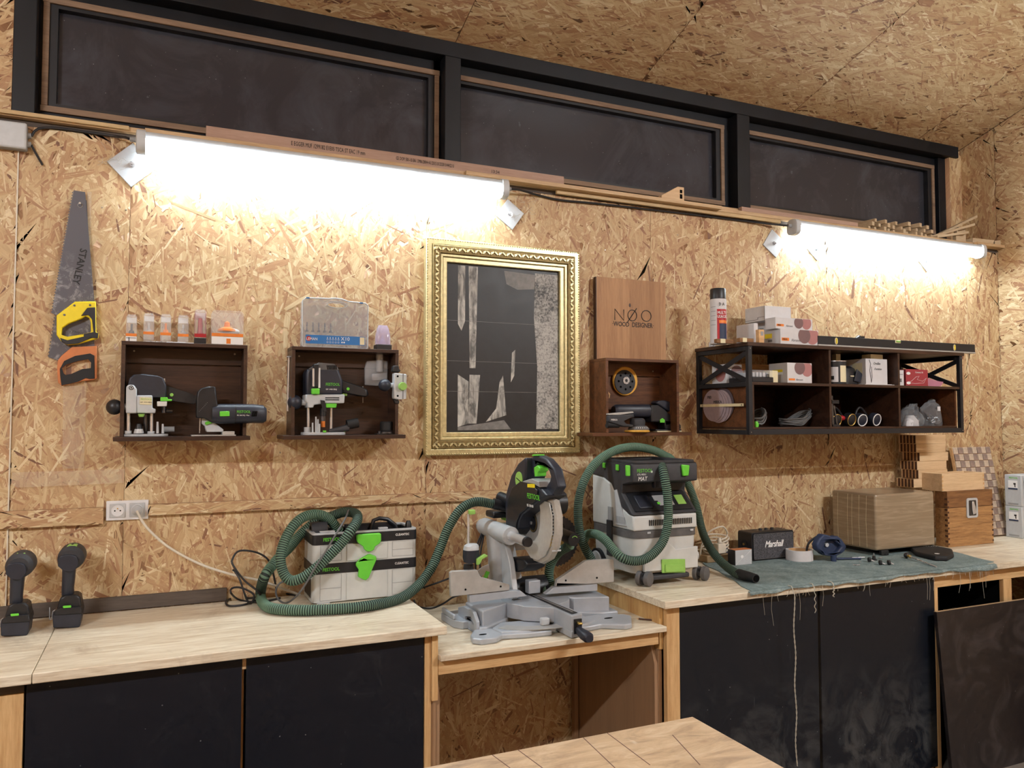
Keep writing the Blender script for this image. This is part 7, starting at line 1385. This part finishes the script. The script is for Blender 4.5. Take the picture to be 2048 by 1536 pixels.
# loose fittings on the mat
fit = [(1738, 1124, 'bolt', 'black knob bolt furthest left of the loose fittings'), (1748, 1120, 'cone', 'black conical foot standing among the loose fittings'), (1760, 1130, 'bolt', 'black knob bolt in front of the conical foot'), (1777, 1130, 'bolt', 'black knob bolt furthest right of the loose fittings')]
for px, py, kd, lab in fit:
    p = ZP(px, py, ZF); t = thing('fitting', lab, 'fitting', (p.x, p.y, ZF), 0, 'loose fittings on the mat')
    if kd == 'cone': part('foot', 'rubber', t, lambda m: m.lathe([(.016, 0), (.015, .003), (.009, .006), (.007, .022)], n=16)); part('stud', 'steel', t, lambda m: m.cyl((0, 0, .022), (0, 0, .036), .0025, None, 8))
    else: part('knob', 'rubber', t, lambda m: m.cyl((-.004, 0, .0125), (.005, -.004, .0125), .012, None, 16)); part('stud', 'steel', t, lambda m: m.cyl((.005, -.004, .0125), (.022, -.012, .004), .003, None, 8))
for px, py, dx, dy, L, lab in ((1716, 1116, 1, -.3, .07, 'thin steel pin lying beside the blue mask'), (1713, 1131, .8, -.8, .03, 'short steel pin lying nearest the mat edge'), (1720, 1126, .7, .5, .02, 'tiny steel pin lying behind the short pin'), (1761, 1117, 1, 0, .022, 'small white dowel lying behind the conical foot')):
    p = ZP(px, py, ZF); v = Vector((dx, dy, 0)).normalized()*L/2; t = thing('steel_pin', lab, 'pin', (p.x, p.y, ZF), 0, 'loose fittings on the mat'); part('shank', 'steel', t, lambda m: m.cyl(-v+Vector((0, 0, .003)), v+Vector((0, 0, .003)), .0024, None, 8)); part('head', 'steel', t, lambda m: m.cyl(v+Vector((0, 0, .0036)), v*1.08+Vector((0, 0, .0036)), .0034, None, 8))
p = ZP(1700, 1120, ZF); t = thing('pliers', 'small dark blue pliers lying under the mask', 'pliers', (p.x, p.y, ZF)); part('grip', 'navy', t, lambda m: m.tube(spline([(-.06, .03, .006), (-.02, .012, .007), (.02, .0, .006), (.055, -.02, .006)], .008), .0055, 8)); part('jaw', 'dark_steel', t, lambda m: m.tube([(-.04, .036, .006), (-.01, .018, .006), (.03, .016, .006)], .005, 6))
# extension lead and power strip behind the extractor
p = ZP(1425, 1120, ZB); t = thing('extension_lead', 'coiled off-white extension lead beside the extractor', 'cable', (2.625, -.115, ZB+.0045)); pts = []
for i in range(70): a_ = i*2*pi/14; pts.append((.072*cos(a_)*(1+.1*sin(i*.7)), .05*sin(a_)*(1+.1*sin(i*.9)), .045+.0012*i+.012*sin(a_*1.0+.5)))
part('lead', 'cable_white', t, lambda m: m.tube(spline(pts+[(.05, -.03, .15), (.0, -.05, .18), (-.07, -.03, .15), (-.09, .0, .08), (-.08, .02, .02)], .012), .0042, 8)); part('adapter', 'cable_white', t, lambda m: m.box(-.05, .0, -.085, -.045, .05, .10), .004); part('plug', 'cable_white', t, lambda m: m.cyl((-.025, -.065, .10), (-.025, -.06, .125), .012, .008, 12)); part('reel_box', 'card_brown', t, lambda m: m.box(-.085, .07, -.04, .055, 0, .035), .003)
t, w, d, h = on_bench('brown_carton', 'low brown carton tucked behind the extractor hose', 'box', 1402, 1428, 1398, 1085, 1126, ZB+.0005, None, depth=.05); bx('body', 'card_brown', t, .02, w+.02, .16, .22, 0, h*.8, .002)
# pencil stub on the saw board
p = ZP(1291, 1241, ZM); t = thing('pencil_stub', 'short dark pencil stub on the low saw board', 'pencil', (p.x, p.y, ZM+.0005)); part('shaft', 'dark_endgrain', t, lambda m: m.cyl((-.02, .02, .004), (.02, -.02, .004), .0035, None, 6)); part('tip', 'beech', t, lambda m: m.cyl((-.02, .02, .004), (-.027, .027, .004), .0035, .0005, 6))

# ------------------------------------------------------------------ under and on the ledge
def plate(px, py, s, rot, lab):
    p = W(px, py, -.006); t = thing('fixing_plate', lab, 'plate', (p.x, -.001, p.z), 0, 'tilted square fixing plates'); s2 = s/2
    part('plate', 'light_grey', t, lambda m: m.at((0, 0, 0), (0, rot, 0)).box(-s2, s2, -.007, -.0003, -s2, s2), .001); part('washer', 'steel', t, lambda m: m.cyl((0, -.0073, 0), (0, -.009, 0), .013, None, 18)); part('nut', 'steel', t, lambda m: m.cyl((0, -.009, 0), (0, -.017, 0), .009, None, 6).cyl((0, -.017, 0), (0, -.024, 0), .004, None, 8))
plate(264, 330, .125, .80, 'tilted square plate with bolt at the left end of the long fixture'); plate(1020, 429, .105, .62, 'tilted square plate with bolt above the gilt frame'); plate(1548, 487, .115, .62, 'tilted square plate with bolt left of the corner fixture'); plate(1632, 498, .095, .7, 'tilted square plate with bolt below the corner fixture start'); plate(1852, 522, .095, .7, 'tilted square plate with bolt below the corner fixture end')
# junction box with leads
a, b = W(-14, 238, -.045), W(52, 298, -.045); t = thing('junction_box', 'light grey junction box on the wall at the left edge', 'junction box', (a.x, -.001, b.z)); w, h = b.x-a.x, a.z-b.z
part('box_body', 'grey_plastic', t, lambda m: m.box(0, w, -.032, 0, 0, h), .006, seg=3); part('lid', 'light_grey', t, lambda m: m.box(-.001, w+.001, -.047, -.0325, -.001, h+.001), .008, seg=3)
part('gland', 'grey_plastic', t, lambda m: (m.cyl((w, -.016, h*.28), (w+.012, -.016, h*.28), .012, .010, 12), m.cyl((w, -.016, h*.62), (w+.012, -.016, h*.62), .012, .010, 12)))
O = (a.x+w, -.017, b.z+h*.62); t = thing('supply_lead', 'black supply lead running along the wall under the ledge', 'cable', O)
part('lead', 'cable_black', t, lambda m: (m.tube(spline(rel(O, [(O[0]+.013, -.017, O[2]), W(75, 258, -.012), W(110, 256, -.010), W(180, 265, -.010), W(230, 272, -.02), W(252, 275, -.06), (A0-.025, -.07, 2.680)]), .02), .0048, 8), m.tube(spline(rel(O, [(O[0]+.013, -.017, O[2]-h*.34), W(68, 300, -.010), W(85, 330, -.010)]), .02), .004, 8)))
O = (A1+.025, -.07, 2.68); t = thing('supply_lead', 'black lead sagging under the ledge between the two fixtures', 'cable', O)
part('lead', 'cable_black', t, lambda m: m.tube(spline(rel(O, [(A1+.024, -.07, 2.680), W(1040, 380, -.05), W(1075, 390, -.012), W(1120, 400, -.010), W(1200, 408, -.010), W(1350, 425, -.010), W(1480, 441, -.010), W(1560, 450, -.04), (B0-.024, -.07, 2.680)]), .02), .0055, 8))
# boards stored on the ledge
ZL = 2.7425
def board(name, label, x0, x1, y0, y1, z0, z1, mat, rz=0.):
    t = thing(name, label, 'plank', (x0, y0, z0), rz); bx('plank', mat, t, 0, x1-x0, 0, y1-y0, 0, z1-z0, .0012); return t
yb_ = -.018; xa, xb_ = W(412, 268, yb_).x, W(1128, 352, yb_).x
t = board('printed_board', 'long reddish plywood board with printed lettering on the ledge', xa, xb_, yb_, yb_+.02, ZL, ZL+.052, 'pink_plank')
text('E EGGER MUF 1299182 E1E05 TSCA ST EAC 19 mm', .026, 'ink', t, (W(582, 290, yb_).x-xa, -.0006, .020), sx=.56); text('CE DOP: 501-1S EN 13986:2004+A1:2015 0122201144422 U', .022, 'ink', t, (W(792, 322, yb_).x-xa, -.0006, .020), sx=.50); text('13:34', .022, 'ink', t, (W(982, 348, yb_).x-xa, -.0006, .020), sx=.9)
board('plank', 'long pale plank lying along the ledge front under the printed board end', W(930, 372, -.045).x, W(1440, 420, -.045).x, -.062, -.0285, ZL-.019, ZL+.0, 'pale_plank')
board('plank', 'long grey-pale plank on the ledge behind the jig block', W(1110, 360, 0).x, W(1544, 418, 0).x, .004, .07, ZL, ZL+.02, 'pale_plank')
board('plank', 'reddish plank on the ledge left of the stick pile', W(1480, 415, -.01).x, W(1712, 458, -.01).x, -.025, .003, ZL, ZL+.024, 'pink_plank')
board('plank', 'yellowish lath fixed below the ledge left of the long fixture', W(0, 232, -.03).x-.3, W(258, 268, -.03).x, -.040, -.0285, ZL-.016, ZL-.001, 'yellow_plank')
board('plank', 'yellowish lath fixed below the ledge left of the corner fixture', W(1120, 385, -.06).x, W(1570, 442, -.06).x, -.0285, -.012, ZL-.041, ZL-.0215, 'yellow_plank')
board('plank', 'grey lath lying along the ledge front behind the long fixture', W(290, 270, -.03).x, W(1005, 370, -.03).x, -.048, -.0285, ZL-.018, ZL-.002, 'pale_plank')
p = W(1352, 388, 0); t = thing('jig_block', 'small slotted wooden jig block standing on the ledge planks', 'jig', (p.x, .01, ZL+.0205)); part('block', 'maple', t, lambda m: m.prism([(-.085, 0), (.06, 0), (.06, .075), (.02, .075), (-.085, .016)], 0, .035), .001); part('mortise', 'blackness', t, lambda m: m.box(.032, .048, -.0006, -.0001, .012, .036).box(.032, .048, -.0006, -.0001, .042, .060))
rg = random.Random(21); base_x, end_x = W(1735, 455, -.0).x, W(1862, 470, -.0).x; nst = 0
rows = [(0, 11), (1, 9), (2, 6)]
order = ['nearest the left', 'second along', 'third along', 'fourth along', 'fifth along', 'sixth along', 'seventh along', 'eighth along', 'ninth along', 'tenth along', 'eleventh along', 'twelfth along']
for r_, n in rows:
    for i in range(n):
        x = base_x+.03*r_+(end_x-base_x-.05*r_)*i/(n-1) if n > 1 else base_x; s = rg.uniform(.019, .026); L = rg.uniform(.16, .21)
        t = thing('stick', 'short square offcut stick, %s in the %s layer of the pile' % (order[i], ('bottom', 'middle', 'top')[r_]), 'stick', (x, -.026+rg.uniform(0, .03), ZL+.0003+r_*.0268), 0, 'pile of offcut sticks on the ledge'); ry = rg.uniform(.05, .22)
        part('stick', 'stick', t, lambda m: m.at((0, 0, 0), (0, 0, ry)).box(0, s, 0, L, 0, s), .0006)
for i, (pa, pb, y_, dz, lab) in enumerate((((1860, 452), (1955, 430), .05, .0, 'long slat slanting up at the right end of the ledge, highest'), ((1860, 464), (1950, 446), .012, .0, 'slat slanting up at the right end of the ledge, middle one'), ((1875, 470), (1938, 462), -.022, .0, 'short slat lying at the right end of the ledge, lowest'))):
    a, b = W(*pa, y_), W(*pb, y_); t = thing('slat', lab, 'slat', (a.x, y_, ZL), 0, 'slats at the right end of the ledge'); dz = max(b.z-ZL, .012)
    part('slat', 'stick', t, lambda m: m.prism([(0, .0003), (b.x-a.x, max(dz-.016, .0003)), (b.x-a.x, dz), (0, .016)], 0, .03), .0006); bx('support_block', 'stick', t, (b.x-a.x)*.6, (b.x-a.x)*.75, .004, .026, 0, max((dz-.016)*.6-.001, .0002)) if dz > .04 else None
for i, (pa, pb, lab, rr) in enumerate((((1945, 480), (1990, 490), 'pale offcut block at the far right end of the ledge', 0), ((1986, 476), (2008, 488), 'tilted pale offcut at the very corner of the ledge', .3))):
    a = W(*pa, -.025); b = W(*pb, -.025); t = thing('offcut', lab, 'offcut', (a.x, -.026, ZL+.0003)); part('block', 'stick', t, lambda m: m.at((0, 0, 0), (0, 0, 0)).prism([(0, 0), (b.x-a.x, 0), (b.x-a.x-.006, .034+.01*i), (.006, .03)], 0, .05+.02*i), .001)
board('plank', 'pale offcut board sticking out under the corner end of the ledge', W(1950, 497, -.04).x, min(W(2004, 502, -.04).x, XR-.01), -.060, -.0285, ZL-.019, ZL-.001, 'pale_plank')

# cobwebs hanging from the fixtures
def cobweb(label, cx, cz, r, seed):
    rg = random.Random(seed); p = W(cx, cz, -.02); t = thing('cobweb', label, 'cobweb', (p.x, -.012, p.z)); m = MB()
    for i in range(16):
        a = (rg.uniform(-r, r), rg.uniform(-.008, .006), rg.uniform(-r, r)*.7); b = (a[0]+rg.uniform(-r, r)*.8, a[1], a[2]+rg.uniform(-r, r)*.6); c = ((a[0]+b[0])/2+rg.uniform(-.01, .01), a[1], (a[2]+b[2])/2-rg.uniform(0, .02)); m.tube(spline([a, c, b], .012), .0005, 4)
    o = m.build('threads', 'thread', t); o['kind'] = 'stuff'
cobweb('dusty cobweb strands beside the plate at the left fixture end', 235, 320, .06, 3)
cobweb('dusty cobweb strands beside the plate above the gilt frame', 1050, 415, .07, 5)
cobweb('dusty cobweb strands under the corner end of the ledge', 1975, 520, .05, 8)
